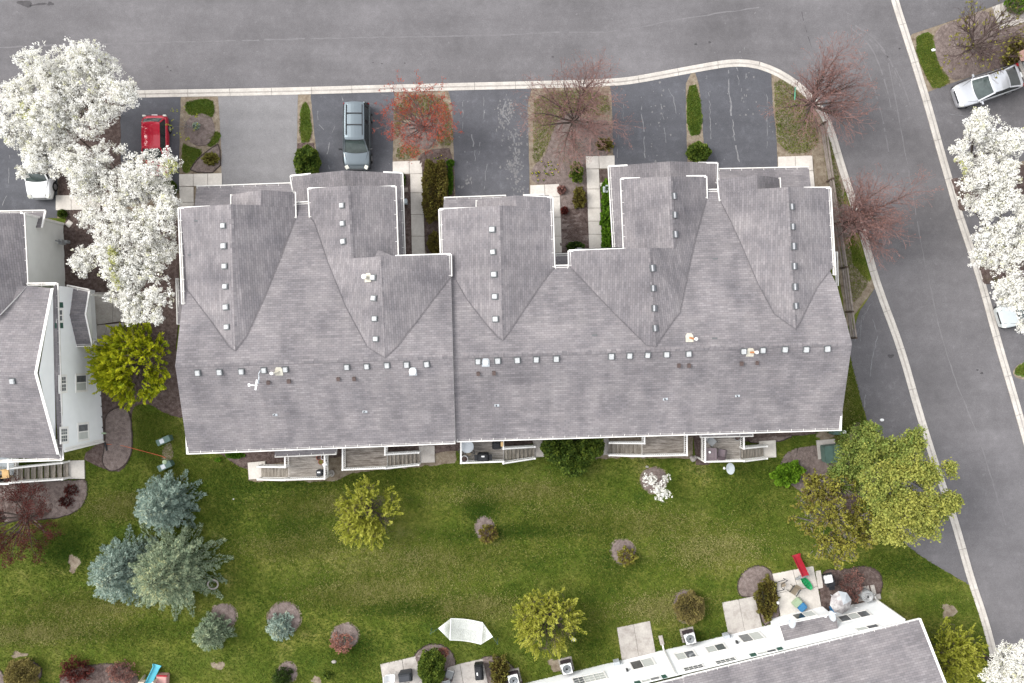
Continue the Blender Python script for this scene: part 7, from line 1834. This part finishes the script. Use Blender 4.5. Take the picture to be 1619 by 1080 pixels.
budding('young_tree', 'small sapling with yellow green buds leaning over the round mulch ring', (312, 207), 2.6, 1.1, 210, 'yellow_leaf', 'bark_grey', nmain=9, depth=2, n_per=3, rad=.06, size=.035, trunk_h=.8, r0=.04, lean=Vector((-.5, .2, 0)), tint=(.6, .2), twig=.006)
budding('red_leaved_tree', 'dark red leaved tree below the left deck at the picture edge', (52, 814), 3.4, 3.1, 211, 'wine_leaf', ('bark', 'twig_dark'), nmain=20, n_per=11, rad=.24, size=.030, el=(5, 60), elong=1.3)
def feather_tree(name, label, base, h, spread, seed, mat, n=2600, n_per=4, size=.029, tint=(.55, .2), r0=.12, zlow=.25, elong=2.9, cat='tree', rad=.06, open_=.38):
    """tree just coming into leaf: fine twigs radiate from the limbs and carry small leaf tufts along them"""
    b = P(*base); root = tree_thing(name, b, label, cat); R = random.Random(seed); r = np.random.default_rng(seed)
    S, ends, along = grow(b, h * .9, spread * .85, 16, 2, seed, h * .22, r0, (5, 65), 3, .04, twig=.01, seglen=.4)
    put('trunk', tubes_mesh('trunk', S[0], M['bark'], 8, b), root)
    nodes = np.array([tuple(p) for p, d, l in along]); segs = [s for k in S if k > 0 for s in S[k]]
    d = unit(n * 2, r); d[:, 2] = np.abs(d[:, 2]) * 1.15 - .25
    rad_ = r.uniform(.18, 1.0, (n * 2, 1)) ** .6 * r.uniform(.82, 1.06, (n * 2, 1))
    p = d * rad_ * np.array([spread * .9, spread * .9, h * (1 - zlow) * .6]) + np.array([0, 0, h * (zlow + .22)])
    keep = (vnoise(p[:, 0] + seed, p[:, 1] + p[:, 2], 1.1, seed % 50) > open_) & (p[:, 2] > .4); p = p[keep][:n] + np.array(b)
    C, D, T = [], [], []
    for q in p:
        k = np.argmin(((nodes - q) ** 2).sum(1)); o = Vector(nodes[k]); e = Vector(q)
        v = (e - b - Vector((0, 0, h * .12))); v = (v.normalized() + Vector((R.uniform(-.45, .45), R.uniform(-.45, .45), R.uniform(-.1, .25)))).normalized()
        L = R.uniform(.35, .85); m = int(L / .11); t = R.gauss(0, .12); side = v.orthogonal().normalized(); side = Matrix.Rotation(R.uniform(0, 6.28), 3, v) @ side
        if (e - o).length < 1.5: segs.append((tuple(o), tuple(e), .012, .007))
        bend = Vector((R.uniform(-.2, .2), R.uniform(-.2, .2), R.uniform(-.25, .05)))
        prev = e
        for j in range(m):
            s_ = j / m; c = e + v * L * s_ + bend * L * s_ * s_
            if j % 2: segs.append((tuple(prev), tuple(c), .006, .004)); prev = c
            for sg in ((-1, 1) if j < m - 1 else (0,)):
                w = .10 * (1 - s_) + .03; C.append(tuple(c + side * sg * w)); D.append(tuple((v + side * sg * .8).normalized())); T.append(t + .25 * s_)
    put('branches', tubes_mesh('branches', segs, M['bark'], 3, b), root, kind='stuff')
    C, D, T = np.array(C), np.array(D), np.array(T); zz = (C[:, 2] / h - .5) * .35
    q, U, V = quads_around(C, n_per, rad, size, seed + 3, 0, elong, D)
    put('crown', leaves_mesh('crown', q - np.array(b), U, V, np.repeat(tint[0] + T + zz, n_per) + r.normal(0, tint[1] * .6, len(q)), M[mat]), root)
    return root
feather_tree('budding_tree', 'yellow green budding tree behind the second deck, in the lawn', (588, 802), 3.9, 2.55, 201, 'yellow_leaf', n=430, tint=(.66, .2))
feather_tree('budding_tree', 'yellow green budding tree near the lower row of houses, the larger in the lawn', (864, 970), 4.0, 2.5, 202, 'yellow_leaf', n=500, tint=(.72, .2))
feather_tree('budding_tree', 'vivid yellow green tree beside the left row of houses', (232, 575), 5.2, 3.0, 203, 'lime_leaf', n=880, tint=(.58, .28), size=.034, n_per=5, open_=.38)
feather_tree('budding_tree', 'yellow green tree above the bottom right corner beside the lower row', (1488, 1022), 3.8, 2.4, 204, 'yellow_leaf', n=440, tint=(.6, .2))
def spruce(base, h, rad, seed, mat, label, name='spruce_tree', dens=1.0, whorls=None, tint=.42):
    b = P(*base); root = tree_thing(name, b, label, 'spruce', 'spruces in the lawn'); R = random.Random(seed); r = np.random.default_rng(seed)
    segs = []; C = []; D = []; T = []; L_ = []
    put('trunk', tubes_mesh('trunk', limb(b, b + Vector((0, 0, h * .97)), .05 * h ** .8, .015, .01, 5, R), M['bark'], 8, b), root)
    nw = whorls or int(h * 3.2)
    for k in range(nw):
        t = (k + .4) / nw; z = h * (.05 + .93 * t); rr = rad * (1 - t) ** .78 * R.uniform(.85, 1.1)
        nb = max(5, int((7 + 8 * (1 - t)) * dens))
        a0 = R.uniform(0, 6.28)
        for j in range(nb):
            a = a0 + 2 * math.pi * (j + R.uniform(-.25, .25)) / nb; L = rr * R.uniform(.72, 1.08)
            el = .55 * t - .10 + R.uniform(-.08, .08)
            d = Vector((math.cos(a), math.sin(a), el)).normalized(); o = b + Vector((0, 0, z)); e = o + d * L
            segs += limb(o, e, .02, .008, .04, 2, R)
            side = d.cross(Vector((0, 0, 1))).normalized()
            m = max(2, int(L / .16))
            for i in range(m):
                s = .22 + .78 * (i + R.random() * .5) / m
                p = o + d * L * s
                for sg in (-1, 0, 1):
                    w = (1 - s) * L * .34 + .05
                    q = p + side * sg * w * R.uniform(.5, 1.0) + Vector((0, 0, R.uniform(-.03, .06)))
                    dd = (d + side * sg * .75 + Vector((0, 0, .25))).normalized()
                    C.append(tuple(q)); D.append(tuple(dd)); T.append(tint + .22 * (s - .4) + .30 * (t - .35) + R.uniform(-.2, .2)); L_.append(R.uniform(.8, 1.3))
    C.append(tuple(b + Vector((0, 0, h)))); D.append((0, 0, 1)); T.append(.95); L_.append(1.2)
    put('branches', tubes_mesh('branches', segs, M['bark'], 3, b), root, kind='stuff')
    C = np.array(C); D = np.array(D); T = np.array(T); n_per = 9
    q, U, V = quads_around(C, n_per, .105, .024, seed + 1, 0, 2.6, D)
    tt = np.repeat(T, n_per) + r.normal(0, .07, len(q))
    put('crown', leaves_mesh('crown', q - np.array(b), U, V, tt, M[mat]), root)
    return root
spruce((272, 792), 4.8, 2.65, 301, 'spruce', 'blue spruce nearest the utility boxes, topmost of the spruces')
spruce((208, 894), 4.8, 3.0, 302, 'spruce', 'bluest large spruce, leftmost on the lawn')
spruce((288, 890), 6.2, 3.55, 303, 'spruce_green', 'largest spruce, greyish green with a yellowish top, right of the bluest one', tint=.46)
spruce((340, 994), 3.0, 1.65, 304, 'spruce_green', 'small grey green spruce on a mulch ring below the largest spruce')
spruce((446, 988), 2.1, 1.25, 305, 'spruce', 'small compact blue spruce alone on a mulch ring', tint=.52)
spruce((449, 1068), 1.8, .85, 306, 'evergreen', 'dark green little conifer on a mulch ring at the bottom edge', 'conifer', tint=.3)

def shrub(px, py, rx, ry, h, mat, seed, label, name='shrub', per_m2=260, size=.05, cat='shrub', group=None, rot=0.0, box=2.0, core=.80, tint=(.55, .20), lumps=.12, z0=.35, elong=1.2):
    """clipped or natural shrub: leaves on and just under a lumpy rounded body; rx, ry, in photo pixels at its middle height"""
    z = h * .5; k = (CAM_H - z) / FPX; c = P(px, py, z); b = Vector((c.x, c.y, 0)); A, B = rx * k, ry * k
    root = thing(name, b, label, cat, group); r = np.random.default_rng(seed)
    area = 2 * math.pi * ((A * B) ** .8 + 2 * (A * h / 2) ** .8) / 1.5
    n = int(per_m2 * max(.5, area)); d = unit(n, r); d[:, 2] = np.abs(d[:, 2]) * 1.0 - .25 * (r.random(n) < .35) * 1.0
    sup = (np.abs(d) ** box).sum(1) ** (-1 / box)
    ph = r.uniform(0, 6, 3)
    lump = 1 + lumps * (np.sin(d[:, 0] * 6 + ph[0]) * np.sin(d[:, 1] * 7 + ph[1]) + .6 * np.sin(d[:, 2] * 9 + d[:, 0] * 8 + ph[2]))
    s = (sup * lump * (1 - .22 * r.random(n) ** 2))[:, None]
    p = d * s * np.array([A, B, h * (1 - z0)]); ca, sa = math.cos(rot), math.sin(rot)
    p = np.stack([p[:, 0] * ca - p[:, 1] * sa, p[:, 0] * sa + p[:, 1] * ca, p[:, 2] + h * z0], 1); p[:, 2] = np.maximum(p[:, 2], .03)
    nd = d * np.array([1 / A, 1 / B, 1 / h]); nd = np.stack([nd[:, 0] * ca - nd[:, 1] * sa, nd[:, 0] * sa + nd[:, 1] * ca, nd[:, 2]], 1); nd /= np.linalg.norm(nd, axis=1, keepdims=True)
    n_per = 3
    q, U, V = quads_around(p, n_per, size * 1.1, size, seed + 1, 0, elong, nd)
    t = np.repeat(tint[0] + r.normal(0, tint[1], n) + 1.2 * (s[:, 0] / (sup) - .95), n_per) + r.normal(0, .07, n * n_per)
    put('foliage', leaves_mesh('foliage', q, U, V, t, M[mat]), root)
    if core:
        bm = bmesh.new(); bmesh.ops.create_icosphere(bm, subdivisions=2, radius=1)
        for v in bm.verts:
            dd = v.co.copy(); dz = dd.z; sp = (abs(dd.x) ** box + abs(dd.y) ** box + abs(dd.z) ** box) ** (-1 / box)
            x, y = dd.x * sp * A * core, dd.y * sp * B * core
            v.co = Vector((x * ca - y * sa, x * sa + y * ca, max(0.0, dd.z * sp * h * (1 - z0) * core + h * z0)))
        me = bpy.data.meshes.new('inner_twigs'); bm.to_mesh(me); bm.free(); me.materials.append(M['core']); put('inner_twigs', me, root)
    return root
shrub(688, 303, 19, 45, 1.4, 'olive_shrub', 401, 'long brownish clipped hedge beside the walkway', 'hedge', box=3.2, per_m2=420)
shrub(687, 384, 10, 17, 1.0, 'olive_shrub', 402, 'small brownish shrub in the dark gap below the long hedge')
shrub(486, 258, 18, 24, 1.6, 'evergreen', 403, 'dark clipped evergreen between the grey drive and the suv', box=2.6, per_m2=420)
shrub(1105, 241, 17, 15, 1.2, 'evergreen', 404, 'round dark evergreen at the end of the green strip between two drives', per_m2=480, tint=(.6, .2))
shrub(884, 706, 25, 26, 2.4, 'evergreen', 405, 'left of three big evergreen shrubs behind the long row', per_m2=330, tint=(.55, .2), size=.06)
shrub(932, 704, 21, 22, 2.2, 'evergreen', 406, 'right of three big evergreen shrubs, beside the stair landing', per_m2=330, tint=(.62, .2), size=.06)
shrub(907, 730, 24, 22, 2.0, 'evergreen', 407, 'lowest of three big evergreen shrubs, out on the lawn', per_m2=330, tint=(.58, .2), size=.06)
shrub(1247, 749, 23, 15, 1.1, 'bright_shrub', 408, 'bright green loose shrub by the transformer bed', rot=.35, per_m2=300, core=.6, size=.07, lumps=.2)
shrub(682, 1058, 20, 28, 1.9, 'evergreen', 409, 'egg shaped evergreen between the two bottom patios', per_m2=420, tint=(.72, .2))
shrub(1090, 962, 23, 24, 1.2, 'gold_shrub', 410, 'round golden brown twiggy shrub above an air conditioner', per_m2=380, size=.035)
shrub(33, 1068, 25, 24, 1.3, 'gold_shrub', 411, 'golden round shrub at the bottom left corner', per_m2=380, size=.04, tint=(.65, .2))
shrub(912, 272, 9, 14, .9, 'evergreen', 412, 'dark green upright shrub at the left of the narrow walkway, upper one', tint=(.6, .2), core=.7, lumps=.25)
shrub(916, 312, 9, 15, .7, 'olive_shrub', 413, 'olive brown shrub left of the narrow walkway, lower one', core=.7, lumps=.25)
shrub(910, 391, 13, 8, .7, 'evergreen', 414, 'dark low shrub against the house at the foot of the brown bed', tint=(.25, .12))
for i, (y, rx) in enumerate(((300, 6), (322, 8), (347, 8), (372, 7), (388, 6))):
    shrub(958 + (i % 2) * 1.5, y, rx, 14, .9, 'bright_shrub', 420 + i, ['green shrub touching the gas meter by the narrow walkway', 'second green shrub below the gas meter', 'middle shrub of the green row under the low roof edge', 'fourth green shrub down the row by the narrow walkway', 'last green shrub of the row, nearest the big roof'][i], tint=(.3, .2), core=.75, group='green shrubs along the narrow walkway', lumps=.2)
shrub(98, 338, 6, 6, .5, 'evergreen', 426, 'small round dark bush at the corner of the left drive', tint=(.55, .2))
shrub(1612, 6, 20, 14, 1.0, 'bright_shrub', 427, 'bright green shrub in the top right corner', tint=(.4, .2))
shrub(1607, 72, 14, 14, .9, 'olive_shrub', 428, 'olive shrub above the brick corner at the right edge', tint=(.6, .2)); shrub(1598, 92, 11, 11, .8, 'olive_shrub', 429, 'olive brown shrub touching the tail of the silver sedan')
shrub(1213, 948, 16, 30, .6, 'olive_shrub', 430, 'low olive green groundcover shrub beside the toy strewn patio', tint=(.6, .2), core=.8, lumps=.25)
shrub(333, 252, 10, 8, .5, 'olive_shrub', 431, 'small olive shrub in the wedge bed by the walkway', tint=(.75, .2), core=.4, lumps=.35)
shrub(955, 228, 12, 8, .5, 'olive_shrub', 432, 'thin brown shrub at the foot of the bare tree bed', core=.3, lumps=.35, per_m2=160)
shrub(517, 1068, 6, 6, .5, 'evergreen', 433, 'tiny round green bush near the bottom edge', tint=(.7, .2))
shrub(540, 1017, 15, 13, .9, 'rust_bud', 434, 'thin orange brown shrub on the round mulch ring left of the hammock', per_m2=110, core=0, lumps=.35, size=.04)
shrub(772, 845, 13, 13, .9, 'bronze_leaf', 435, 'thin brown shrub on the oval bed in the middle of the lawn', per_m2=170, core=0, lumps=.3, size=.04, tint=(.15, .15))
shrub(992, 880, 13, 12, .9, 'bronze_leaf', 436, 'thin brown green shrub on the round bed in the lawn right of centre', per_m2=170, core=0, lumps=.3, size=.04, tint=(.35, .2))
shrub(790, 1062, 13, 22, 1.0, 'olive_shrub', 437, 'olive shrub between the long black barbecue and an air conditioner', tint=(.6, .2), core=.6, lumps=.3, per_m2=200)
shrub(122, 1060, 22, 16, .8, 'wine_leaf', 438, 'dark red shrub left of the play set', core=0, size=.035, per_m2=190, lumps=.35); shrub(192, 1062, 20, 15, .8, 'rust_bud', 439, 'reddish twiggy shrub beside the play set', core=0, size=.032, per_m2=150, lumps=.3, tint=(.15, .15))
shrub(1348, 925, 16, 20, .7, 'rust_bud', 440, 'reddish bare twigs in the bed beside the white barbecue', core=0, per_m2=150, lumps=.35, tint=(.1, .12), size=.03)
shrub(112, 775, 10, 8, .5, 'wine_leaf', 441, 'small dark red shrub in the faded mulch below the left stairs, upper', core=0, size=.03, lumps=.3, per_m2=150, tint=(.3, .2)); shrub(104, 793, 10, 8, .5, 'wine_leaf', 442, 'small dark red shrub in the faded mulch below the left stairs, lower', core=0, size=.03, lumps=.3, per_m2=150, tint=(.15, .1))
shrub(700, 1032, 9, 7, .3, 'rust_bud', 443, 'spiky dry orange plant in the curved mulch bed', core=0, per_m2=220, tint=(.8, .15), elong=3, size=.02)
shrub(888, 300, 6, 6, .4, 'rust_bud', 444, 'little rusty plant in the brown bed beside the concrete walk', core=.3, tint=(.0, .1)); shrub(892, 333, 5, 5, .4, 'wine_leaf', 445, 'little wine red plant in the brown bed beside the concrete walk', core=.3)
shrub(712, 258, 5, 5, .4, 'bright_shrub', 446, 'small green clump above the long hedge', tint=(.1, .15)); shrub(712, 285, 4, 22, .4, 'bright_shrub', 447, 'narrow green strip of plants right of the long hedge', tint=(.1, .15), core=.4)
shrub(636.5, 284, 4, 9, .5, 'evergreen', 448, 'small green shrub left of the walkway by the hedge', tint=(.5, .2)); shrub(265, 298, 14, 12, .6, 'evergreen', 449, 'low green shrub under the white blossom by the walkway corner', tint=(.5, .2), core=.5)
shrub(345, 727, 4, 2, .3, 'bright_shrub', 450, 'green tuft in the mulch at the left end of the long row', core=0); shrub(372, 720, 14, 4, .3, 'bright_shrub', 451, 'green ground plants along the wall left of the first deck', tint=(.15, .15), core=0)
# daffodils in two beds: tufts with a yellow head each
for i, (px, py, n_, sx, sy, lb) in enumerate(((862, 272, 26, 20, 12, 'scattered yellow daffodils in the bed right of the middle drive'), (692, 254, 9, 10, 6, 'few pale daffodils above the long hedge'))):
    root = thing('daffodil_clump', P(px, py), lb, 'flowers'); R = random.Random(500 + i); C = []; T = []
    for _ in range(n_):
        p = P(px + R.gauss(0, sx * .6), py + R.gauss(0, sy * .6), .22); C.append(tuple(p)); T.append(1.0)
        for _k in range(4): C.append((p.x + R.uniform(-.06, .06), p.y + R.uniform(-.06, .06), .1)); T.append(.2)
    q, U, V = quads_around(np.array(C), 3, .03, .035, 600 + i); put('flowers', leaves_mesh('flowers', q - np.array(P(px, py)), U, V, np.repeat(T, 3), M['daffodil']), root, kind='stuff')
# ring of teal leaves at the sapling and on the ring bed by the hammock
shrub(310, 199, 5, 5, .5, 'spruce', 452, 'small teal leaved plant in the round mulch ring between the drives', core=0, per_m2=260, size=.03); shrub(545.5, 1010, 4, 4, .4, 'spruce', 453, 'small teal plant on the round mulch ring left of the hammock', core=0, per_m2=260, size=.03)
